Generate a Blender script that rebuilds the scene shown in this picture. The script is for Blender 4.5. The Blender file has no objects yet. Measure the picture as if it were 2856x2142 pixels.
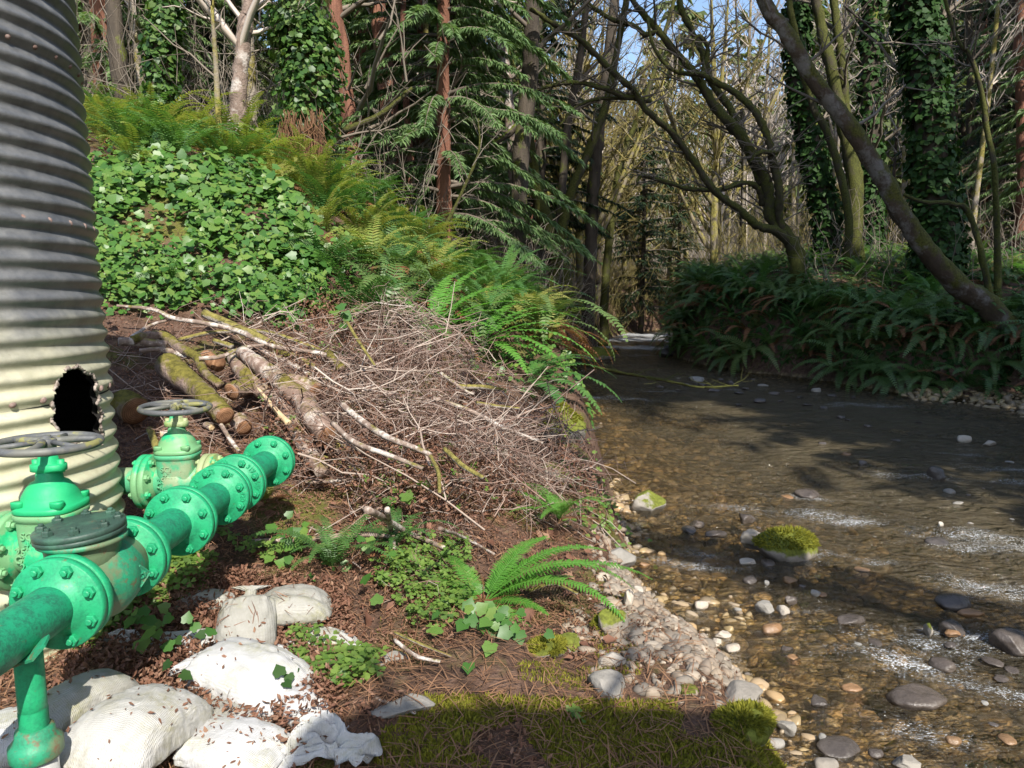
import bpy, math, random
import numpy as np
from mathutils import Vector, Matrix

random.seed(7)
rng = np.random.default_rng(7)
scene = bpy.context.scene
COL = scene.collection
PI = math.pi
CAMZ = 1.7
PITCH = math.radians(7)
FPX = 1980.0

# ------------------------------------------------------------------ camera, sky, sun
cam = bpy.data.cameras.new('camera')
cam.sensor_width = 36
cam.lens = 36 * FPX / 2856
cam.clip_start = 0.05
cam.clip_end = 2000
camo = bpy.data.objects.new('camera', cam)
COL.objects.link(camo)
camo.location = (0, 0, CAMZ)
camo.rotation_euler = (PI / 2 - PITCH, 0, 0)
scene.camera = camo

SUN_EL = math.radians(43)
SUN_AZ = math.radians(180 - 19)          # clockwise from +Y: behind the camera, to its right
S = np.array([math.sin(SUN_AZ) * math.cos(SUN_EL), math.cos(SUN_AZ) * math.cos(SUN_EL), math.sin(SUN_EL)])
world = bpy.data.worlds.new('World')
scene.world = world
world.use_nodes = True
wn = world.node_tree
sky = wn.nodes.new('ShaderNodeTexSky')
sky.sky_type = 'NISHITA'
sky.sun_disc = False
sky.sun_elevation = SUN_EL
sky.sun_rotation = SUN_AZ
bg = wn.nodes['Background']
bg.inputs['Strength'].default_value = 0.15
wn.links.new(sky.outputs[0], bg.inputs['Color'])
sun = bpy.data.lights.new('sun', 'SUN')
sun.energy = 4.6
sun.angle = math.radians(0.5)
sun.color = (1, 0.95, 0.86)
suno = bpy.data.objects.new('sun', sun)
COL.objects.link(suno)
suno.rotation_euler = Vector(S).to_track_quat('Z', 'Y').to_euler()
suno.location = (8, -20, 30)
scene.view_settings.view_transform = 'Standard'
scene.view_settings.look = 'None'
scene.view_settings.exposure = 0.78
scene.view_settings.gamma = 1
scene.cycles.max_bounces = 7
scene.cycles.transparent_max_bounces = 8
scene.cycles.diffuse_bounces = 3
scene.cycles.caustics_reflective = False
scene.cycles.use_denoising = True

# ------------------------------------------------------------------ node helpers
def mk(name):
    m = bpy.data.materials.new(name)
    m.use_nodes = True
    m.node_tree.nodes.clear()
    return m, m.node_tree

def nd(nt, t, ins=None, **props):
    n = nt.nodes.new(t)
    for k, v in props.items():
        setattr(n, k, v)
    for k, v in (ins or {}).items():
        if isinstance(v, bpy.types.NodeSocket):
            nt.links.new(v, n.inputs[k])
        else:
            n.inputs[k].default_value = v
    return n

def c4(c):
    return (c[0], c[1], c[2], 1)

def mixc(nt, f, a, b, blend='MIX'):
    n = nt.nodes.new('ShaderNodeMix')
    n.data_type = 'RGBA'
    n.blend_type = blend
    for i, v in ((0, f), (6, a), (7, b)):
        if isinstance(v, bpy.types.NodeSocket):
            nt.links.new(v, n.inputs[i])
        else:
            n.inputs[i].default_value = c4(v) if i else v
    return n.outputs[2]

def ramp(nt, f, stops):
    n = nt.nodes.new('ShaderNodeValToRGB')
    e = n.color_ramp.elements
    while len(e) < len(stops):
        e.new(0.5)
    for i, (p, c) in enumerate(stops):
        e[i].position = p
        e[i].color = c4(c) if hasattr(c, '__len__') else (c, c, c, 1)
    nt.links.new(f, n.inputs[0])
    return n.outputs[0]

def math_(nt, op, a, b=0.0, clamp=False):
    n = nt.nodes.new('ShaderNodeMath')
    n.operation = op
    n.use_clamp = clamp
    for i, v in ((0, a), (1, b)):
        if isinstance(v, bpy.types.NodeSocket):
            nt.links.new(v, n.inputs[i])
        else:
            n.inputs[i].default_value = v
    return n.outputs[0]

def coords(nt, kind='Object', scale=(1, 1, 1), rot=(0, 0, 0)):
    if kind == 'World':
        o = nd(nt, 'ShaderNodeNewGeometry').outputs['Position']
    else:
        o = nd(nt, 'ShaderNodeTexCoord').outputs[kind]
    return nd(nt, 'ShaderNodeMapping', {'Vector': o, 'Scale': scale, 'Rotation': rot}).outputs[0]

def noise_(nt, vec, scale, detail=4.0, rough=0.55, dist=0.0):
    return nd(nt, 'ShaderNodeTexNoise', {'Vector': vec, 'Scale': scale, 'Detail': detail, 'Roughness': rough, 'Distortion': dist}).outputs['Fac']

def finish(nt, shader):
    o = nt.nodes.new('ShaderNodeOutputMaterial')
    nt.links.new(shader, o.inputs['Surface'])

def pbr(nt, col, rough=0.7, normal=None, metal=0.0, spec=0.5):
    ins = {'Base Color': col if isinstance(col, bpy.types.NodeSocket) else c4(col), 'Roughness': rough, 'Metallic': metal, 'Specular IOR Level': spec}
    if normal is not None:
        ins['Normal'] = normal
    return nd(nt, 'ShaderNodeBsdfPrincipled', ins).outputs[0]

def bump(nt, h, strength=0.5, dist=0.02, normal=None):
    ins = {'Height': h, 'Strength': strength, 'Distance': dist}
    if normal is not None:
        ins['Normal'] = normal
    return nd(nt, 'ShaderNodeBump', ins).outputs[0]

MAT = {}
def leaf_mat(name, cols, rough=0.45, transl=0.3, spec=0.5, per_object=0.0):
    m, nt = mk(name)
    g = nd(nt, 'ShaderNodeNewGeometry')
    f = g.outputs['Random Per Island']
    if per_object:
        oi = nd(nt, 'ShaderNodeObjectInfo').outputs['Random']
        f = math_(nt, 'ADD', math_(nt, 'MULTIPLY', f, 1 - per_object), math_(nt, 'MULTIPLY', oi, per_object))
    n = len(cols)
    col = ramp(nt, f, [(i / max(1, n - 1), c) for i, c in enumerate(cols)])
    p = pbr(nt, col, rough, spec=spec)
    t = nd(nt, 'ShaderNodeBsdfTranslucent', {'Color': mixc(nt, 0.5, col, (0.3, 0.5, 0.05), 'SCREEN')}).outputs[0] if False else nd(nt, 'ShaderNodeBsdfTranslucent', {'Color': mixc(nt, 1.0, col, (1.6, 1.7, 0.8), 'MULTIPLY')}).outputs[0]
    finish(nt, nd(nt, 'ShaderNodeMixShader', {0: transl, 1: p, 2: t}).outputs[0])
    MAT[name] = m

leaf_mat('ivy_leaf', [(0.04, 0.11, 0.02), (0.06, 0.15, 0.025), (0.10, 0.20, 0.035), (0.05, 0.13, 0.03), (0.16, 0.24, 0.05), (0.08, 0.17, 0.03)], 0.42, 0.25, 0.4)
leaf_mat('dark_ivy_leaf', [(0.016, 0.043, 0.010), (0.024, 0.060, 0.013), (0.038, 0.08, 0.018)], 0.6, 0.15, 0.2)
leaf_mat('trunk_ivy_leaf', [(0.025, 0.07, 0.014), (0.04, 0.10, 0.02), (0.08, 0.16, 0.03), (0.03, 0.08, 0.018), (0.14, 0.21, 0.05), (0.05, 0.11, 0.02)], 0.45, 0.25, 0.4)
leaf_mat('clover_leaf', [(0.09, 0.17, 0.03), (0.13, 0.22, 0.04), (0.17, 0.25, 0.05), (0.08, 0.15, 0.04)], 0.5, 0.35, 0.4)
leaf_mat('fern_green', [(0.05, 0.13, 0.03), (0.07, 0.17, 0.04), (0.11, 0.20, 0.045)], 0.42, 0.3, 0.5, 0.6)
leaf_mat('fern_bright', [(0.09, 0.25, 0.035), (0.11, 0.28, 0.04), (0.14, 0.30, 0.05)], 0.4, 0.35, 0.5, 0.4)
leaf_mat('fern_dark', [(0.06, 0.12, 0.032), (0.085, 0.155, 0.04), (0.13, 0.18, 0.05)], 0.45, 0.25, 0.5, 0.7)
leaf_mat('fern_gold', [(0.15, 0.22, 0.045), (0.22, 0.27, 0.055), (0.27, 0.25, 0.07), (0.14, 0.23, 0.045)], 0.5, 0.35, 0.4, 0.5)
leaf_mat('fern_dead', [(0.16, 0.07, 0.03), (0.24, 0.11, 0.05)], 0.7, 0.2, 0.3)
leaf_mat('needle_green', [(0.09, 0.16, 0.06), (0.14, 0.22, 0.085), (0.20, 0.28, 0.11)], 0.5, 0.25, 0.4, 0.3)
leaf_mat('needle_dark', [(0.018, 0.04, 0.018), (0.03, 0.055, 0.022), (0.045, 0.07, 0.03)], 0.55, 0.2, 0.3, 0.4)
leaf_mat('needle_pale', [(0.10, 0.13, 0.05), (0.15, 0.18, 0.07), (0.08, 0.11, 0.05)], 0.55, 0.3, 0.3, 0.3)
leaf_mat('dead_leaf', [(0.16, 0.075, 0.045), (0.22, 0.11, 0.07), (0.12, 0.055, 0.035), (0.29, 0.17, 0.11), (0.10, 0.045, 0.03)], 0.7, 0.15, 0.3)
leaf_mat('twig_bark', [(0.09, 0.055, 0.04), (0.21, 0.13, 0.10), (0.30, 0.21, 0.165), (0.13, 0.07, 0.052), (0.46, 0.38, 0.32), (0.16, 0.095, 0.075)], 0.75, 0.0, 0.3)
leaf_mat('bare_stick', [(0.30, 0.22, 0.175), (0.44, 0.36, 0.30), (0.20, 0.135, 0.105), (0.56, 0.49, 0.42)], 0.75, 0.0, 0.3)
leaf_mat('bare_twig', [(0.10, 0.08, 0.065), (0.17, 0.14, 0.11), (0.24, 0.21, 0.17)], 0.8, 0.0, 0.2, 0.4)
leaf_mat('pale_twig', [(0.40, 0.34, 0.29), (0.52, 0.45, 0.385), (0.32, 0.27, 0.225)], 0.8, 0.0, 0.2, 0.4)
leaf_mat('moss_blade', [(0.12, 0.125, 0.018), (0.20, 0.195, 0.025), (0.28, 0.265, 0.035), (0.10, 0.11, 0.018)], 0.8, 0.3, 0.15)
leaf_mat('moss_beard', [(0.24, 0.20, 0.08), (0.34, 0.28, 0.12), (0.18, 0.165, 0.06)], 0.85, 0.3, 0.15)
leaf_mat('brown_stalk', [(0.20, 0.10, 0.055), (0.28, 0.16, 0.09), (0.14, 0.07, 0.04)], 0.8, 0.1, 0.2)
leaf_mat('pebble', [(0.19, 0.16, 0.125), (0.27, 0.23, 0.185), (0.14, 0.12, 0.10), (0.33, 0.26, 0.19), (0.22, 0.175, 0.135), (0.38, 0.32, 0.25)], 0.75, 0.0, 0.3)
leaf_mat('wet_pebble', [(0.24, 0.175, 0.095), (0.34, 0.25, 0.125), (0.20, 0.155, 0.105), (0.42, 0.28, 0.14), (0.28, 0.23, 0.165)], 0.4, 0.0, 0.4)

def bark_mat(name, c1, c2, moss=(0.10, 0.12, 0.015), amount=0.4, scale=6.0, stretch=0.25, top=0.35, bumpd=0.03, pale=None):
    m, nt = mk(name)
    v = coords(nt, 'World', (1, 1, stretch))
    n1 = noise_(nt, v, scale, 6, 0.65)
    col = ramp(nt, n1, [(0.3, c1), (0.7, c2)])
    if pale:
        n3 = noise_(nt, coords(nt, 'World', (1, 1, 1.0)), scale * 0.5, 5, 0.7)
        col = mixc(nt, ramp(nt, n3, [(0.5, 0.0), (0.6, 1.0)]), col, pale)
    n2 = noise_(nt, coords(nt, 'World'), scale * 0.45, 5, 0.7)
    nz = nd(nt, 'ShaderNodeSeparateXYZ', {0: nd(nt, 'ShaderNodeNewGeometry').outputs['Normal']}).outputs[2]
    f = math_(nt, 'ADD', n2, math_(nt, 'MULTIPLY', nz, top))
    mask = ramp(nt, f, [(max(0.0, 0.78 - amount), 0.0), (min(1.0, 0.9 - amount), 1.0)])
    mv = ramp(nt, noise_(nt, coords(nt, 'World'), 30, 3), [(0.3, tuple(x * 0.6 for x in moss)), (0.7, tuple(min(1, x * 1.6) for x in moss))])
    col = mixc(nt, mask, col, mv)
    h = math_(nt, 'ADD', n1, math_(nt, 'MULTIPLY', noise_(nt, coords(nt, 'World'), 40, 4), 0.5))
    finish(nt, pbr(nt, col, 0.85, bump(nt, h, 0.9, bumpd), spec=0.25))
    MAT[name] = m

bark_mat('bark_dark', (0.035, 0.028, 0.022), (0.10, 0.08, 0.06), amount=0.22)
bark_mat('bark_mossy', (0.03, 0.026, 0.017), (0.08, 0.068, 0.042), (0.055, 0.058, 0.012), amount=0.42, top=0.3)
bark_mat('bark_yellow_moss', (0.13, 0.105, 0.075), (0.27, 0.23, 0.17), (0.20, 0.175, 0.045), amount=0.34, top=0.1)
bark_mat('bark_alder', (0.13, 0.09, 0.07), (0.30, 0.23, 0.19), (0.11, 0.10, 0.02), amount=0.22, scale=9, stretch=0.8, top=0.15, pale=(0.45, 0.40, 0.36))
bark_mat('bark_lean', (0.05, 0.034, 0.024), (0.10, 0.07, 0.05), (0.07, 0.068, 0.014), amount=0.33, scale=5, stretch=0.8, top=0.25, pale=(0.17, 0.15, 0.135))
bark_mat('bark_redwood', (0.10, 0.045, 0.03), (0.28, 0.13, 0.085), amount=0.12, scale=9, stretch=0.08, top=0.1)
bark_mat('bark_pale', (0.20, 0.165, 0.135), (0.40, 0.35, 0.30), (0.17, 0.145, 0.04), amount=0.33, scale=5)
bark_mat('log_bark', (0.14, 0.09, 0.068), (0.33, 0.235, 0.185), (0.12, 0.10, 0.02), amount=0.20, scale=14, stretch=1, top=0.12, bumpd=0.012, pale=(0.44, 0.38, 0.33))
bark_mat('log_mossy', (0.12, 0.08, 0.06), (0.30, 0.22, 0.18), (0.115, 0.10, 0.02), amount=0.33, scale=10, stretch=1, top=0.12, bumpd=0.02)
bark_mat('stick_bark', (0.14, 0.10, 0.08), (0.33, 0.25, 0.20), (0.14, 0.12, 0.03), amount=0.18, scale=20, stretch=1, top=0.1, bumpd=0.006, pale=(0.50, 0.45, 0.40))

def wood_end():
    m, nt = mk('cut_wood')
    v = coords(nt, 'Object')
    w = nd(nt, 'ShaderNodeTexWave', {'Vector': v, 'Scale': 28.0, 'Distortion': 3.0, 'Detail': 3.0, 'Detail Scale': 1.5}, wave_type='RINGS', rings_direction='Z')
    n = noise_(nt, v, 18, 5)
    col = mixc(nt, ramp(nt, n, [(0.35, 0.0), (0.7, 0.8)]), ramp(nt, w.outputs['Fac'], [(0.2, (0.22, 0.11, 0.055)), (0.8, (0.36, 0.20, 0.11))]), (0.12, 0.06, 0.035))
    finish(nt, pbr(nt, col, 0.8, bump(nt, n, 0.4, 0.01), spec=0.2))
    MAT['cut_wood'] = m
    m, nt = mk('split_wood')
    v = coords(nt, 'Object', (1, 1, 1))
    n = noise_(nt, v, 25, 4)
    finish(nt, pbr(nt, ramp(nt, n, [(0.3, (0.42, 0.29, 0.15)), (0.7, (0.62, 0.48, 0.29))]), 0.75, bump(nt, n, 0.4, 0.01)))
    MAT['split_wood'] = m
wood_end()

def rock_mat(name, c1, c2, moss=0.0, wet=False, mosscol=(0.12, 0.135, 0.02)):
    m, nt = mk(name)
    v = coords(nt, 'Object')
    oi = nd(nt, 'ShaderNodeObjectInfo').outputs['Random']
    n = noise_(nt, nd(nt, 'ShaderNodeVectorMath', {0: v, 1: nd(nt, 'ShaderNodeCombineXYZ', {0: math_(nt, 'MULTIPLY', oi, 50)}).outputs[0]}, operation='ADD').outputs[0], 6 if not wet else 5, 8, 0.7)
    col = ramp(nt, n, [(0.3, c1), (0.7, c2)])
    col = mixc(nt, 0.55, col, ramp(nt, oi, [(0, (0.9, 0.8, 0.7)), (0.3, (0.75, 0.78, 0.8)), (0.6, (1.1, 1.0, 0.88)), (1, (0.8, 0.74, 0.7))]), 'MULTIPLY')
    if moss:
        nz = nd(nt, 'ShaderNodeSeparateXYZ', {0: nd(nt, 'ShaderNodeNewGeometry').outputs['Normal']}).outputs[2]
        f = math_(nt, 'ADD', noise_(nt, coords(nt, 'World'), 7, 5, 0.65), math_(nt, 'MULTIPLY', nz, 0.35))
        mask = ramp(nt, f, [(0.85 - moss, 0.0), (0.95 - moss, 1.0)])
        mv = ramp(nt, noise_(nt, coords(nt, 'World'), 60, 4), [(0.3, tuple(x * 0.55 for x in mosscol)), (0.7, tuple(x * 1.4 for x in mosscol))])
        col = mixc(nt, mask, col, mv)
    h = math_(nt, 'ADD', n, math_(nt, 'MULTIPLY', noise_(nt, v, 35, 5, 0.7), 0.5))
    finish(nt, pbr(nt, col, 0.25 if wet else 0.8, bump(nt, h, 0.6, 0.02), spec=0.5 if wet else 0.25))
    MAT[name] = m
rock_mat('rock_grey', (0.20, 0.19, 0.17), (0.36, 0.34, 0.31))
rock_mat('rock_pale', (0.36, 0.32, 0.27), (0.52, 0.48, 0.42))
rock_mat('rock_wet', (0.05, 0.042, 0.038), (0.13, 0.11, 0.095), wet=True)
rock_mat('rock_orange', (0.19, 0.115, 0.06), (0.30, 0.18, 0.095), wet=True)
rock_mat('rock_mossy', (0.16, 0.14, 0.12), (0.30, 0.28, 0.25), moss=0.42)
rock_mat('rock_half_moss', (0.22, 0.20, 0.17), (0.36, 0.33, 0.29), moss=0.27)

# ------------------------------------------------------------------ mesh helpers
def mesh_np(name, V, Q=None, T=None, mats=(), qm=None, tm=None, smooth=True):
    V = np.asarray(V, np.float32).reshape(-1, 3)
    Q = np.zeros((0, 4), np.int32) if Q is None or len(Q) == 0 else np.asarray(Q, np.int32)
    T = np.zeros((0, 3), np.int32) if T is None or len(T) == 0 else np.asarray(T, np.int32)
    me = bpy.data.meshes.new(name)
    nq, ntr = len(Q), len(T)
    me.vertices.add(len(V))
    me.vertices.foreach_set('co', V.ravel())
    me.loops.add(nq * 4 + ntr * 3)
    me.loops.foreach_set('vertex_index', np.concatenate([Q.ravel(), T.ravel()]).astype(np.int32))
    me.polygons.add(nq + ntr)
    ls = np.concatenate([np.arange(nq) * 4, nq * 4 + np.arange(ntr) * 3]).astype(np.int32)
    me.polygons.foreach_set('loop_start', ls)
    if qm is not None or tm is not None:
        mi = np.concatenate([np.zeros(nq, np.int32) if qm is None else np.asarray(qm, np.int32), np.zeros(ntr, np.int32) if tm is None else np.asarray(tm, np.int32)])
        me.polygons.foreach_set('material_index', mi)
    me.polygons.foreach_set('use_smooth', np.full(nq + ntr, smooth, bool))
    for m in mats:
        me.materials.append(MAT[m] if isinstance(m, str) else m)
    me.update(calc_edges=True)
    me.validate()
    return me

class MB:
    def __init__(self):
        self.v, self.q, self.t, self.qm, self.tm, self.n = [], [], [], [], [], 0
    def add(self, V, Q=None, T=None, mi=0):
        V = np.asarray(V, float).reshape(-1, 3)
        if Q is not None and len(Q):
            Q = np.asarray(Q, int) + self.n
            self.q.append(Q); self.qm.append(np.full(len(Q), mi))
        if T is not None and len(T):
            T = np.asarray(T, int) + self.n
            self.t.append(T); self.tm.append(np.full(len(T), mi))
        self.v.append(V)
        self.n += len(V)
        return self
    def mesh(self, name, mats, smooth=True):
        cat = lambda l, w: np.concatenate(l) if l else np.zeros((0, w), int)
        return mesh_np(name, np.concatenate(self.v), cat(self.q, 4), cat(self.t, 3), mats,
                       np.concatenate(self.qm) if self.qm else None, np.concatenate(self.tm) if self.tm else None, smooth)

def link(name, me, parent=None, loc=None, rot=None, scale=None):
    o = bpy.data.objects.new(name, me)
    COL.objects.link(o)
    if parent is not None:
        o.parent = parent
    if loc is not None:
        o.location = loc
    if rot is not None:
        o.rotation_euler = rot
    if scale is not None:
        o.scale = scale if hasattr(scale, '__len__') else (scale,) * 3
    return o

def tag(o, label=None, cat=None, group=None, kind=None):
    if label: o['label'] = label
    if cat: o['category'] = cat
    if group: o['group'] = group
    if kind: o['kind'] = kind
    return o

def norm(a):
    a = np.asarray(a, float)
    return a / (np.linalg.norm(a, axis=-1, keepdims=True) + 1e-12)

def smooth_path(P, n):
    P = np.asarray(P, float)
    k = len(P)
    if k == 2:
        t = np.linspace(0, 1, n)[:, None]
        return P[0] * (1 - t) + P[1] * t
    E = np.vstack([2 * P[0] - P[1], P, 2 * P[-1] - P[-2]])
    ts = np.linspace(0, k - 1, n)
    i = np.minimum(ts.astype(int), k - 2)
    f = (ts - i)[:, None]
    p0, p1, p2, p3 = E[i], E[i + 1], E[i + 2], E[i + 3]
    return 0.5 * (2 * p1 + (p2 - p0) * f + (2 * p0 - 5 * p1 + 4 * p2 - p3) * f ** 2 + (3 * p1 - p0 - 3 * p2 + p3) * f ** 3)

def tube(P, R, sides=8, cap=True, rough=0.0, seed=0):
    P = np.asarray(P, float)
    n = len(P)
    R = np.broadcast_to(np.asarray(R, float), (n,)) if np.ndim(R) else np.full(n, float(R))
    T = norm(np.gradient(P, axis=0))
    a = np.array([1.0, 0, 0]) if abs(T[0][0]) < 0.8 else np.array([0, 1.0, 0])
    A = np.zeros((n, 3)); A[0] = norm(np.cross(T[0], a))
    for i in range(1, n):
        A[i] = norm(A[i - 1] - T[i] * np.dot(A[i - 1], T[i]))
    B = np.cross(T, A)
    ang = np.linspace(0, 2 * PI, sides, endpoint=False)
    rr = R[:, None] * np.ones(sides)
    if rough:
        r2 = np.random.default_rng(seed)
        nn = r2.normal(0, 1, (n, sides))
        nn = (nn + np.roll(nn, 1, 1) + np.roll(nn, -1, 1)) / 2
        rr = rr * (1 + rough * nn)
    V = P[:, None] + rr[..., None] * (A[:, None] * np.cos(ang)[None, :, None] + B[:, None] * np.sin(ang)[None, :, None])
    V = V.reshape(-1, 3)
    i, j = np.meshgrid(np.arange(n - 1), np.arange(sides), indexing='ij')
    j2 = (j + 1) % sides
    Q = np.stack([i * sides + j, i * sides + j2, (i + 1) * sides + j2, (i + 1) * sides + j], -1).reshape(-1, 4)
    Tt = None
    if cap:
        V = np.vstack([V, P[0], P[-1]])
        c0, c1 = n * sides, n * sides + 1
        jj = np.arange(sides)
        Tt = np.vstack([np.stack([np.full(sides, c0), (jj + 1) % sides, jj], -1),
                        np.stack([np.full(sides, c1), (n - 1) * sides + jj, (n - 1) * sides + (jj + 1) % sides], -1)])
    return V, Q, Tt

def lathe(profile, sides=32, axis='z', closed_ends=True):
    """profile: list of (r, h) along the axis"""
    P = np.array(profile, float)
    n = len(P)
    ang = np.linspace(0, 2 * PI, sides, endpoint=False)
    x = P[:, 0][:, None] * np.cos(ang); y = P[:, 0][:, None] * np.sin(ang); z = np.repeat(P[:, 1][:, None], sides, 1)
    V = np.stack([x, y, z], -1).reshape(-1, 3)
    i, j = np.meshgrid(np.arange(n - 1), np.arange(sides), indexing='ij')
    j2 = (j + 1) % sides
    Q = np.stack([i * sides + j, i * sides + j2, (i + 1) * sides + j2, (i + 1) * sides + j], -1).reshape(-1, 4)
    T = None
    if closed_ends:
        V = np.vstack([V, [0, 0, P[0, 1]], [0, 0, P[-1, 1]]])
        jj = np.arange(sides)
        T = np.vstack([np.stack([np.full(sides, n * sides), (jj + 1) % sides, jj], -1),
                       np.stack([np.full(sides, n * sides + 1), (n - 1) * sides + jj, (n - 1) * sides + (jj + 1) % sides], -1)])
    if axis == 'y':
        V = V[:, [1, 2, 0]]
    elif axis == 'x':
        V = V[:, [2, 0, 1]]
    return V, Q, T

def loft(sections):
    """sections: list of (n,3) rings"""
    n = len(sections[0]); k = len(sections)
    V = np.concatenate(sections)
    i, j = np.meshgrid(np.arange(k - 1), np.arange(n), indexing='ij')
    j2 = (j + 1) % n
    Q = np.stack([i * n + j, i * n + j2, (i + 1) * n + j2, (i + 1) * n + j], -1).reshape(-1, 4)
    V = np.vstack([V, sections[0].mean(0), sections[-1].mean(0)])
    jj = np.arange(n)
    T = np.vstack([np.stack([np.full(n, n * k), (jj + 1) % n, jj], -1),
                   np.stack([np.full(n, n * k + 1), (k - 1) * n + jj, (k - 1) * n + (jj + 1) % n], -1)])
    return V, Q, T

def ring(cx, cy, z, ax, ay, p=2.0, n=40):
    a = np.linspace(0, 2 * PI, n, endpoint=False)
    c, s = np.cos(a), np.sin(a)
    return np.stack([cx + ax * np.sign(c) * np.abs(c) ** (2 / p), cy + ay * np.sign(s) * np.abs(s) ** (2 / p), np.full(n, z)], -1)

def frames(N, spin):
    """rotation matrices whose z axis is N, spun about it"""
    N = norm(N)
    a = np.where(np.abs(N[:, 2:3]) < 0.9, np.array([[0, 0, 1.0]]), np.array([[1.0, 0, 0]]))
    X = norm(np.cross(a, N)); Y = np.cross(N, X)
    c, s = np.cos(spin)[:, None], np.sin(spin)[:, None]
    X2 = X * c + Y * s
    return np.stack([X2, np.cross(N, X2), N], -1)

def scatter(tv, tq, tt, R, T, Sc):
    tv = np.asarray(tv, float)
    N = len(T); k = len(tv)
    V = np.einsum('nij,kj->nki', R, tv) * np.asarray(Sc).reshape(N, 1, -1) + T[:, None]
    off = (np.arange(N) * k)[:, None, None]
    Q = (np.asarray(tq)[None] + off).reshape(-1, 4) if tq is not None and len(tq) else None
    Tt = (np.asarray(tt)[None] + off).reshape(-1, 3) if tt is not None and len(tt) else None
    return V.reshape(-1, 3), Q, Tt

_lat = rng.normal(0, 1, (64, 64, 64)).astype(np.float32)
def vnoise(P, scale=1.0, oct=3):
    P = np.asarray(P, float) * scale
    out = np.zeros(P.shape[:-1]); amp = 1.0
    for o in range(oct):
        q = P * 2 ** o + 17.3 * o
        i = np.floor(q).astype(int); f = q - i
        f = f * f * (3 - 2 * f)
        s = 0
        for a in (0, 1):
            for b in (0, 1):
                for c in (0, 1):
                    w = (f[..., 0] if a else 1 - f[..., 0]) * (f[..., 1] if b else 1 - f[..., 1]) * (f[..., 2] if c else 1 - f[..., 2])
                    s = s + w * _lat[(i[..., 0] + a) % 64, (i[..., 1] + b) % 64, (i[..., 2] + c) % 64]
        out += amp * s; amp *= 0.5
    return out

# ------------------------------------------------------------------ pixel rays of the photograph (for measured positions)
CP, SP = math.cos(PITCH), math.sin(PITCH)
def ray(px, py):
    u = (px - 1428) / FPX; v = (1071 - py) / FPX
    return np.array([u, CP + v * SP, v * CP - SP])
def P(px, py, Y):
    r = ray(px, py)
    return r * (Y / r[1]) + np.array([0, 0, CAMZ])

# ------------------------------------------------------------------ terrain
LB = [(0.9, -8), (0.9, -2), (0.92, 1), (0.97, 2.39), (1.01, 2.75), (1.02, 3.04), (0.97, 3.22), (0.89, 3.43), (0.81, 3.66), (0.76, 3.93), (0.75, 4.4), (0.81, 4.74), (0.78, 5.49), (0.86, 6.22),
      (0.82, 7.19), (0.75, 8.4), (0.9, 10.4), (0.98, 11.9), (1.02, 15.2), (1.4, 18.9), (2.2, 20.6), (2.9, 25), (4.3, 30.5), (6.6, 36), (12, 44)]
RB = [(5.2, -12), (5, -4), (5.4, 1), (7.0, 6), (8.5, 9.8), (8.7, 11.4), (7.7, 11.95), (6.85, 13.1), (6.35, 15.0), (5.35, 16.45), (4.75, 20.3), (6.0, 25), (9, 30), (14, 36), (19, 42)]
def dense(L, m=12):
    return smooth_path(np.array(L, float), len(L) * m)
LBd, RBd = dense(LB), dense(RB)
def side(Pts, xy):
    """signed distance: positive to the left of the polyline (walking +y)"""
    d2 = ((xy[:, None, :] - Pts[None, :-1]) ** 2).sum(-1)
    i = d2.argmin(1)
    a, b = Pts[i], Pts[i + 1]
    t = b - a
    r = xy - a
    cr = t[:, 0] * r[:, 1] - t[:, 1] * r[:, 0]
    return np.sign(cr) * np.sqrt(d2.min(1))

CTRL = np.array([
    (-.3, 2, .42), (-1, 1.8, .42), (-1.4, 2.4, .45), (-.8, 2.6, .46), (-.3, 3, .42), (.3, 2.2, .38), (.5, 2.7, .34), (.3, 3.3, .33), (.3, 4, .33), (-.5, 4, .58), (0, 4.6, .52),
    (-1.2, 3.2, .52), (-1.9, 2.6, .5), (-1.5, 4, .78), (-2.5, 4, .95), (-.6, 5, .88), (.2, 5.6, .62), (-1.5, 5, 1.15), (-2.5, 5.2, 1.32), (-.5, 6.5, 1.1), (.25, 7, 1.05), (.2, 8.2, 1.35), (-2, 6.1, 1.75), (-3, 6, 1.95),
    (-2.2, 7, 2.5), (-3.2, 7, 2.85), (-4.5, 6.5, 2.7), (-1, 7.5, 1.65), (0, 9, 1.5), (.2, 12, 1.35), (-1, 9, 1.9), (-1, 12, 2.1), (-3, 9, 3.3), (-5, 9.5, 3.75), (-3, 12, 3.8), (-6, 12, 4.4), (-10, 14, 5.6),
    (0, 15, 1.45), (0, 20, 1.6), (-4, 20, 4.2), (-10, 25, 6.5), (1, 26, 1.6), (3, 33, 1.8), (-3, 33, 3.5), (0, 0, .42), (-2, 0, .5), (-4, 2, .7), (0, -4, .5), (-5, -4, .9), (-8, 6, 3.4), (-6, 0, 1.2),
    (7.2, 18.5, 2.5), (8, 17, 2.05), (10, 15, 1.9), (12, 20, 2.8), (8, 24, 2.8), (15, 14, 2.3), (20, 25, 3.2), (12, 32, 2.2), (10.5, 8, 1.1), (8, 3, .9), (7, -3, .9), (14, 0, 1.6), (18, 5, 2.2), (9.5, 13.3, 1.35), (6.2, 19.5, 2.1)], float)
def _tps(r):
    return r
_Kp = np.concatenate([CTRL[:, :2]])
_K = np.linalg.norm(_Kp[:, None] - _Kp[None], axis=-1)
_A = np.block([[_K + np.eye(len(_Kp)) * -0.02, np.ones((len(_Kp), 1))], [np.ones((1, len(_Kp))), np.zeros((1, 1))]])
_w = np.linalg.solve(_A, np.append(CTRL[:, 2], 0))
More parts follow.
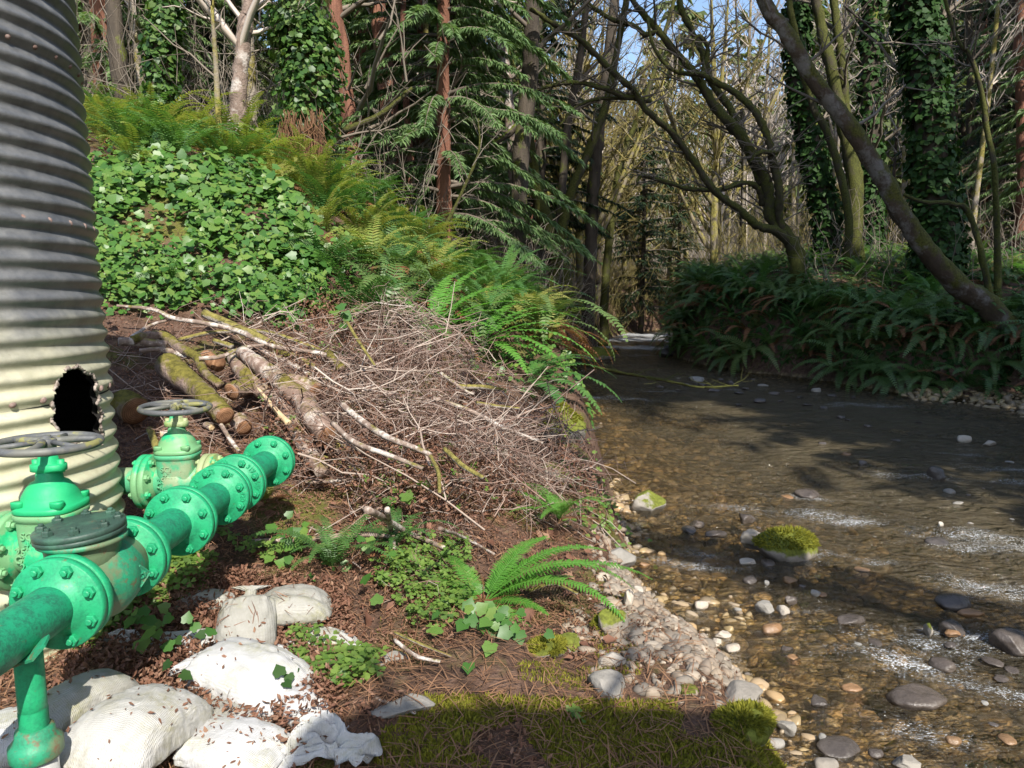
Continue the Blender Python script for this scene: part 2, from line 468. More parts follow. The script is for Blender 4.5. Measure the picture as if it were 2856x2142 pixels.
def far_hill(x, y):
    d = np.maximum(0, y - 40)
    right = np.clip((x - 8) / 30, 0, 1.5); left = np.clip((-x + 4) / 40, 0, 1.5)
    return 2.0 + np.minimum(d, 110) * (0.02 + 0.20 * right + 0.16 * left)
def height(x, y, fine=True):
    x = np.atleast_1d(np.asarray(x, float)); y = np.atleast_1d(np.asarray(y, float))
    xy = np.stack([x, y], -1)
    out = np.empty(len(x))
    for s0 in range(0, len(x), 20000):
        sl = slice(s0, s0 + 20000)
        q = xy[sl]
        r = np.linalg.norm(q[:, None] - _Kp[None], axis=-1)
        base = r @ _w[:-1] + _w[-1]
        dist = np.hypot(q[:, 0], q[:, 1] - 10)
        k = np.clip((dist - 20) / 16, 0, 1); k = k * k * (3 - 2 * k)
        base = base * (1 - k) + np.maximum(1.5, far_hill(q[:, 0], q[:, 1]) + 0.05 * np.abs(q[:, 0])) * k
        base = np.maximum(base, 0.3)
        dl = side(LBd, q); dr = -side(RBd, q)
        dw = np.where(q[:, 1] > 41, 2.0, np.maximum(dl, dr))                     # >0 on land, <0 in the stream
        gravel = np.exp(-((q[:, 0] - 0.9) / 0.6) ** 2 - ((q[:, 1] - 3.6) / 0.8) ** 2)
        wid = np.where(dl > dr, 0.28 + 0.35 * gravel + 1.6 * np.clip((q[:, 1] - 13) / 8, 0, 1), 0.65)
        k = np.clip(dw / wid, 0, 1); k = np.sin(k * PI / 2) ** 0.9
        land = base * k
        bed = -0.34 * np.clip(-dw / 2.6, 0, 1) ** 0.8
        out[sl] = np.where(dw > 0, land, bed)
        if fine:
            p3 = np.stack([q[:, 0], q[:, 1], np.zeros(len(q))], -1)
            n = vnoise(p3, 1.6, 4)
            out[sl] += n * np.where(dw > 0, np.clip(dw, 0, 1) * 0.045, 0.022)
    return out
def H(x, y):
    return float(height([x], [y])[0])
def G(px, py, off=0.0):
    """where the ray through a pixel of the photograph meets the ground raised by off"""
    r = ray(px, py)
    t = np.concatenate([np.linspace(1.2, 14, 700), np.linspace(14.02, 60, 600)])
    pts = r[None] * t[:, None]
    z = pts[:, 2] + CAMZ
    below = z < height(pts[:, 0], pts[:, 1], False) + off
    i = int(np.argmax(below)) if below.any() else len(t) - 1
    return np.array([pts[i, 0], pts[i, 1], z[i]])

def axis_pts(lo, hi, fine_lo, fine_hi, step, grow=1.09):
    a = list(np.arange(fine_lo, fine_hi + 1e-6, step))
    s, v = step, fine_hi
    while v < hi:
        s = min(s * grow, 6); v += s; a.append(v)
    s, v = step, fine_lo
    while v > lo:
        s = min(s * grow, 6); v -= s; a.insert(0, v)
    return np.array(a)
gx = axis_pts(-160, 160, -3.2, 3.5, 0.06, 1.06)
gy = axis_pts(-60, 240, 1.4, 9.5, 0.06, 1.045)
X, Y = np.meshgrid(gx, gy)
Z = height(X.ravel(), Y.ravel())
nx, ny = len(gx), len(gy)
i, j = np.meshgrid(np.arange(ny - 1), np.arange(nx - 1), indexing='ij')
Q = np.stack([i * nx + j, i * nx + j + 1, (i + 1) * nx + j + 1, (i + 1) * nx + j], -1).reshape(-1, 4)

def ground_mat():
    m, nt = mk('forest_floor')
    v = coords(nt, 'World')
    z = nd(nt, 'ShaderNodeSeparateXYZ', {0: nd(nt, 'ShaderNodeNewGeometry').outputs['Position']}).outputs[2]
    n1 = noise_(nt, v, 14, 6, 0.7)
    n2 = noise_(nt, v, 1.6, 5, 0.6)
    soil = ramp(nt, n1, [(0.3, (0.05, 0.03, 0.02)), (0.5, (0.11, 0.065, 0.045)), (0.72, (0.18, 0.115, 0.085))])
    moss = ramp(nt, noise_(nt, v, 45, 4, 0.7), [(0.3, (0.05, 0.06, 0.012)), (0.7, (0.17, 0.18, 0.03))])
    land = mixc(nt, ramp(nt, n2, [(0.52, 0.0), (0.62, 0.8)]), soil, moss)
    vor = nd(nt, 'ShaderNodeTexVoronoi', {'Vector': nd(nt, 'ShaderNodeMapping', {'Vector': v, 'Scale': (1, 1, 0.3)}).outputs[0], 'Scale': 11.0, 'Randomness': 1.0})
    stone = ramp(nt, nd(nt, 'ShaderNodeSeparateColor', {0: vor.outputs['Color']}).outputs[0], [(0, (0.22, 0.16, 0.085)), (0.35, (0.36, 0.26, 0.13)), (0.7, (0.28, 0.21, 0.13)), (1, (0.46, 0.33, 0.17))])
    stone = mixc(nt, ramp(nt, vor.outputs['Distance'], [(0.35, 0.0), (0.6, 0.7)]), stone, (0.06, 0.04, 0.02))
    stone = mixc(nt, ramp(nt, noise_(nt, v, 0.9, 4), [(0.4, 0.0), (0.65, 0.55)]), stone, (0.08, 0.065, 0.045))
    mask = ramp(nt, math_(nt, 'ADD', z, math_(nt, 'MULTIPLY', n1, 0.08)), [(0.06, 1.0), (0.12, 0.0)])
    col = mixc(nt, mask, land, stone)
    h = math_(nt, 'ADD', math_(nt, 'MULTIPLY', n1, 1.0), math_(nt, 'MULTIPLY', math_(nt, 'SUBTRACT', 0.6, vor.outputs['Distance']), mask))
    finish(nt, pbr(nt, col, 0.85, bump(nt, h, 0.8, 0.05), spec=0.2))
    return m
MAT['forest_floor'] = ground_mat()
tag(link('ground', mesh_np('ground', np.stack([X.ravel(), Y.ravel(), Z], -1), Q, mats=['forest_floor'])), kind='structure')

# ------------------------------------------------------------------ stream water
def water_mat():
    m, nt = mk('stream_water')
    pos = nd(nt, 'ShaderNodeNewGeometry').outputs['Position']
    v1 = nd(nt, 'ShaderNodeMapping', {'Vector': pos, 'Scale': (1.0, 1.7, 1), 'Rotation': (0, 0, 0.35)}).outputs[0]
    a = noise_(nt, v1, 5.0, 4, 0.6, 0.8)
    b = noise_(nt, v1, 16.0, 3, 0.6, 0.4)
    h = math_(nt, 'ADD', a, math_(nt, 'MULTIPLY', b, 0.35))
    nrm = bump(nt, h, 1.0, 0.16)
    fres = nd(nt, 'ShaderNodeFresnel', {'IOR': 1.33, 'Normal': nrm}).outputs[0]
    tr = nd(nt, 'ShaderNodeBsdfTransparent', {'Color': (0.90, 0.83, 0.67, 1)}).outputs[0]
    dep = nd(nt, 'ShaderNodeAttribute', attribute_name='depth').outputs['Fac']
    lw = nd(nt, 'ShaderNodeLayerWeight', {'Blend': 0.5}).outputs['Facing']
    silt = math_(nt, 'ADD', ramp(nt, noise_(nt, v1, 0.9, 4), [(0.35, -0.02), (0.65, 0.14)]), math_(nt, 'MULTIPLY', math_(nt, 'MULTIPLY', dep, 2.3), math_(nt, 'ADD', lw, 0.25)), True)
    tr = nd(nt, 'ShaderNodeMixShader', {0: silt, 1: tr, 2: nd(nt, 'ShaderNodeBsdfDiffuse', {'Color': (0.10, 0.080, 0.047, 1), 'Normal': nrm}).outputs[0]}).outputs[0]
    gl = nd(nt, 'ShaderNodeBsdfGlossy', {'Color': (1, 1, 1, 1), 'Roughness': 0.06, 'Normal': nrm}).outputs[0]
    s = nd(nt, 'ShaderNodeMixShader', {0: fres, 1: tr, 2: gl}).outputs[0]
    foam = nd(nt, 'ShaderNodeAttribute', attribute_name='foam').outputs['Fac']
    fn = noise_(nt, nd(nt, 'ShaderNodeMapping', {'Vector': pos, 'Scale': (1.0, 2.2, 1), 'Rotation': (0, 0, 0.3)}).outputs[0], 26.0, 5, 0.75, 1.0)
    sp = noise_(nt, nd(nt, 'ShaderNodeMapping', {'Vector': pos, 'Scale': (1.0, 1.8, 1), 'Rotation': (0, 0, 0.3)}).outputs[0], 75.0, 2, 0.6, 0.5)  # fine white specks painted in as sun glints on the ripples
    gate = ramp(nt, noise_(nt, v1, 2.2, 3, 0.6), [(0.50, 0.0), (0.68, 0.13)])
    fn = math_(nt, 'MAXIMUM', fn, math_(nt, 'ADD', math_(nt, 'ADD', sp, math_(nt, 'MULTIPLY', foam, 0.08)), math_(nt, 'SUBTRACT', gate, 0.09)))
    foam_glint = ramp(nt, math_(nt, 'ADD', fn, math_(nt, 'MULTIPLY', foam, 0.185)), [(0.71, 0.0), (0.88, 0.7)])
    white = pbr(nt, (0.75, 0.78, 0.80), 0.4)
    finish(nt, nd(nt, 'ShaderNodeMixShader', {0: foam_glint, 1: s, 2: white}).outputs[0])
    return m
MAT['stream_water'] = water_mat()
wx = axis_pts(-2, 22, 0.5, 6, 0.07, 1.06); wy = axis_pts(-10, 48, 2.0, 9, 0.07, 1.05)
WX, WY = np.meshgrid(wx, wy)
FOAM = [(2300, 1442, .55), (2360, 1455, .4), (2710, 1500, .55), (2780, 1530, .5), (2690, 1535, .3), (2680, 1265, .4), (2800, 1310, .5), (2850, 1345, .4), (2790, 1640, .5), (2720, 1625, .35), (2040, 1415, .35), (2470, 1830, .35), (2540, 1850, .35), (2600, 1795, .35), (2640, 1760, .3),
    (1790, 948, 5.0), (1760, 970, 3.0), (1840, 934, 8.0), (1800, 990, 1.5), (1740, 1112, .8), (1830, 1090, .7), (2050, 1085, .6), (2280, 1545, .25), (2200, 1565, .3), (1900, 1575, .4), (1960, 1540, .3), (2600, 2050, .3), (2710, 1910, .35), (2400, 1130, .8), (1650, 1105, .8), (2560, 1330, .5), (2250, 1390, .35), (2450, 1560, .3), (2820, 1790, .3), (2240, 1700, .2)]
fo = np.zeros(WX.size)
for fx, fy, fr in FOAM:
    r = ray(fx, fy); t = -CAMZ / r[2]
    cx, cy = r[0] * t, r[1] * t
    fo = np.maximum(fo, (1.6 if fr >= 3 else 1.0) * np.exp(-(((WX.ravel() - cx) / (fr * 1.1)) ** 2 + (((WY.ravel() - cy) + 0.25 * (WX.ravel() - cx)) / (fr * 0.38)) ** 2)))
p3 = np.stack([WX.ravel(), WY.ravel(), np.zeros(WX.size)], -1)
wz = (0.011 * vnoise(p3 * np.array([1.3, 2.4, 1]), 2.6, 3) + 0.006 * vnoise(p3 + 5, 0.8, 2)) * (0.75 + 1.2 * fo)
i, j = np.meshgrid(np.arange(len(wy) - 1), np.arange(len(wx) - 1), indexing='ij')
n_ = len(wx)
wq = np.stack([i * n_ + j, i * n_ + j + 1, (i + 1) * n_ + j + 1, (i + 1) * n_ + j], -1).reshape(-1, 4)
wme = mesh_np('water', np.stack([WX.ravel(), WY.ravel(), wz], -1), wq, mats=['stream_water'])
at = wme.attributes.new('foam', 'FLOAT', 'POINT')
at.data.foreach_set('value', fo.astype(np.float32))
at = wme.attributes.new('depth', 'FLOAT', 'POINT')
at.data.foreach_set('value', np.clip(-height(WX.ravel(), WY.ravel()), 0, 1).astype(np.float32))
tag(link('water', wme), kind='structure')

# ------------------------------------------------------------------ corrugated tank
TC = np.array([-2.18, 2.60]); TR = 0.615
TAX = 0.0
def tank_mats():
    m, nt = mk('galvanised_steel')
    pos = nd(nt, 'ShaderNodeNewGeometry').outputs['Position']
    z = nd(nt, 'ShaderNodeSeparateXYZ', {0: pos}).outputs[2]
    v = coords(nt, 'World')
    n1 = noise_(nt, v, 3.0, 6, 0.65); n2 = noise_(nt, v, 60, 5, 0.7); n4 = noise_(nt, v, 14, 5, 0.7)
    steel = ramp(nt, n4, [(0.3, (0.15, 0.155, 0.16)), (0.7, (0.27, 0.27, 0.265))])
    cream = ramp(nt, n4, [(0.3, (0.42, 0.40, 0.27)), (0.7, (0.56, 0.53, 0.38))])
    f = math_(nt, 'ADD', z, math_(nt, 'MULTIPLY', n1, 0.5))
    mask = nd(nt, 'ShaderNodeMapRange', {0: f, 1: 1.95, 2: 1.65, 3: 0.0, 4: 1.0}).outputs[0]
    col = mixc(nt, mask, steel, cream)
    g = nd(nt, 'ShaderNodeMapRange', {0: math_(nt, 'ADD', z, math_(nt, 'MULTIPLY', n1, 0.9)), 1: 1.55, 2: 1.15, 3: 0.0, 4: 1.0}).outputs[0]
    col = mixc(nt, math_(nt, 'MULTIPLY', g, ramp(nt, n4, [(0.45, 0.0), (0.7, 0.8)])), col, (0.16, 0.48, 0.27))
    col = mixc(nt, ramp(nt, n2, [(0.62, 0.0), (0.75, 0.35)]), col, (0.12, 0.11, 0.08))
    rough = nd(nt, 'ShaderNodeMapRange', {0: n4, 1: 0.3, 2: 0.7, 3: 0.38, 4: 0.6}).outputs[0]
    metal = nd(nt, 'ShaderNodeMapRange', {0: mask, 1: 0, 2: 1, 3: 0.6, 4: 0.0}).outputs[0]
    finish(nt, pbr(nt, col, rough, bump(nt, n2, 0.25, 0.004), metal=metal, spec=0.4))
    MAT['galvanised_steel'] = m
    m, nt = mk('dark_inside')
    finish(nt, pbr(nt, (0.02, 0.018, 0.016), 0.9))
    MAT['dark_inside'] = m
    m, nt = mk('rusty_rivet')
    n = noise_(nt, coords(nt, 'World'), 90, 4)
    finish(nt, pbr(nt, ramp(nt, n, [(0.3, (0.14, 0.07, 0.05)), (0.7, (0.34, 0.26, 0.23))]), 0.7))
    MAT['rusty_rivet'] = m
    m, nt = mk('torn_edge')
    n = noise_(nt, coords(nt, 'World'), 70, 4)
    finish(nt, pbr(nt, ramp(nt, n, [(0.3, (0.10, 0.07, 0.055)), (0.7, (0.42, 0.36, 0.31))]), 0.8))
    MAT['torn_edge'] = m
tank_mats()

def tank_hit(px, py):
    r = ray(px, py); o = -TC
    a = r[0] ** 2 + r[1] ** 2; b = 2 * (o[0] * r[0] + o[1] * r[1]); c = o @ o - TR ** 2
    d = b * b - 4 * a * c
    t = (-b - math.sqrt(max(d, 0))) / (2 * a)
    p = r * t + np.array([0, 0, CAMZ])
    return math.atan2(p[1] - TC[1], p[0] - TC[0]), p[2]
def build_tank():
    root = tag(link('storage_tank', None, loc=(TC[0] + 0.03, TC[1], 0.4), rot=(0, math.radians(-1.9), 0)), 'tall grey corrugated steel tank with a torn hole near its base', 'tank')
    z0, z1 = 0.35, 3.25
    seamz = [tank_hit(0, 1166)[1], tank_hit(0, 636)[1], tank_hit(0, 116)[1]]
    pitch = (seamz[2] - seamz[0]) / 18
    nth, dz = 420, 0.0068
    nz = int((z1 - z0) / dz)
    zs = np.linspace(z0, z1, nz)
    th = np.linspace(0, 2 * PI, nth, endpoint=False)
    ph = (zs - seamz[0]) / pitch * 2 * PI
    prof = TR - 0.0085 * (1 + np.cos(ph)) + 0.0 
    for k, sz in enumerate(seamz):
        prof = prof + np.where((zs > sz), 0.0035, 0.0)
    ZZ, TH = np.meshgrid(zs, th, indexing='ij')
    RR = np.repeat(prof[:, None], nth, 1)
    p = np.stack([np.cos(TH), np.sin(TH), ZZ], -1)
    RR = RR + 0.0022 * vnoise(p, 2.2, 2)
    V = np.stack([RR * np.cos(TH), RR * np.sin(TH), ZZ - 0.4], -1).reshape(-1, 3)
    i, j = np.meshgrid(np.arange(nz - 1), np.arange(nth), indexing='ij')
    j2 = (j + 1) % nth
    Q = np.stack([i * nth + j, i * nth + j2, (i + 1) * nth + j2, (i + 1) * nth + j], -1).reshape(-1, 4)
    outline = [(170, 1072), (183, 1052), (205, 1043), (228, 1037), (243, 1047), (252, 1057), (268, 1059), (275, 1075), (279, 1085), (273, 1098), (280, 1108), (285, 1125), (277, 1140), (285, 1155), (291, 1172), (285, 1190), (287, 1208), (293, 1226), (280, 1236), (262, 1243), (240, 1250), (205, 1252), (180, 1240), (165, 1212), (150, 1190), (147, 1178), (156, 1160), (152, 1140), (152, 1120), (160, 1102), (167, 1090)]
    poly = np.array([tank_hit(*o) for o in outline])
    poly = np.concatenate([np.linspace(a, b, 6, endpoint=False) for a, b in zip(poly, np.roll(poly, -1, 0))])
    poly += rng.normal(0, 0.0022, poly.shape)
    ct = (TH[:-1] + PI / nth).reshape(-1); ct = np.where(ct > PI, ct - 2 * PI, ct); cz = (ZZ[:-1] + dz / 2).reshape(-1)
    inside = np.zeros(len(ct), bool)
    x1, y1 = poly[:, 0], poly[:, 1]; x2, y2 = np.roll(x1, -1), np.roll(y1, -1)
    near = (ct > x1.min()) & (ct < x1.max()) & (cz > y1.min()) & (cz < y1.max())
    idx = np.where(near)[0]
    cr = ((y1[None] > cz[idx, None]) != (y2[None] > cz[idx, None])) & (ct[idx, None] < (x2 - x1)[None] * (cz[idx, None] - y1[None]) / (y2 - y1 + 1e-12)[None] + x1[None])
    inside[idx] = cr.sum(1) % 2 == 1
    link('shell', mesh_np('shell', V, Q[~inside], mats=['galvanised_steel']), root)
    # inner wall, its shade put in as near-black colour, just inside the shell, not at the hole, so the wall has thickness
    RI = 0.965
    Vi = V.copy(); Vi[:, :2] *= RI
    o = link('dark_inner_wall', mesh_np('dark_inner_wall', Vi[::1], Q[~inside][:, ::-1], mats=['dark_inside']), root)
    # torn rim
    rr = TR - 0.008
    rim = np.stack([rr * np.cos(poly[:, 0]), rr * np.sin(poly[:, 0]), poly[:, 1] - 0.4], -1)
    rim = np.vstack([rim, rim[:1]])
    link('torn_rim', MB().add(*tube(rim, np.abs(rng.normal(0.0045, 0.0018, len(rim))) + 0.001, 6, False)).mesh('torn_rim', ['torn_edge']), root)
    link('added_lid', MB().add(*lathe([(TR * 0.99, z1 - 0.42), (TR * 1.03, z1 - 0.41), (TR * 1.03, z1 - 0.38), (TR * 0.5, z1 - 0.33), (0.02, z1 - 0.31)], 64)).mesh('added_lid', ['galvanised_steel']), root)  # unseen top, added to keep daylight out of the tank
    rv = lathe([(0.0125, -0.004), (0.0125, 0.004), (0.009, 0.0085), (0.003, 0.010)], 14)
    rvm = MB().add(*rv).mesh('rivet', ['rusty_rivet'])
    def rivet(t, z, r):
        n = Vector((math.cos(t), math.sin(t), 0))
        o = link('rivet', rvm, root, n * r + Vector((0, 0, z - 0.4)))
        o.rotation_euler = n.to_track_quat('Z', 'Y').to_euler()
    for k, (sz, first) in enumerate(zip(seamz, ((37, 1140), (83, 625), (57, 120)))):
        t0 = tank_hit(*first)[0]
        for q in range(-1, 11):
            t = t0 + q * 0.165
            if k == 0 and q in (2, 3): continue
            if t < 0.75: rivet(t, sz + 0.022, TR - 0.003)
        lip = np.linspace(-2.6, 1.4, 160)
        rl = TR - 0.0140
        inz = poly[np.abs(poly[:, 1] - sz) < 0.02]
        arcs = [lip] if len(inz) == 0 else [np.linspace(-2.6, inz[:, 0].min() - 0.01, 90), np.linspace(inz[:, 0].max() + 0.01, 1.4, 90)]
        for ar in arcs:
            link('seam_lip', MB().add(*tube(np.stack([rl * np.cos(ar), rl * np.sin(ar), np.full(len(ar), sz - 0.4)], -1), 0.0034, 4, False)).mesh('seam_lip', ['dark_inside']), root)
    # nails below the hole
    for px, py in ((233, 1266), (270, 1257)):
        t, z = tank_hit(px, py)
        n = np.array([math.cos(t), math.sin(t), 0.15])
        b = np.array([TR * math.cos(t), TR * math.sin(t), z - 0.4])
        link('nail', MB().add(*tube(np.array([b - n * 0.02, b + n * 0.02]), 0.0022, 6)).mesh('nail', ['rusty_rivet']), root)
build_tank()

# ------------------------------------------------------------------ pipe manifold with valves
def paint(name, base, dark, overlay=None, amt=0.5, rust=0.3, ovcol2=None):
    m, nt = mk(name)
    v = coords(nt, 'World')
    n1 = noise_(nt, v, 22, 6, 0.7); n2 = noise_(nt, v, 130, 4, 0.7); n3 = noise_(nt, v, 7, 5, 0.6)
    col = mixc(nt, ramp(nt, math_(nt, 'ADD', math_(nt, 'MULTIPLY', n1, 0.5), math_(nt, 'MULTIPLY', n2, 0.5)), [(0.44, 0.0), (0.60, amt)]), base, dark)
    if overlay:
        col = mixc(nt, ramp(nt, n3, [(0.46, 0.0), (0.53, 0.9)]), col, overlay)
        if ovcol2:
            col = mixc(nt, ramp(nt, noise_(nt, coords(nt, 'World', (1, 1, 1.3), (0.5, 0.2, 0)), 9, 5, 0.65), [(0.55, 0.0), (0.60, 0.9)]), col, ovcol2)
    col = mixc(nt, ramp(nt, noise_(nt, v, 32, 6, 0.75), [(0.66 - rust * 0.15, 0.0), (0.72 - rust * 0.1, 0.75)]), col, (0.16, 0.075, 0.04))
    finish(nt, pbr(nt, col, nd(nt, 'ShaderNodeMapRange', {0: n1, 1: 0.3, 2: 0.7, 3: 0.42, 4: 0.68}).outputs[0], bump(nt, math_(nt, 'ADD', n1, math_(nt, 'MULTIPLY', n2, 0.4)), 0.25, 0.006), spec=0.45))
    MAT[name] = m
GREEN = (0.016, 0.32, 0.135)
paint('green_paint', GREEN, (0.01, 0.19, 0.09), amt=0.75, rust=0.22)
paint('green_pipe', (0.012, 0.25, 0.12), (0.012, 0.10, 0.06), amt=0.85, rust=0.1)
paint('bonnet_green', (0.014, 0.36, 0.135), (0.012, 0.34, 0.13), amt=0.4, rust=0.02)
paint('patchy_paint', (0.014, 0.42, 0.17), (0.04, 0.28, 0.13), (0.17, 0.34, 0.16), 0.6, 0.22)
paint('beige_paint', (0.25, 0.33, 0.19), (0.16, 0.25, 0.13), (0.06, 0.36, 0.18), 0.5, 0.2)
paint('yellow_green_paint', (0.24, 0.35, 0.11), (0.16, 0.27, 0.10), (0.30, 0.34, 0.18), 0.5, 0.2, (0.03, 0.36, 0.17))
paint('rusty_green', (0.02, 0.26, 0.13), (0.03, 0.12, 0.07), (0.13, 0.17, 0.09), 0.6, 0.85)
paint('dark_cover', (0.035, 0.075, 0.055), (0.02, 0.035, 0.028), (0.05, 0.12, 0.08), 0.6, 0.35)
paint('wheel_paint', (0.10, 0.105, 0.11), (0.055, 0.055, 0.055), (0.14, 0.14, 0.12), 0.5, 0.1, (0.24, 0.23, 0.08))
paint('galv_pipe', (0.40, 0.40, 0.38), (0.28, 0.28, 0.27), None, 0.5, 0.35)

HX, HZ = -1.11, 0.955
def yd(d):  # header y whose camera depth is d
    return (d - (CAMZ - HZ) * SP) / CP
hexm = None
def bolt_mesh(mat):
    mb = MB()
    a = np.linspace(0, 2 * PI, 6, endpoint=False)
    def pr(r, z, k=6):
        b = np.linspace(0, 2 * PI, k, endpoint=False)
        return np.stack([r * np.cos(b), r * np.sin(b), np.full(k, z)], -1)
    mb.add(*loft([pr(0.0155, -0.004), pr(0.0155, 0.009), pr(0.0135, 0.0115)]))
    mb.add(*lathe([(0.008, 0.010), (0.008, 0.018), (0.006, 0.0195)], 10))
    return mb.mesh('bolt', [mat], smooth=False)
BOLT = {k: bolt_mesh(k) for k in ('green_paint', 'patchy_paint', 'rusty_green', 'dark_cover', 'yellow_green_paint', 'bonnet_green')}
FR = 0.115
def flange_mesh(mat, thick=0.024, r=FR, hub=0.07, hubl=0.03, axis='y', sgn=1):
    t = thick
    prof = [(0.02, 0), (r - 0.003, 0), (r, 0.003), (r, t - 0.003), (r - 0.003, t), (hub + 0.012, t + 0.001), (hub, t + hubl * 0.5), (0.05, t + hubl)]
    if sgn < 0:
        prof = [(a, -b) for a, b in prof][::-1]
    return MB().add(*lathe(prof, 64, axis)).mesh('flange', [mat])
def bolts(parent, axis, at, mat, sgn, n=8, rc=0.094, phase=PI / 8, center=(0, 0), sc=1.0):
    for k in range(n):
        a = phase + 2 * PI * k / n
        o = link('bolt', BOLT[mat], parent)
        if axis == 'y':
            o.location = (center[0] + rc * math.cos(a), at, center[1] + rc * math.sin(a)); o.rotation_euler = (PI / 2 * (1 if sgn < 0 else -1), 0, random.random())
            o.rotation_euler = Vector((0, sgn, 0)).to_track_quat('Z', 'Y').to_euler()
        elif axis == 'x':
            o.location = (at, center[0] + rc * math.cos(a), center[1] + rc * math.sin(a))
            o.rotation_euler = Vector((sgn, 0, 0)).to_track_quat('Z', 'Y').to_euler()
        else:
            o.location = (center[0] + rc * math.cos(a), center[1] + rc * math.sin(a), at)
        o.scale = (sc,) * 3

def text_mesh(body, size, mat, extrude=0.0018, align='CENTER', name='casting_letters', spacing=1.0):
    cu = bpy.data.curves.new(name, 'FONT')
    cu.body = body; cu.size = size; cu.extrude = extrude; cu.align_x = align; cu.align_y = 'CENTER'; cu.space_line = spacing
    cu.bevel_depth = 0.0006
    o = bpy.data.objects.new(name, cu)
    COL.objects.link(o)
    dg = bpy.context.evaluated_depsgraph_get()
    me = bpy.data.meshes.new_from_object(o.evaluated_get(dg))
    me.name = name
    bpy.data.objects.remove(o)
    me.materials.clear(); me.materials.append(MAT[mat])
    return me

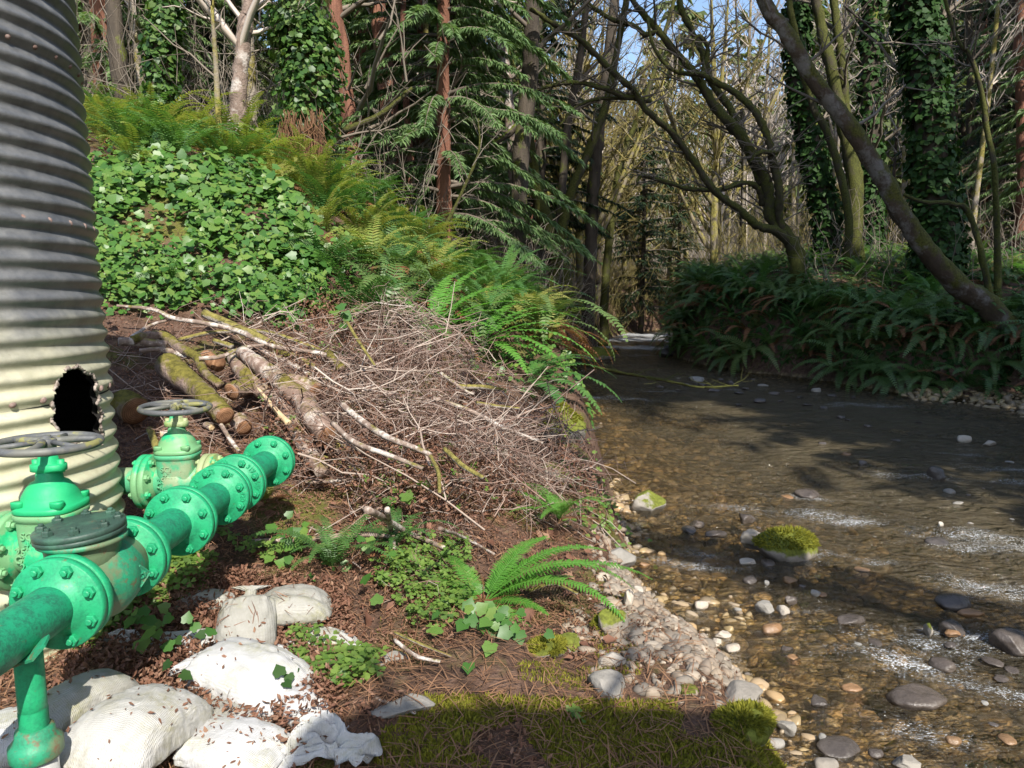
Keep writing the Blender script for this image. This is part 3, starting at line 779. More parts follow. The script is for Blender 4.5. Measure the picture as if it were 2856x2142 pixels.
def build_manifold():
    root = tag(link('pipe_manifold', None, loc=(HX, 2.4, HZ)), 'green painted flanged pipe manifold with two gate valves, standing on a screw leg', 'pipe manifold')
    Y0 = 2.4
    L = lambda y: y - Y0
    yF1, yF2, yA, yB, yC, yD = [L(yd(d)) for d in (1.75, 2.05, 2.38, 2.70, 2.86, 3.24)]
    def pipe(y0, y1, r=0.058, mat='green_pipe'):
        link('pipe', MB().add(*tube(np.array([[0, y, 0] for y in np.linspace(y0, y1, 12)]), r, 40, False)).mesh('pipe', [mat]), root)
    pipe(L(0.9), yF1); pipe(yF2, yA); pipe(yA, yB); pipe(yC, yD)
    # nearest joint: pipe flange + valve flange
    def joint(y, mat, near=True, far=True, letters=None):
        if near:
            f = link('flange', flange_mesh(mat, axis='y', sgn=-1), root, (0, y, 0))
            bolts(f, 'y', -0.024, mat, -1)
            if letters:
                for word, ang in letters:
                    t = link('casting_letters', text_mesh(word, 0.026, mat), f)
                    t.location = (0.094 * math.cos(ang), -0.025, 0.094 * math.sin(ang))
                    t.rotation_euler = (PI / 2, 0, 0)
                    t.rotation_euler = (Matrix.Rotation(-(ang - PI / 2), 4, 'Y') @ Matrix.Rotation(PI / 2, 4, 'X')).to_euler()
        if far:
            f = link('flange', flange_mesh(mat, axis='y', sgn=1), root, (0, y + 0.004, 0))
            bolts(f, 'y', 0.024, mat, 1)
    joint(yF1, 'green_paint'); joint(yF2, 'green_paint', near=True); joint(yA, 'green_paint')
    joint(yB, 'green_paint', letters=[('CF', 1.05), ('153', 1.83), ('420', 0.0), ('4 IN', 2.7)]); joint(yC, 'green_paint', letters=[('D', 1.9), ('317', 0.75), ('A8JC', -0.05)])
    joint(yD, 'green_paint', far=False)
    e = link('end_plate', MB().add(*lathe([(0.02, 0), (FR - 0.002, 0), (FR, 0.003), (FR, 0.02), (FR - 0.003, 0.023), (0.02, 0.024)], 64, 'y')).mesh('end_plate', ['green_paint']), root, (0, yD + 0.004, 0))
    bolts(e, 'y', 0.024, 'green_paint', 1)
    # check valve between F1 and F2
    a, b = yF1 + 0.02, yF2 - 0.02
    prof = [(0.07, a), (0.078, a + 0.03), (0.105, a + 0.08), (0.112, a + 0.12), (0.105, a + 0.17), (0.085, a + 0.22), (0.074, b)]
    mb = MB().add(*lathe(prof, 48, 'y', False))
    cvy = a + 0.10
    nv_, nq_, nt_ = lathe([(0.088, 0.02), (0.088, 0.09), (0.092, 0.112), (0.105, 0.115), (0.105, 0.126)], 48)
    mb.add(nv_ + np.array([-0.012, cvy, 0]), nq_, nt_)
    cv = link('check_valve', mb.mesh('check_valve', ['rusty_green']), root)
    cover = link('cover', MB().add(*lathe([(0.02, 0), (0.104, 0), (0.108, 0.003), (0.108, 0.012), (0.106, 0.013), (0.108, 0.014), (0.108, 0.026), (0.104, 0.029), (0.03, 0.031)], 56)).mesh('cover', ['dark_cover']), cv, (-0.015, cvy, 0.128), (0.03, -0.07, 0))
    for k in range(8):
        an = PI / 8 + k * PI / 4
        o = link('bolt', BOLT['dark_cover'], cv, (-0.015 + 0.088 * math.cos(an), cvy + 0.088 * math.sin(an), 0.158 + 0.07 * 0.088 * math.cos(an)), (0.03, -0.07, an), 0.85)
    # diamond emblem on the side facing the stream
    n = Vector((0.86, -0.42, -0.02)).normalized()
    em = MB()
    r0 = np.array([[0.030, 0, 0], [0, 0.030, 0], [-0.030, 0, 0], [0, -0.030, 0]])
    for k in range(4):
        em.add(*tube(np.array([r0[k], r0[(k + 1) % 4]]), 0.0032, 6))
    em.add(np.vstack([r0 * 0.97 + [0, 0, -0.004], r0 * 0.97 + [0, 0, 0.001]]), [[4, 5, 6, 7]])
    em.add(*tube(np.array([[0, 0, -0.02], [0, 0, -0.003]]), 0.02, 12))
    q = n.to_track_quat('Z', 'Y')
    p = Vector((0.0, a + 0.165, -0.005)) + Vector((0.104, -0.014, 0))
    e1 = link('emblem', em.mesh('emblem', ['rusty_green'], False), cv, p, q.to_euler())
    t = link('emblem_letters', text_mesh('SCI', 0.022, 'rusty_green'), cv, p + n * 0.0025, q.to_euler())
    # gate valves toward the tank
    for d, cx, s, bm, mats, wheeltilt in ((2.2, 152, 1.06, 'bonnet_green', ('patchy_paint', 'patchy_paint', 'yellow_green_paint'), 0.0), (3.03, 500, 1.0, 'patchy_paint', ('beige_paint', 'patchy_paint', 'yellow_green_paint'), 0.04)):
        y = L(yd(d)); x = (cx - 1428) / FPX * d - HX
        body = MB()
        body.add(*lathe([(0.066, -0.118), (0.062, -0.09), (0.072, -0.055), (0.086, -0.02), (0.086, 0.02), (0.072, 0.055), (0.062, 0.09), (0.066, 0.118)], 40, 'x'))
        secs = [ring(0, 0, z, ax, ay, pw, 48) for z, ax, ay, pw in ((-0.105, 0.03, 0.03, 2), (-0.09, 0.055, 0.05, 2.4), (-0.03, 0.074, 0.074, 3), (0.05, 0.076, 0.078, 3.4), (0.098, 0.078, 0.078, 3.4), (0.106, 0.080, 0.08, 3), (0.110, 0.085, 0.086, 3.0), (0.124, 0.086, 0.087, 3.0), (0.126, 0.084, 0.085, 3.0))]
        body.add(*loft(secs))
        gv = link('gate_valve', body.mesh('gate_valve', [mats[0]]), root, (x, y, -0.036), (0, 0, 0.06 if d > 2.5 else 0.0), s)
        secs = [ring(0, 0, z, ax, ay, pw, 48) for z, ax, ay, pw in ((0.128, 0.084, 0.085, 3.0), (0.130, 0.086, 0.087, 3.0), (0.143, 0.086, 0.087, 3.0), (0.146, 0.083, 0.084, 3), (0.149, 0.074, 0.073, 2.5), (0.172, 0.071, 0.069, 2.2), (0.192, 0.062, 0.058, 2), (0.207, 0.050, 0.046, 2), (0.214, 0.036, 0.036, 2), (0.236, 0.033, 0.033, 2), (0.239, 0.03, 0.03, 2))]
        bn = MB().add(*loft(secs))
        for sx in (-1, 1):
            for sy in (-1, 1):
                bn.add(*loft([ring(0.055 * sx, 0.060 * sy, z, 0.018, 0.015, 2.6, 16) for z in (0.143, 0.160, 0.163)]))
        link('bonnet', bn.mesh('bonnet', [bm]), gv)
        gl = MB().add(*loft([ring(0, 0, z, ax, ay, 2.6, 32) for z, ax, ay in ((0.239, 0.046, 0.030), (0.240, 0.048, 0.032), (0.258, 0.048, 0.032), (0.260, 0.045, 0.029), (0.262, 0.027, 0.025), (0.282, 0.023, 0.023))]))
        for sx in (-1, 1):
            gl.add(*loft([ring(0.036 * sx, 0, z, 0.011, 0.011, 2, 6) for z in (0.236, 0.272)]))
        link('packing_gland', gl.mesh('packing_gland', [bm if d < 2.5 else 'yellow_green_paint']), gv)
        link('stem', MB().add(*tube(np.array([[0, 0, 0.27], [0, 0, 0.322]]), 0.0115, 16)).mesh('stem', ['wheel_paint' if d > 2.5 else 'green_paint']), gv)
        wl = MB()
        an = np.linspace(0, 2 * PI, 72)
        an2 = np.linspace(0, 2 * PI, 14, endpoint=False)
        R_, r_ = 0.134, 0.0115
        U, Vv = np.meshgrid(an[:-1], an2, indexing='ij')
        wv = np.stack([(R_ + r_ * np.cos(Vv)) * np.cos(U), (R_ + r_ * np.cos(Vv)) * np.sin(U), r_ * np.sin(Vv)], -1).reshape(-1, 3)
        ii, jj = np.meshgrid(np.arange(71), np.arange(14), indexing='ij')
        wl.add(wv, np.stack([ii * 14 + jj, ((ii + 1) % 71) * 14 + jj, ((ii + 1) % 71) * 14 + (jj + 1) % 14, ii * 14 + (jj + 1) % 14], -1).reshape(-1, 4))
        for k in range(3):
            aa = k * 2 * PI / 3 + 0.4
            for dd in (0.0, 1.0):
                th = aa + dd * 2 * PI / 6 * 0.0
            pts = np.array([[0.02 * math.cos(aa), 0.02 * math.sin(aa), 0.006], [0.08 * math.cos(aa + 0.1), 0.08 * math.sin(aa + 0.1), 0.004], [0.13 * math.cos(aa), 0.13 * math.sin(aa), 0]])
            wl.add(*tube(smooth_path(pts, 8), np.linspace(0.011, 0.010, 8), 8))
            bb = aa + PI / 3
            wl.add(*tube(np.array([[0.02 * math.cos(bb), 0.02 * math.sin(bb), 0.006], [0.13 * math.cos(bb), 0.13 * math.sin(bb), 0]]), 0.008, 8))
        wl.add(*lathe([(0.005, -0.014), (0.024, -0.014), (0.026, 0.012), (0.022, 0.016), (0.012, 0.016), (0.012, 0.024), (0.004, 0.025)], 24))
        link('handwheel', wl.mesh('handwheel', ['wheel_paint']), gv, (0, 0, 0.318), (wheeltilt, 0.015, 0.3))
        for sg in (-1, 1):
            f = link('flange', flange_mesh(mats[1] if sg < 0 else mats[2], 0.024, axis='x', sgn=-sg), gv, (sg * 0.128, 0, 0))
            f2 = link('flange', flange_mesh(mats[1] if sg < 0 else mats[2], 0.024, axis='x', sgn=sg), gv, (sg * 0.131, 0, 0))
            bolts(gv, 'x', sg * 0.104, mats[1] if sg < 0 else mats[2], -sg)
            bolts(gv, 'x', sg * 0.155, mats[1] if sg < 0 else mats[2], sg)
        txt = text_mesh('SCI\n4"\n250W\nG2013\n26-1', 0.031, mats[0], 0.002, spacing=0.72)
        t = link('casting_letters', txt, gv, (-0.022, -0.0785, 0.022), (PI / 2, 0, 0))
        # stubs: to the tank and to the header
        link('branch_pipe', MB().add(*tube(np.array([[x + 0.13 * s, y, -0.03], [0, y, -0.03]]), 0.057, 32, False)).mesh('branch_pipe', ['green_pipe']), root)
        xt = TC[0] + math.sqrt(max(0.01, TR ** 2 - (y + Y0 - TC[1]) ** 2)) - HX - 0.05
        link('branch_pipe', MB().add(*tube(np.array([[x - 0.13 * s, y, -0.036], [xt, y, -0.036]]), 0.057, 32, False)).mesh('branch_pipe', ['beige_paint']), root)
    # screw leg under the near pipe
    ly = L(yd(1.62)); lx = (88 - 1428) / FPX * 1.64 - HX
    zb = H(HX + lx, ly + Y0) - HZ - 0.05
    leg = MB()
    zz = np.concatenate([np.linspace(-0.05, -0.20, 6), np.arange(-0.201, -0.262, -0.0022)])
    rr = 0.0295 + np.where(np.arange(len(zz)) < 6, 0, np.where(np.arange(len(zz)) % 2, 0.001, -0.001))
    leg.add(*lathe([(r, z) for r, z in zip(rr, zz)], 32))
    lg = link('support_leg', leg.mesh('support_leg', ['green_paint']), root, (lx, ly, 0))
    link('coupling', MB().add(*lathe([(0.034, -0.245), (0.040, -0.25), (0.042, -0.268), (0.05, -0.278), (0.056, -0.285), (0.056, -0.312), (0.052, -0.318), (0.045, -0.319)], 32)).mesh('coupling', ['rusty_green']), lg)
    link('post', MB().add(*lathe([(0.043, -0.30), (0.043, zb)], 32)).mesh('post', ['galv_pipe']), lg)
    pl = MB().add(*loft([np.array([[-0.045, -0.02, 0], [0.03, -0.028, 0.012], [0.06, -0.01, 0.03], [0.055, 0.02, 0.03], [0.0, 0.03, 0.008], [-0.045, 0.02, -0.004]]) + [0, 0, h] for h in (0, 0.007)]))
    link('bracket_plate', pl.mesh('bracket_plate', ['rusty_green'], False), lg, (0.035, -0.045, -0.055), (0.35, -0.25, 0))
build_manifold()

# ------------------------------------------------------------------ sandbags
def bag_mat(name, c1, c2, stain):
    m, nt = mk(name)
    uv = nd(nt, 'ShaderNodeTexCoord').outputs['Object']
    w1 = nd(nt, 'ShaderNodeTexWave', {'Vector': uv, 'Scale': 70.0, 'Distortion': 0.8, 'Detail': 1.0}, bands_direction='X').outputs['Fac']
    w2 = nd(nt, 'ShaderNodeTexWave', {'Vector': uv, 'Scale': 70.0, 'Distortion': 0.8, 'Detail': 1.0}, bands_direction='Y').outputs['Fac']
    weave = math_(nt, 'MULTIPLY', w1, w2)
    v = coords(nt, 'World')
    n = noise_(nt, v, 9, 6, 0.7); n2 = noise_(nt, v, 70, 4, 0.7)
    col = ramp(nt, n, [(0.3, c1), (0.7, c2)])
    col = mixc(nt, math_(nt, 'MULTIPLY', ramp(nt, noise_(nt, coords(nt, 'World'), 5.0, 5, 0.7), [(0.47, 0.0), (0.66, 1.0)]), ramp(nt, n2, [(0.4, 0.25), (0.6, 0.9)])), col, stain)
    col = mixc(nt, ramp(nt, weave, [(0.0, 0.10), (0.5, 0.0)]), col, (0.30, 0.28, 0.24))
    finish(nt, pbr(nt, col, 0.65, bump(nt, math_(nt, 'ADD', weave, math_(nt, 'MULTIPLY', n2, 1.2)), 0.45, 0.004), spec=0.3))
    MAT[name] = m
bag_mat('bag_weave', (0.36, 0.35, 0.325), (0.48, 0.47, 0.45), (0.26, 0.24, 0.13))
bag_mat('bag_white', (0.42, 0.415, 0.405), (0.54, 0.535, 0.53), (0.34, 0.33, 0.22))
bag_mat('bag_old', (0.26, 0.25, 0.215), (0.38, 0.37, 0.34), (0.26, 0.25, 0.12))
def bag_mesh(L, W, Hh, seed, neck=0.0, sag=0.0, wr=0.02, mat='bag_weave'):
    nu, nv = 90, 72
    us = np.linspace(-1, 1, nu)
    r2 = np.random.default_rng(seed)
    a = np.linspace(0, 2 * PI, nv, endpoint=False)
    secs = []
    f1, f2 = r2.uniform(0, 6, 2)
    for u in us:
        e = (1 - abs(u) ** (2.4 if neck >= 1 else 7)) ** 0.5 if abs(u) < 1 else 0.0
        wid = 0.5 * W * ((0.05 if neck >= 1 else 0.25) + (0.95 if neck >= 1 else 0.75) * e if u < 0 or not neck else max(0.12, e))
        hei = 0.5 * Hh * max(0.03, (1 - abs(u) ** 3.0)) ** 0.8
        k = 0.0
        if neck and u > 0.55:
            q = (u - 0.55) / 0.45
            wn = 0.09 * W if q < 0.75 else 0.09 * W + (q - 0.75) / 0.25 * 0.24 * W
            b = min(1, q / 0.55); b = b * b * (3 - 2 * b)
            wid = wid * (1 - b) + wn * b
            hei = hei * (1 - b) + (0.09 * W if q < 0.75 else 0.07 * W) * b
        k = (0.03 + 0.97 * max(0, (u - 0.1)) ** 1.2) if neck else 0.55 * abs(u) ** 4
        wrk = 1 + wr * 5 * k * (np.sin(13 * a + f1 + 2 * u) * 0.5 + np.sin(23 * a + f2) * 0.35)
        x = np.full(nv, u * L / 2)
        c, s = np.cos(a), np.sin(a)
        y = wid * np.sign(c) * np.abs(c) ** 0.8 * wrk
        z = hei * np.sign(s) * np.abs(s) ** 0.85 * wrk
        z = np.where(z < 0, z * 0.55, z)
        secs.append(np.stack([x, y, z - sag * u * u * Hh], -1))
    V, Q, T = loft(secs)
    nrm = V * np.array([0.3, 1, 1]); nrm = norm(nrm)
    V = V + nrm * (-0.007 * np.exp(-(vnoise(V * np.array([0.8, 1.5, 1.5]) + seed * 5.3, 3.2, 1) / 0.10) ** 2))[:, None] + nrm * (0.028 * Hh / 0.2 * vnoise(V + seed * 3.1, 4, 2) * 0.13 + 0.0022 * vnoise(V * np.array([1, 2.5, 1]) + seed, 30, 3))[:, None]
    return mesh_np('sandbag', V, Q, T, [mat])
def bag(px, py, L, W, Hh, yaw, label, mat='bag_weave', neck=0, tilt=0, roll=0, off=0.06, seed=1, sag=0.1, wr=0.02):
    p = G(px, py, off)
    o = link('sandbag', bag_mesh(L, W, Hh, seed, neck, sag, wr, mat), loc=(p[0], p[1], H(p[0], p[1]) + off), rot=(roll, tilt, yaw))
    return tag(o, label, 'sandbag', 'old white sandbags below the pipe')
bag(392, 2115, 0.36, 0.265, 0.20, 1.35, 'big cream woven sandbag in front, nearest the camera beside the screw leg', 'bag_weave', seed=2, off=0.07, tilt=0.12)
bag(235, 2070, 0.32, 0.15, 0.17, 1.15, 'narrow tan sandbag between the screw leg and the big cream one', 'bag_old', seed=3, off=0.07)
bag(25, 2152, 0.36, 0.20, 0.14, 0.5, 'sandbag at the corner behind the screw leg, cut by the left edge', 'bag_white', seed=4, off=0.03)
bag(680, 1927, 0.44, 0.26, 0.17, 2.75, 'bright white sandbag with a brown dead leaf lying on it', 'bag_white', neck=0.6, seed=5, off=0.06, tilt=-0.06)
bag(640, 2137, 0.34, 0.19, 0.10, 2.9, 'flat grey white sandbag at the bottom edge with a torn brown leaf', 'bag_white', seed=6, off=0.03, neck=0.3)
bag(838, 2027, 0.22, 0.12, 0.09, 2.3, 'small white sandbag half buried in brown litter right of the bright white one', 'bag_white', seed=7, off=0.02)
bag(690, 1745, 0.30, 0.20, 0.18, 1.75, 'standing sandbag with a tied pleated neck', 'bag_old', neck=1, seed=8, off=0.10, tilt=-0.85, wr=0.05)
bag(815, 1692, 0.30, 0.22, 0.16, 0.2, 'rounded speckled sandbag at the back of the heap by the green ferns', 'bag_old', seed=9, off=0.06)
bag(895, 1782, 0.28, 0.17, 0.10, -0.4, 'partly buried white sandbag among clover leaves, rightmost of the heap', 'bag_white', seed=10, off=0.02)
bag(500, 1814, 0.46, 0.17, 0.09, 0.12, 'long flattened white sandbag half in shade under the pipe', 'bag_white', seed=11, off=0.03, neck=0.3)
bag(572, 1697, 0.24, 0.10, 0.09, 0.1, 'shaded grey sandbag end behind the tied one', 'bag_old', seed=12, off=0.02)
bag(605, 2062, 0.34, 0.17, 0.09, 2.7, 'dirty sandbag sagging below the bright white one', 'bag_old', seed=13, off=0.01)
bag(750, 1827, 0.18, 0.10, 0.08, -0.3, 'scrap of sandbag poking out of litter below the tied one', 'bag_white', seed=14, off=0.015)
def litter_on(objs, n, seed):
    r2 = np.random.default_rng(seed)
    pos, nor = [], []
    for o in objs:
        me = o.data; m = len(me.vertices)
        co = np.empty(m * 3, np.float32); me.vertices.foreach_get('co', co); co = co.reshape(-1, 3)
        no = np.empty(m * 3, np.float32); me.vertex_normals.foreach_get('vector', no); no = no.reshape(-1, 3)
        M = Matrix.LocRotScale(o.location, o.rotation_euler, o.scale); A = np.array(M.to_3x3()); T_ = np.array(M.translation)
        co = co @ A.T + T_; no = no @ A.T
        up = np.where(no[:, 2] > 0.35)[0]
        keep = up[vnoise(co[up] + seed, 7, 2) > 0.1]
        if len(keep) < 10: keep = up
        k = r2.choice(keep, n)
        pos.append(co[k] + no[k] * r2.uniform(0.001, 0.006, (n, 1))); nor.append(no[k])
    p = np.concatenate(pos); q = np.concatenate(nor)
    m = len(p)
    q = norm(q + r2.normal(0, 0.35, (m, 3)))
    mb = MB()
    h = m // 2
    mb.add(*scatter(DL_V, None, DL_T, frames(q[:h], r2.uniform(0, 6.28, h)), p[:h], r2.uniform(0.006, 0.022, h)))
    mb.add(*scatter(NE_V, NE_Q, NE_T, frames(q[h:], r2.uniform(0, 6.28, m - h)), p[h:], r2.uniform(0.02, 0.07, m - h)))
    tag(link('bag_litter', mb.mesh('bag_litter', ['dead_leaf'])), 'brown needles and leaf scraps lying on the sandbags', 'leaf litter', kind='stuff')
def rag(px, py, sx, sy, yaw, label, seed, amp=0.05, mat='bag_white'):
    n = 70
    u = np.linspace(-1, 1, n)
    U, V_ = np.meshgrid(u, u, indexing='ij')
    r2 = np.sqrt(U ** 2 + V_ ** 2); an = np.arctan2(V_, U)
    edge = 1 + 0.15 * np.sin(3 * an + seed) + 0.1 * np.sin(7 * an)
    P3 = np.stack([U, V_, np.full_like(U, seed * 1.7)], -1)
    rid = np.abs(vnoise(P3, 1.6, 3)) * 0.8
    z = amp * (1.3 * np.clip(1 - r2 * 0.8, 0, 1) - rid * 0.8) 
    V = np.stack([U * sx * edge + 0.03 * vnoise(P3 + 9, 2, 2), V_ * sy * edge, z], -1).reshape(-1, 3)
    V = np.concatenate([V, V - [0, 0, 0.003]])
    i, j = np.meshgrid(np.arange(n - 1), np.arange(n - 1), indexing='ij')
    q = np.stack([i * n + j, (i + 1) * n + j, (i + 1) * n + j + 1, i * n + j + 1], -1).reshape(-1, 4)
    p = G(px, py)
    o = link('torn_sack', mesh_np('torn_sack', V, np.concatenate([q, q[:, ::-1] + n * n]), mats=[mat]), loc=(p[0], p[1], H(p[0], p[1]) + 0.025), rot=(0, 0, yaw))
    tag(o, label, 'torn sack')
rag(900, 2135, 0.105, 0.085, 0.3, 'crumpled white torn sack at the bottom edge, right of all the sandbags', 3, 0.09)
rag(330, 1845, 0.085, 0.055, 0.2, 'crumpled grey torn sack in the shade right of the screw leg', 5, 0.06)

# ------------------------------------------------------------------ vegetation templates
def frond_arr(n, L, W, e0, e1, r2, side_lean=0.0, pw=0.75):
    """one fern frond along +x, arching from elevation e0 to e1"""
    m = 14
    t = np.linspace(0, 1, m)
    el = e0 + (e1 - e0) * t ** 1.25
    az = side_lean * t ** 2
    st = L / (m - 1)
    d = np.stack([np.cos(el) * np.cos(az), np.cos(el) * np.sin(az), np.sin(el)], -1)
    C = np.vstack([[0, 0, 0], np.cumsum(d[:-1] * st, 0)])
    mb = MB()
    mb.add(*tube(C, np.linspace(0.0035, 0.001, m) * (L / 0.8), 3, False))
    tp = np.linspace(0.14, 0.985, n)
    Cp = np.stack([np.interp(tp, t, C[:, k]) for k in range(3)], -1)
    D = norm(np.stack([np.interp(tp, t, d[:, k]) for k in range(3)], -1))
    side_ = norm(np.cross(np.array([0, 0, 1.0]), D))
    up = np.cross(D, side_)
    w = W * np.clip(np.minimum(1.0, 0.45 + 2.6 * (tp - 0.1)) * (1 - tp) ** 0.55 * 1.12 + 0.02, 0, 1.1)
    sp = L * (tp[1] - tp[0]) * pw
    for s in (-1, 1):
        ln = w * r2.uniform(0.88, 1.1, n)
        fwd = 0.22 + 0.25 * tp
        dirp = norm(side_ * s + D * fwd[:, None] + up * r2.uniform(0.0, 0.25, n)[:, None])
        hw = D * (sp / 2)
        drop = -up * (ln * 0.16)[:, None]
        p0 = Cp
        pm = Cp + dirp * (ln * 0.5)[:, None]
        pe = Cp + dirp * ln[:, None] + drop
        V = np.stack([p0 - hw * 0.75, p0 + hw * 0.75, pm - hw * 0.9, pm + hw * 0.8, pe], 1).reshape(-1, 3)
        b = np.arange(n)[:, None] * 5
        Q = np.concatenate([b, b + 1, b + 3, b + 2], 1); T = np.concatenate([b + 2, b + 3, b + 4], 1)
        if s > 0: Q = Q[:, ::-1]; T = T[:, ::-1]
        mb.add(V, Q, T)
    cat = lambda l, w: np.concatenate(l)
    return np.concatenate(mb.v), np.concatenate(mb.q), np.concatenate(mb.t)

def rotz(V, a):
    c, s = math.cos(a), math.sin(a)
    return V @ np.array([[c, s, 0], [-s, c, 0], [0, 0, 1]])

def fern_mesh(name, nf, L, npin, mat, seed, e0=(0.9, 1.35), e1=(-0.9, -0.2), dead=0, W=0.085):
    r2 = np.random.default_rng(seed)
    mb = MB()
    for k in range(nf):
        l = L * r2.uniform(0.6, 1.1)
        a, b = r2.uniform(*e0), r2.uniform(*e1)
        mi = 0
        if k < dead: a, b, mi = r2.uniform(0.0, 0.5), r2.uniform(-1.4, -0.9), 1
        V, Q, T = frond_arr(npin, l, W * (l / 0.8) ** 0.5, a, b, r2, r2.normal(0, 0.35))
        mb.add(rotz(V, 2 * PI * (k + r2.uniform(-.35, .35)) / nf), Q, T, mi)
    return mb.mesh(name, [mat, 'fern_dead'])

FERN = {}
for nm, mat_, k_, kw in (('green', 'fern_green', 4, dict(nf=17, L=0.95, npin=30)), ('dark', 'fern_dark', 5, dict(nf=18, L=1.05, npin=26, e0=(0.5, 1.25), e1=(-1.5, -0.8), W=0.10)), ('gold', 'fern_gold', 4, dict(nf=20, L=0.95, npin=26)), ('bright', 'fern_bright', 3, dict(nf=17, L=0.85, npin=40, e0=(0.55, 1.1), e1=(-0.6, 0.0), W=0.095))):
    FERN[nm] = [fern_mesh('fern', mat=mat_, seed=50 + 7 * q, dead=(4 if nm in ('dark', 'gold') else 2), **kw) for q in range(k_)]

def put_fern(x, y, kind, s, label, group, yaw=None, tilt=(0, 0), dz=-0.02):
    o = link('fern', random.choice(FERN[kind]), loc=(x, y, H(x, y) + dz), rot=(tilt[0], tilt[1], random.uniform(0, 6.28) if yaw is None else yaw), scale=s)
    return tag(o, label, 'fern', group)

IVY_O = np.array([(0, 0), (-.12, .2), (-.03, .44), (.2, .43), (.42, .50), (.62, .30), (1.0, 0)], float)
_o = np.vstack([IVY_O, IVY_O[1:-1][::-1] * [1, -1]])
IVY_V = np.vstack([[(0.33, 0, 0.0)], np.stack([_o[:, 0], _o[:, 1], 0.10 * np.abs(_o[:, 1]) - 0.10 * (_o[:, 0] - 0.3) ** 2], -1)])
IVY_T = np.array([(0, i + 1, (i + 1) % 12 + 1) for i in range(12)])[:, ::-1]
CL_V, CL_T = [], []
for k in range(3):
    b = len(CL_V)
    for (x, y, z) in ((0, 0, 0), (.62, .48, .06), (.98, .34, .02), (.86, 0, -.06), (.98, -.34, .02), (.62, -.48, .06)):
        a = k * 2 * PI / 3
        CL_V.append((x * math.cos(a) - y * math.sin(a), x * math.sin(a) + y * math.cos(a), z - 0.12 * x))
    CL_T += [(b, b + 1, b + 2), (b, b + 2, b + 3), (b, b + 3, b + 4), (b, b + 4, b + 5)]
CL_V = np.array(CL_V); CL_T = np.array(CL_T)[:, ::-1]
DL_V = np.array([(0, 0, 0), (.25, .22, .16), (.75, .13, .10), (1, 0, .20), (.65, -.2, .14), (.35, -.16, .06), (.5, 0, -.05)])
DL_T = np.array([(6, 0, 5), (6, 5, 4), (6, 4, 3), (6, 3, 2), (6, 2, 1), (6, 1, 0)])
NE_V = np.array([(0, -.02, 0), (0, .02, 0), (.5, .025, .05), (.5, -.025, .05), (1, 0, 0)])
NE_Q = np.array([(0, 3, 2, 1)]); NE_T = np.array([(3, 4, 2)])

def normals_at(x, y):
    e = 0.08
    hx = (height(x + e, y, False) - height(x - e, y, False)) / (2 * e)
    hy = (height(x, y + e, False) - height(x, y - e, False)) / (2 * e)
    return norm(np.stack([-hx, -hy, np.ones_like(hx)], -1))

def region_mask(x, y, z, poly):
    """keep points whose place in the photograph falls in a measured outline"""
    d = np.stack([x, y * CP - (z - CAMZ) * SP, y * SP + (z - CAMZ) * CP], -1)
    px = 1428 + FPX * d[:, 0] / d[:, 1]; py = 1071 - FPX * d[:, 2] / d[:, 1]
    poly = np.array(poly, float); x1, y1 = poly[:, 0], poly[:, 1]; x2, y2 = np.roll(x1, -1), np.roll(y1, -1)
    cr = ((y1[None] > py[:, None]) != (y2[None] > py[:, None])) & (px[:, None] < (x2 - x1)[None] * (py[:, None] - y1[None]) / (y2 - y1 + 1e-9)[None] + x1[None])
    return cr.sum(1) % 2 == 1

def region_edge(x, y, z, poly):
    d = np.stack([x, y * CP - (z - CAMZ) * SP, y * SP + (z - CAMZ) * CP], -1)
    q = np.stack([1428 + FPX * d[:, 0] / d[:, 1], 1071 - FPX * d[:, 2] / d[:, 1]], -1)
    poly = np.array(poly, float); best = np.full(len(q), 1e9)
    for a, b in zip(poly, np.roll(poly, -1, 0)):
        t = np.clip(((q - a) @ (b - a)) / ((b - a) @ (b - a)), 0, 1)
        best = np.minimum(best, np.linalg.norm(q - a - t[:, None] * (b - a), axis=1))
    return best

def world_pts(n, box, seed, poly=None, land=True, bias=0):
    r2 = np.random.default_rng(seed)
    x = r2.uniform(box[0], box[1], n); y = box[2] + (box[3] - box[2]) * r2.uniform(0, 1, n) ** (1 + bias)
    if land:
        q = np.stack([x, y], -1)
        dw = np.maximum(side(LBd, q), -side(RBd, q))
        k = dw > 0.03
        x, y = x[k], y[k]
    z = height(x, y)
    if poly is not None:
        k = region_mask(x, y, z, poly)
        x, y, z = x[k], y[k], z[k]
    return x, y, z, r2

def cover(name, tv, tq, tt, x, y, z, r2, size, lift, tilt, mat, label, cat, facing=None, fw=0.0):
    N = normals_at(x, y)
    n = len(x)
    N = norm(N + r2.normal(0, tilt, (n, 3)) + (np.array(facing) * fw if facing is not None else 0))
    R = frames(N, r2.uniform(0, 2 * PI, n))
    pos = np.stack([x, y, z + r2.uniform(lift[0], lift[1], n)], -1)
    V, Q, T = scatter(tv, tq, tt, R, pos, r2.uniform(size[0], size[1], n))
    return tag(link(name, mesh_np(name, V, Q, T, [mat])), label, cat, kind='stuff')

litter_on([o for o in bpy.data.objects if o.name.startswith('sandbag')], 34, 4)
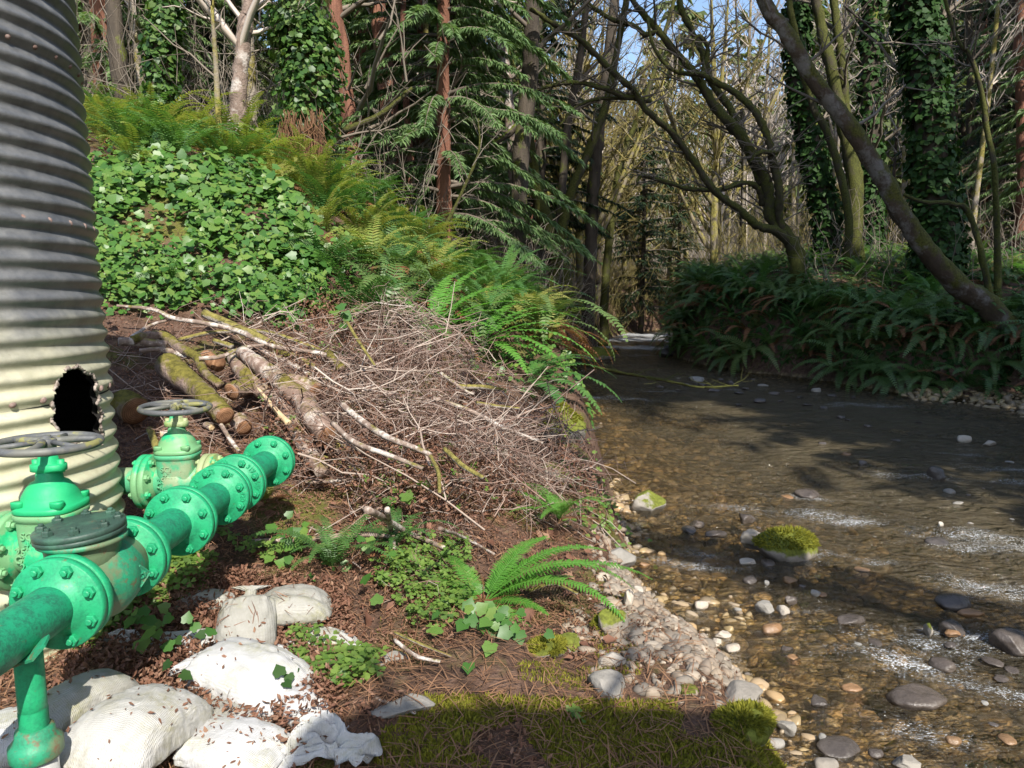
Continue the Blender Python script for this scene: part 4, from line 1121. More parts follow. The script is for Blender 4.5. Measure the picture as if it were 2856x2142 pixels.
# ------------------------------------------------------------------ ivy mound on the slope
IVYPOLY = [(240, 500), (380, 440), (520, 480), (640, 500), (760, 530), (830, 610), (890, 700), (920, 800), (920, 910), (840, 950), (700, 930), (560, 915), (420, 930), (270, 960), (240, 800)]
x, y, z, r2 = world_pts(34000, (-5.5, -0.6, 4.6, 8.8), 21, IVYPOLY)
sz = 0.03 + 0.085 * r2.uniform(0, 1, len(x)) ** 1.4
upn = np.clip((y - 5.5) / 1.8, 0, 1)
dens = vnoise(np.stack([x, y, z], -1), 1.6, 3) + 0.9 * upn
edge = 1.0 - np.clip(region_edge(x, y, z, IVYPOLY) / 70.0, 0, 1)
keep = dens - 1.5 * edge + r2.normal(0, 0.35, len(x)) > -0.45
x, y, z, sz, upn = x[keep], y[keep], z[keep], sz[keep], upn[keep]
N = norm(normals_at(x, y) * 0.6 + r2.normal(0, 0.55, (len(x), 3)) + np.array([0.25, -0.7, 0.75]))
V, Q, T = scatter(IVY_V, None, IVY_T, frames(N, r2.uniform(0, 2 * PI, len(x))), np.stack([x, y, z + r2.uniform(0.02, 0.30, len(x))], -1), sz * (0.65 + 0.5 * upn))
tag(link('ivy_patch', mesh_np('ivy_patch', V, Q, T, ['ivy_leaf'])), 'glossy green ivy covering the sunlit slope behind the log pile', 'ivy', kind='stuff')

def undergrowth(n, box, seed, mat, size, lift, label, cond, nm='undergrowth'):
    x, y, z, r2 = world_pts(n, box, seed)
    k = cond(x, y, z); x, y, z = x[k], y[k], z[k]
    N = norm(normals_at(x, y) * 0.6 + r2.normal(0, 0.4, (len(x), 3)) + np.array([0.1, -0.5, 0.5]))
    V, Q, T = scatter(IVY_V, None, IVY_T, frames(N, r2.uniform(0, 2 * PI, len(x))), np.stack([x, y, z + r2.uniform(lift[0], lift[1], len(x))], -1), r2.uniform(size[0], size[1], len(x)))
    tag(link(nm, mesh_np(nm, V, Q, T, [mat])), label, 'undergrowth', kind='stuff')
undergrowth(16000, (-9, 1.2, 5.2, 16), 24, 'ivy_leaf', (0.03, 0.07), (0.0, 0.18), 'low leafy undergrowth between the ferns of the left slope', lambda x, y, z: (z > 0.3) & (vnoise(np.stack([x, y, z], -1), 0.9, 2) > -0.5) & ~((x > -2.8) & (y < 6.2)))
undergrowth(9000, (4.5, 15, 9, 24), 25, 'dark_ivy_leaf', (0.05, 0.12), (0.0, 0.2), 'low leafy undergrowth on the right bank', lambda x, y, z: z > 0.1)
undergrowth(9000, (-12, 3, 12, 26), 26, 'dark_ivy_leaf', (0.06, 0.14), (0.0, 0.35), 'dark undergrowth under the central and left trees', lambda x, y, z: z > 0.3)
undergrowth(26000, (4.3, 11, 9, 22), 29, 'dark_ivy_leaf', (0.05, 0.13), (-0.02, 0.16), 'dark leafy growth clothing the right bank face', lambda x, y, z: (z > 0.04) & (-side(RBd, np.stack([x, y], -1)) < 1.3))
x, y, z, r2 = world_pts(16000, (4.5, 11, 9, 22), 27)
k = (z > 0.15) & (z < 1.2); x, y, z = x[k], y[k], z[k]
N = norm(normals_at(x, y) * np.array([1, 1, 0.2]) + r2.normal(0, 0.3, (len(x), 3)) + np.array([0, 0, -0.5]))
V, Q, T = scatter(NE_V * [1, .35, 1], NE_Q, NE_T, frames(N, r2.uniform(0, 6.28, len(x)))[:, :, [2, 0, 1]], np.stack([x, y, z + 0.05], -1), r2.uniform(0.15, 0.5, len(x)))
tag(link('hanging_grass', mesh_np('hanging_grass', V, Q, T, ['fern_dark'])), 'grass blades hanging down the right bank face', 'grass', kind='stuff')

# ------------------------------------------------------------------ litter, clover, moss near the camera
x, y, z, r2 = world_pts(95000, (-4.2, 1.0, 1.5, 6.4), 22, None, bias=0.5)
q_ = np.stack([x, y], -1); dl = side(LBd, q_)
k = ((dl > 0.45) | (r2.uniform(0, 1, len(x)) < 0.12)) & ~((y < 2.45) & (x > -0.55) & (vnoise(np.stack([x, y, 0 * x], -1), 5.0, 3) > -0.75))
x, y, z = x[k], y[k], z[k]
cover('leaf_litter', DL_V, None, DL_T, x, y, z, r2, (0.005, 0.026), (0.0, 0.025), 0.75, 'dead_leaf', 'reddish brown dead leaf litter on the bank', 'leaf litter')
x, y, z, r2 = world_pts(24000, (-2.4, 0.9, 1.5, 5.0), 23, None, bias=0.5)
N = norm(normals_at(x, y) + r2.normal(0, 0.2, (len(x), 3)))
R = frames(N, r2.uniform(0, 2 * PI, len(x)))
V, Q, T = scatter(NE_V * [1, .8, 1], NE_Q, NE_T, R, np.stack([x, y, z + r2.uniform(0, .03, len(x))], -1), r2.uniform(0.02, 0.11, len(x)))
tag(link('needle_litter', mesh_np('needle_litter', V, Q, T, ['brown_stalk'])), 'brown needles and stalks strewn over the bank', 'needle litter', kind='stuff')

x, y, z, r2 = world_pts(150, (-1.6, 0.5, 2.4, 4.2), 28, None)
cover('fallen_leaves', IVY_V * [1, 0.8, 3.5], None, IVY_T, x, y, z, r2, (0.03, 0.065), (0.005, 0.03), 0.4, 'dead_leaf', 'larger brown fallen leaves on the litter', 'leaf litter')
x, y, z, r2 = world_pts(60000, (-1.8, -0.3, 1.5, 3.2), 30, [(180, 1780), (560, 1600), (960, 1650), (990, 1800), (900, 2142), (150, 2142)])
cover('gap_litter', DL_V, None, DL_T, x, y, z, r2, (0.006, 0.03), (0.0, 0.075), 0.8, 'dead_leaf', 'dead leaves and needles packed between the sandbags', 'leaf litter')
def clover(poly, n, box, seed, hmax, size, label, mat='clover_leaf'):
    x, y, z, r2 = world_pts(n, box, seed, poly)
    k = vnoise(np.stack([x, y, np.zeros(len(x))], -1), 3.0, 2) > -0.35
    x, y, z = x[k], y[k], z[k]
    cover('clover_patch', CL_V, None, CL_T, x, y, z, r2, size, (0.02, hmax), 0.28, mat, label, 'clover', (0, -0.3, 0.3), 0.5)
clover([(880, 1640), (980, 1620), (1070, 1640), (1080, 1800), (1060, 1900), (930, 1950), (830, 1900), (800, 1820), (900, 1760)], 5000, (-1.3, 0.2, 1.9, 3.4), 31, 0.09, (0.018, 0.03), 'green clover growing right of the sandbags')
clover([(430, 1560), (560, 1540), (600, 1600), (560, 1680), (480, 1720), (400, 1740), (250, 1850), (180, 1850), (200, 1760), (330, 1700)], 5200, (-1.8, -0.6, 1.8, 3.8), 32, 0.10, (0.02, 0.034), 'clover and ivy seedlings under the green pipe')
clover([(560, 1480), (900, 1500), (1300, 1510), (1350, 1700), (1200, 1800), (1000, 1620), (700, 1580)], 5200, (-1.6, 0.4, 2.2, 4.6), 36, 0.10, (0.014, 0.03), 'scattered clover between the pipe and the foreground fern')
clover([(1030, 1560), (1250, 1560), (1300, 1700), (1150, 1720), (1040, 1680)], 2200, (-0.9, 0.3, 2.5, 4.2), 33, 0.08, (0.016, 0.026), 'low clover left of the foreground fern')
clover([(1570, 1950), (1800, 1930), (1800, 2010), (1600, 2030)], 1400, (-0.2, 0.9, 1.8, 3), 34, 0.05, (0.016, 0.026), 'clover sprigs on the mossy ledge')
clover([(180, 2100), (310, 2100), (310, 2142), (180, 2142)], 1200, (-1.6, -0.8, 1.5, 2.3), 35, 0.12, (0.02, 0.03), 'clover clump at the bottom edge beside the screw leg')

def ivy_bits(pts, seed, label, mat='ivy_leaf', size=(0.035, 0.06), spread=0.06, n=7, lift=(0.03, 0.10)):
    r2 = np.random.default_rng(seed)
    X = []
    for px, py in pts:
        g = G(px, py)
        X.append(g[None, :2] + r2.normal(0, spread, (n, 2)))
    X = np.concatenate(X); x, y = X[:, 0], X[:, 1]
    N = norm(r2.normal(0, 0.3, (len(x), 3)) + np.array([0.1, -0.6, 0.9]))
    V, Q, T = scatter(IVY_V, None, IVY_T, frames(N, r2.uniform(0, 6.28, len(x))), np.stack([x, y, height(x, y) + r2.uniform(*lift, len(x))], -1), r2.uniform(*size, len(x)))
    tag(link('ivy_sprig', mesh_np('ivy_sprig', V, Q, T, [mat])), label, 'ivy', kind='stuff')
ivy_bits([(430, 1860), (460, 1830), (420, 1900), (520, 1910)], 41, 'green ivy sprig between the sandbags', n=4, spread=0.05, lift=(0.08, 0.16))
ivy_bits([(1300, 1800), (1370, 1790), (1400, 1830), (1440, 1840), (1340, 1830)], 42, 'dark glossy ivy on the bank beside the moss rock', n=5, spread=0.05)
ivy_bits([(800, 1560), (860, 1570), (880, 1600), (830, 1540), (780, 1590)], 43, 'ivy leaves behind the sandbag heap', n=6, spread=0.06)
ivy_bits([(1160, 1770), (1330, 1900), (1000, 1550), (1120, 1620), (1000, 1600), (1030, 1700)], 44, 'single ivy leaves scattered over the brown litter', n=2, spread=0.06)
ivy_bits([(680, 1990), (700, 2010), (760, 1990), (850, 2000), (790, 2050), (540, 2030), (545, 1900)], 45, 'small dark ivy leaves creeping over the sandbags', 'dark_ivy_leaf', n=2, spread=0.03, size=(0.03, 0.045), lift=(0.09, 0.14))
ivy_bits([(970, 1010), (960, 1030)], 46, 'bright ivy sprig standing out of the brush', n=3, spread=0.06, lift=(0.35, 0.5), size=(0.07, 0.10))
ivy_bits([(1120, 1480), (1110, 1450), (1130, 1500)], 47, 'yellow green ivy leaves on the near brush edge', 'clover_leaf', n=2, spread=0.04, lift=(0.10, 0.22), size=(0.06, 0.08))
ivy_bits([(1660 + i * 12, 1300 + i * 55) for i in range(4)] + [(1600, 1340), (1560, 1420), (1620, 1440), (1680, 1440)], 48, 'small green leaves trailing down the bank at the water', 'clover_leaf', n=26, spread=0.13, size=(0.02, 0.04), lift=(0.0, 0.08))

def moss(poly, n, box, seed, hgt, label, land=False):
    x, y, z, r2 = world_pts(n, box, seed, poly, land)
    N = norm(normals_at(x, y) + r2.normal(0, 0.45, (len(x), 3)))
    R = frames(N, r2.uniform(0, 6.28, len(x)))
    R = R[:, :, [2, 0, 1]]
    V, Q, T = scatter(NE_V * [1, 4.5, 1], NE_Q, NE_T, R, np.stack([x, y, z], -1), r2.uniform(hgt * 0.5, hgt * 1.2, len(x)))
    tag(link('moss_patch', mesh_np('moss_patch', V, Q, T, ['moss_blade'])), label, 'moss', kind='stuff')
def split_moss(poly, n, box, seed, hgt, label, thr=-0.1):
    x, y, z, r2 = world_pts(n, box, seed, poly, True)
    k = vnoise(np.stack([x, y, z * 0], -1), 5.0, 3) > thr
    x, y, z = x[k], y[k], z[k]
    N = norm(normals_at(x, y) + r2.normal(0, 0.45, (len(x), 3)))
    R = frames(N, r2.uniform(0, 6.28, len(x)))[:, :, [2, 0, 1]]
    V, Q, T = scatter(NE_V * [1, 4.5, 1], NE_Q, NE_T, R, np.stack([x, y, z - 0.002], -1), r2.uniform(hgt * 0.5, hgt * 1.2, len(x)))
    tag(link('moss_patch', mesh_np('moss_patch', V, Q, T, ['moss_blade'])), label, 'moss', kind='stuff')
split_moss([(1060, 1950), (1300, 1940), (1800, 1960), (2080, 1960), (2170, 2080), (2190, 2142), (1050, 2142), (1000, 2040)], 110000, (-0.7, 1.1, 1.7, 2.8), 51, 0.022, 'green moss over the shaded ledge at the bottom edge', -0.75)
split_moss([(1440, 1850), (1600, 1840), (1700, 1720), (1640, 1640), (1760, 1660), (1790, 1880), (1700, 1930), (1450, 1920)], 60000, (-0.3, 1.0, 2.2, 4.2), 52, 0.017, 'yellow green moss on the bank stones', -0.25)
split_moss([(1000, 1700), (1150, 1690), (1160, 1780), (1060, 1850), (960, 1850)], 14000, (-1, 0.2, 2, 3.2), 53, 0.012, 'moss at the edge of the clover', 0.2)

# ------------------------------------------------------------------ log pile
def log(pts, r, label, mat='log_bark', cuts=(), off=None, name='log', cat='log', rough=0.05, cutmat='cut_wood', seed=0, sides=16, lift=0.06):
    """pts: photograph pixels with a lift above the ground"""
    Pw = np.array([G(p[0], p[1], (p[2] if len(p) > 2 else 0.08) + lift) for p in pts])
    base = Pw.mean(0)
    n = max(6, len(Pw) * 8)
    C = smooth_path(Pw - base, n)
    R = np.interp(np.linspace(0, 1, n), np.linspace(0, 1, len(np.atleast_1d(r))), np.atleast_1d(r)) if np.ndim(r) else np.full(n, r)
    C = C + 0.012 * np.stack([vnoise(C + seed + 3 * k, 2.5, 2) for k in range(3)], -1) * min(1, R.max() / 0.03)
    V, Q, T = tube(C, R, sides, True, rough, seed)
    o = link(name, MB().add(V, Q, T).mesh(name, [mat]), loc=base)
    tag(o, label, cat)
    for e in cuts:
        c = C[0] if e == 0 else C[-1]
        d = norm(C[0] - C[1]) if e == 0 else norm(C[-1] - C[-2])
        rr = R[0] if e == 0 else R[-1]
        V, Q, T = lathe([(0.002, 0.0025), (rr * 0.5, 0.003), (rr * 0.97, 0.002), (rr * 0.98, -0.012)], 22)
        ce = link('cut_end', mesh_np('cut_end', V, Q, T, [cutmat]), o, c)
        ce.rotation_euler = Vector(d).to_track_quat('Z', 'Y').to_euler()
    return o
def zq(x, y): return (300 + x / 2.766, 800 + y / 2.766)
def zl(pts, h): return [zq(*p) + (h,) for p in pts]
log(zl([(450, 600), (560, 700), (740, 850), (925, 1010)], 0.14), [0.083, 0.075, 0.062, 0.056], 'thick mossy log, dark with shade at its splintered end, behind the rear handwheel', 'log_mossy', (1,), seed=1)
log(zl([(220, 410), (330, 380), (450, 375), (540, 440), (660, 530), (760, 650), (880, 740)], 0.16), [0.03, 0.035, 0.036, 0.034, 0.03, 0.028, 0.026], 'bent mossy branch, banded light and dark, above the thick mossy log', 'log_mossy', seed=2, cat='branch', name='branch')
log(zl([(1100, 760), (1020, 780), (935, 815)], 0.12), [0.06, 0.056, 0.055], 'short cut log with its sawn face toward the camera, between the two long logs', 'log_mossy', (1,), seed=3)
log(zl([(975, 530), (1060, 680), (1200, 800), (1340, 890), (1430, 1040), (1540, 1230), (1690, 1420)], 0.10), [0.052, 0.056, 0.056, 0.055, 0.053, 0.048, 0.043], 'long crooked log with a pale stub, running down to the leaf litter', 'log_bark', seed=4)
log(zl([(1050, 500), (1200, 640), (1380, 770), (1500, 890), (1580, 1020), (1685, 1155)], 0.20), [0.045, 0.055, 0.062, 0.066, 0.066, 0.062], 'thick pinkish log lying along the crooked one, sawn dark end at right', 'log_bark', (1,), seed=5)
log(zl([(1380, 740), (1480, 775), (1595, 830)], 0.20), [0.05, 0.055, 0.057], 'short stout log behind the thick pinkish one, sawn end facing right', 'log_bark', (1,), seed=6)
log(zl([(740, 200), (950, 300), (1200, 400), (1400, 500), (1610, 620)], 0.12), [0.034, 0.034, 0.03, 0.026, 0.02], 'pale birch pole leaning over the back of the pile', 'bark_pale', seed=7, name='branch', cat='branch')
log(zl([(80, 150), (350, 180), (500, 240), (750, 290), (1000, 340), (1250, 450), (1690, 520)], 0.20), [0.010, 0.014, 0.016, 0.017, 0.017, 0.016, 0.014], 'long thin brown branch laid across the top of the pile', 'stick_bark', seed=8, name='branch', cat='branch')
log(zl([(180, 390), (330, 300), (490, 255)], 0.15), [0.012, 0.012, 0.009], 'thin branch forking up from the dark side of the pile', 'stick_bark', seed=9, name='branch', cat='branch')
log(zl([(545, 400), (800, 350), (1120, 345), (1300, 370), (1500, 430), (1670, 495)], 0.12), [0.014, 0.016, 0.016, 0.015, 0.014, 0.012], 'slender white branch passing under the birch pole', 'bark_pale', seed=10, name='branch', cat='branch')
log(zl([(60, 435), (270, 440), (450, 450)], 0.12), [0.028, 0.03, 0.028], 'dark shaded pole at the left of the pile by the tank', 'stick_bark', seed=11, name='branch', cat='branch')
log(zl([(240, 500), (400, 490), (620, 540)], 0.12), [0.016, 0.018, 0.014], 'dark shaded stick below the bent mossy branch', 'stick_bark', seed=12, name='branch', cat='branch')
log(zl([(1270, 485), (1400, 530), (1550, 590), (1640, 640)], 0.10), [0.026, 0.026, 0.024, 0.02], 'mossy white branch right of the thick pinkish log', 'log_mossy', seed=13, name='branch', cat='branch')
log(zl([(1170, 480), (1400, 590), (1580, 690)], 0.16), [0.018, 0.018, 0.014], 'brown branch slanting beside the mossy white one', 'stick_bark', seed=14, name='branch', cat='branch')
log(zl([(1160, 790), (1280, 940), (1400, 1060)], 0.25), [0.006, 0.014, 0.018], 'yellow split stick leaning on the crooked log', 'split_wood', seed=15, name='stick', cat='stick')
log(zl([(1640, 1170), (1740, 1215), (1840, 1265)], 0.04), [0.04, 0.04, 0.038], 'pale birch billet at the lower right of the pile', 'bark_pale', (1,), seed=16)
log(zl([(745, 1065), (800, 1092)], 0.06), [0.019, 0.019], 'small cut stub with an orange face below the thick mossy log', 'stick_bark', (1,), seed=17, cutmat='split_wood')
log(zl([(455, 1150), (400, 1155)], 0.05), [0.02, 0.02], 'small cut stub with an orange face left of the rear valve', 'stick_bark', (1,), seed=18, cutmat='split_wood')
log(zl([(760, 540), (830, 590), (860, 610)], 0.10), [0.045, 0.048, 0.05], 'split brown wedge of wood at the middle of the pile', 'cut_wood', seed=19, name='wood_wedge', cat='firewood')
log(zl([(130, 900), (215, 965)], 0.06), [0.085, 0.085], 'large sawn log end in the shade beside the tank', 'log_mossy', (1,), seed=20)
log(zl([(1660, 1320), (1780, 1360), (1940, 1430)], 0.06), [0.013, 0.013, 0.012], 'white bare stick below the birch billet', 'bark_pale', seed=21, name='stick', cat='stick')
log(zl([(1010, 1000), (1060, 1065)], 0.05), [0.05, 0.05], 'dark log butt in the shade right of the thick mossy log', 'log_bark', (1,), seed=22)
log(zl([(820, 415), (955, 465)], 0.10), [0.018, 0.02], 'short white stick lying at the middle top of the pile', 'bark_pale', seed=23, name='stick', cat='stick')
log(zl([(700, 560), (860, 545), (980, 500), (1080, 470), (1200, 455)], 0.2), [0.014, 0.014, 0.012, 0.012, 0.010], 'grey branch crossing above the split wedge', 'stick_bark', seed=24, name='branch', cat='branch')
log(zl([(1690, 490), (1740, 560), (1800, 630)], 0.12), [0.03, 0.034, 0.034], 'mossy stub at the right end of the pile', 'log_mossy', seed=25)
log(zl([(860, 1040), (950, 1180), (1010, 1260)], 0.1), [0.012, 0.012, 0.009], 'thin grey stick slanting down behind the header pipe', 'stick_bark', seed=26, name='stick', cat='stick')
log(zl([(320, 1110), (350, 1200), (380, 1300)], 0.06), [0.02, 0.02, 0.018], 'white stick standing in the shade between tank and rear valve', 'bark_pale', seed=27, name='stick', cat='stick')
log(zl([(1880, 1480), (1650, 1500), (1530, 1500)], 0.06), [0.010, 0.010, 0.008], 'curved brown twig on the litter right of the pipe end', 'stick_bark', seed=28, name='stick', cat='stick')
STICKS = [([(968, 900), (1000, 960), (1045, 1020)], .012, 'bark_pale', 'pale stick poking up from the back of the brush'), ([(1270, 1075), (1350, 1080), (1405, 1088)], .018, 'bark_pale', 'thick white stick at the top of the brush'),
  ([(1210, 1110), (1300, 1140), (1400, 1190), (1510, 1235)], .014, 'stick_bark', 'long brown stick sloping to the mossy boulder'), ([(1330, 1125), (1400, 1135), (1450, 1140)], .012, 'bark_pale', 'white stick above the long brown one'),
  ([(1230, 1040), (1290, 1085), (1320, 1100)], .011, 'stick_bark', 'short grey stick by the thick white one'), ([(1240, 1250), (1290, 1300), (1345, 1335)], .014, 'bark_pale', 'white broken stick in the middle of the brush'),
  ([(1196, 1265), (1215, 1310), (1222, 1370)], .011, 'bark_pale', 'upright white stick by the dark gap in the brush'), ([(955, 1125), (1010, 1170), (1100, 1230), (1200, 1275)], .018, 'stick_bark', 'grey branch running down the left of the brush'),
  ([(930, 1180), (990, 1235), (1080, 1270), (1180, 1310)], .014, 'stick_bark', 'second grey branch below the one at the left of the brush'), ([(1080, 1420), (1090, 1480), (1100, 1530)], .012, 'stick_bark', 'upright stub at the lower edge of the brush'),
  ([(700, 1510), (860, 1500), (1000, 1490), (1100, 1500)], .013, 'stick_bark', 'brown branch lying flat across the shade right of the pipe'), ([(1020, 1420), (1130, 1480), (1240, 1530)], .015, 'stick_bark', 'grey branch at the foot of the brush above the fern'),
  ([(1225, 1475), (1300, 1500), (1380, 1545)], .008, 'stick_bark', 'thin stick by the foreground fern'), ([(1480, 1645), (1545, 1625), (1610, 1655)], .008, 'bark_pale', 'dry bent stalk arching under the foreground fern'),
  ([(1100, 1785), (1160, 1830), (1225, 1845)], .007, 'stick_bark', 'dark stick lying on the brown litter'), ([(1100, 1765), (1180, 1800), (1260, 1830)], .005, 'bark_pale', 'pale straw beside the dark stick'), ([(1050, 1945), (1110, 1970), (1160, 1985)], .006, 'stick_bark', 'thin dark twig on the shaded moss'),
  ([(450, 1940), (470, 1900), (500, 1880)], .004, 'brown_stalk', 'thin stalk between the sandbags'), ([(1180, 560), (1180, 650), (1200, 760)], .02, 'stick_bark', 'bare thin sapling stem among the ferns'), ([(940, 590), (1040, 640), (1130, 700)], .012, 'stick_bark', 'pinkish fallen branch above the dark ferns')]
for k, (pts, r, mt, lab) in enumerate(STICKS[:-2]):
    log([p + (0.36 if p[1] < 1480 else 0.02,) for p in pts], [r, r, r * 0.7], lab, mt, seed=60 + k, name='stick', cat='stick', sides=9)

# brush pile: a tangle of twigs nobody could count
BRUSH = [(840, 930), (960, 870), (1100, 920), (1190, 1010), (1320, 1090), (1430, 1180), (1560, 1230), (1640, 1330), (1700, 1440), (1600, 1500), (1400, 1470), (1240, 1480), (1050, 1500), (920, 1420), (830, 1370), (760, 1330), (730, 1200), (760, 1080), (700, 960)]
def brush(n, seed, poly, box, thick, lab, matn='twig_bark', rr=(0.0014, 0.0062), ll=(0.12, 0.75), up=0.38):
    x, y, z, r2 = world_pts(int(n * 1.5), box, seed, poly)
    hump = vnoise(np.stack([x, y, z], -1), 1.4, 3)
    kk = hump + r2.normal(0, 0.5, len(x)) > -0.5
    x, y, z, hump = x[kk], y[kk], z[kk], hump[kk]
    z = z + thick * 0.45 * np.clip(hump, -0.3, 1.2)
    mb = MB()
    for k in range(len(x)):
        L = r2.uniform(*ll) ** 1.3
        az = r2.choice([0.35, -0.6, 2.4, 1.2]) + r2.normal(0, 0.9)
        el = r2.normal(-0.05, up)
        d = np.array([math.cos(az) * math.cos(el), math.sin(az) * math.cos(el) * 0.8, math.sin(el) - 0.16 * math.sin(az) * 0 ])
        t = np.linspace(-0.5, 0.5, 5)[:, None]
        bend = r2.normal(0, 0.32, 3) * L
        Pp = np.array([x[k], y[k], z[k] + r2.uniform(0.01, thick)]) + d * L * t + bend * (t ** 2 - 0.1) + r2.normal(0, 0.010, (5, 3))
        g = z[k] + 0.0
        r = r2.uniform(*rr) * (0.6 + 0.5 * L)
        mb.add(*tube(Pp, np.linspace(r, r * 0.45, 5), 3, False))
        if L > 0.2:
            for q in range(r2.integers(2, 6)):
                i0 = r2.integers(1, 5)
                dd = norm(d + r2.normal(0, 0.7, 3))
                l2 = L * r2.uniform(0.15, 0.45)
                mb.add(*tube(np.array([Pp[i0], Pp[i0] + dd * l2 * 0.5 + r2.normal(0, .01, 3), Pp[i0] + dd * l2]), np.array([r * 0.6, r * 0.45, r * 0.3]), 3, False))
    tag(link('brush_pile', mb.mesh('brush_pile', [matn])), lab, 'brush pile', kind='stuff')
brush(5400, 71, BRUSH, (-2.6, 1.0, 3.0, 9.0), 0.34, 'tangle of dry pinkish brown twigs heaped on the bank')
brush(900, 72, [(420, 1250), (330, 960), (700, 880), (960, 1000), (960, 1400), (740, 1380)], (-4, 0, 3.0, 7.0), 0.10, 'loose twigs over the log pile', ll=(0.2, 0.8))
brush(420, 76, BRUSH, (-2.6, 1.0, 3.0, 9.0), 0.40, 'thicker pale sticks lying over the brush', 'bare_stick', rr=(0.0035, 0.0085), ll=(0.3, 1.0))
brush(700, 73, [(850, 1480), (1300, 1480), (1350, 1600), (1100, 1700), (900, 1600)], (-1.6, 0.4, 2.4, 4.4), 0.05, 'fine twigs lying on the litter by the pipe', ll=(0.1, 0.4))
x, y, z, r2 = world_pts(100000, (-2.6, 1.0, 3.0, 8.0), 74, BRUSH)
k = vnoise(np.stack([x, y, z], -1), 2.0, 3) > -0.35
x, y, z = x[k], y[k], z[k]
cover('brush_leaves', DL_V, None, DL_T, x, y, z, r2, (0.010, 0.038), (0.0, 0.30), 0.9, 'dead_leaf', 'dry brown leaves caught in the brush', 'leaf litter')
x, y, z, r2 = world_pts(2600, (-2.6, 1.0, 3.0, 8.0), 75, BRUSH)
k = vnoise(np.stack([x, y, z], -1), 2.2, 2) > 0.5
x, y, z = x[k], y[k], z[k]
cover('sprout_patch', CL_V, None, CL_T, x, y, z, r2, (0.015, 0.03), (0.1, 0.28), 0.5, 'clover_leaf', 'little green sprouts coming through the brush', 'sprouts')

# ------------------------------------------------------------------ rocks
def rock_mesh(seed, flat=0.6, ang=0.5):
    import bmesh
    bm = bmesh.new()
    bmesh.ops.create_icosphere(bm, subdivisions=4, radius=1)
    V = np.array([v.co for v in bm.verts])
    F = np.array([[v.index for v in f.verts] for f in bm.faces])
    bm.free()
    r2 = np.random.default_rng(seed)
    N = norm(r2.normal(0, 1, (11, 3)))
    h = r2.uniform(0.42, 0.85, 11)
    for n_, h_ in zip(N, h):                     # planes cut off: an angular stone
        d = V @ n_
        V = V - np.clip(d - h_, 0, None)[:, None] * n_ * (0.9 * ang + 0.1)
    V = V * (1.22 + 0.07 * vnoise(V + seed * 2.7, 1.6, 4))[:, None]
    V[:, 2] *= flat
    return V, F
ROCK = [rock_mesh(k, f, a) for k, (f, a) in enumerate([(0.6, 1), (0.5, 0.9), (0.75, 1), (0.55, 0.4), (0.45, 0.5), (0.8, 0.7), (0.6, 0.2), (0.4, 0.9)])]
def rock(px, py, wpx, v, mat, label, asp=0.8, yaw=0.0, water=True, sink=0.35, hs=1.0, group=None, tilt=0.0):
    if water:
        r = ray(px, py); t = -(CAMZ - 0.0) / r[2]
        p = r * t; zb = 0.0
    else:
        p = G(px, py); zb = H(p[0], p[1])
    d = p[1] * CP + (CAMZ - zb) * SP
    s = wpx / FPX * d / 2
    V, F = ROCK[v]
    me = mesh_np('rock', V * np.array([s, s * asp, s * hs]), None, F, [mat])
    o = link('rock', me, loc=(p[0], p[1], zb + s * hs * (0.5 - sink) * 0.8), rot=(tilt, tilt * 0.5, yaw))
    if mat == 'rock_mossy':
        me_ = o.data
        VV = V * np.array([s, s * asp, s * hs])
        r2 = np.random.default_rng(int(px + py))
        nn = norm(V * np.array([1, 1 / asp, 1 / hs]))
        idx = np.where((nn[:, 2] > 0.15) & (vnoise(VV / s * 1.0 + px, 1.5, 2) > -0.5))[0]
        k = r2.choice(idx, 2600)
        pp = VV[k] + r2.normal(0, s * 0.02, (2600, 3))
        Rm = frames(norm(nn[k] + r2.normal(0, 0.45, (2600, 3))), r2.uniform(0, 6.28, 2600))[:, :, [2, 0, 1]]
        Vm, Qm, Tm = scatter(NE_V * [1, 4.5, 1], NE_Q, NE_T, Rm, pp, r2.uniform(0.5, 1.2, 2600) * min(0.03, 0.016 + s * 0.06))
        link('moss', mesh_np('moss', Vm, Qm, Tm, ['moss_blade']), o)
    return tag(o, label, 'rock', group)
def zw(x, y): return 1600 + x / 1.761, 1200 + y / 1.761
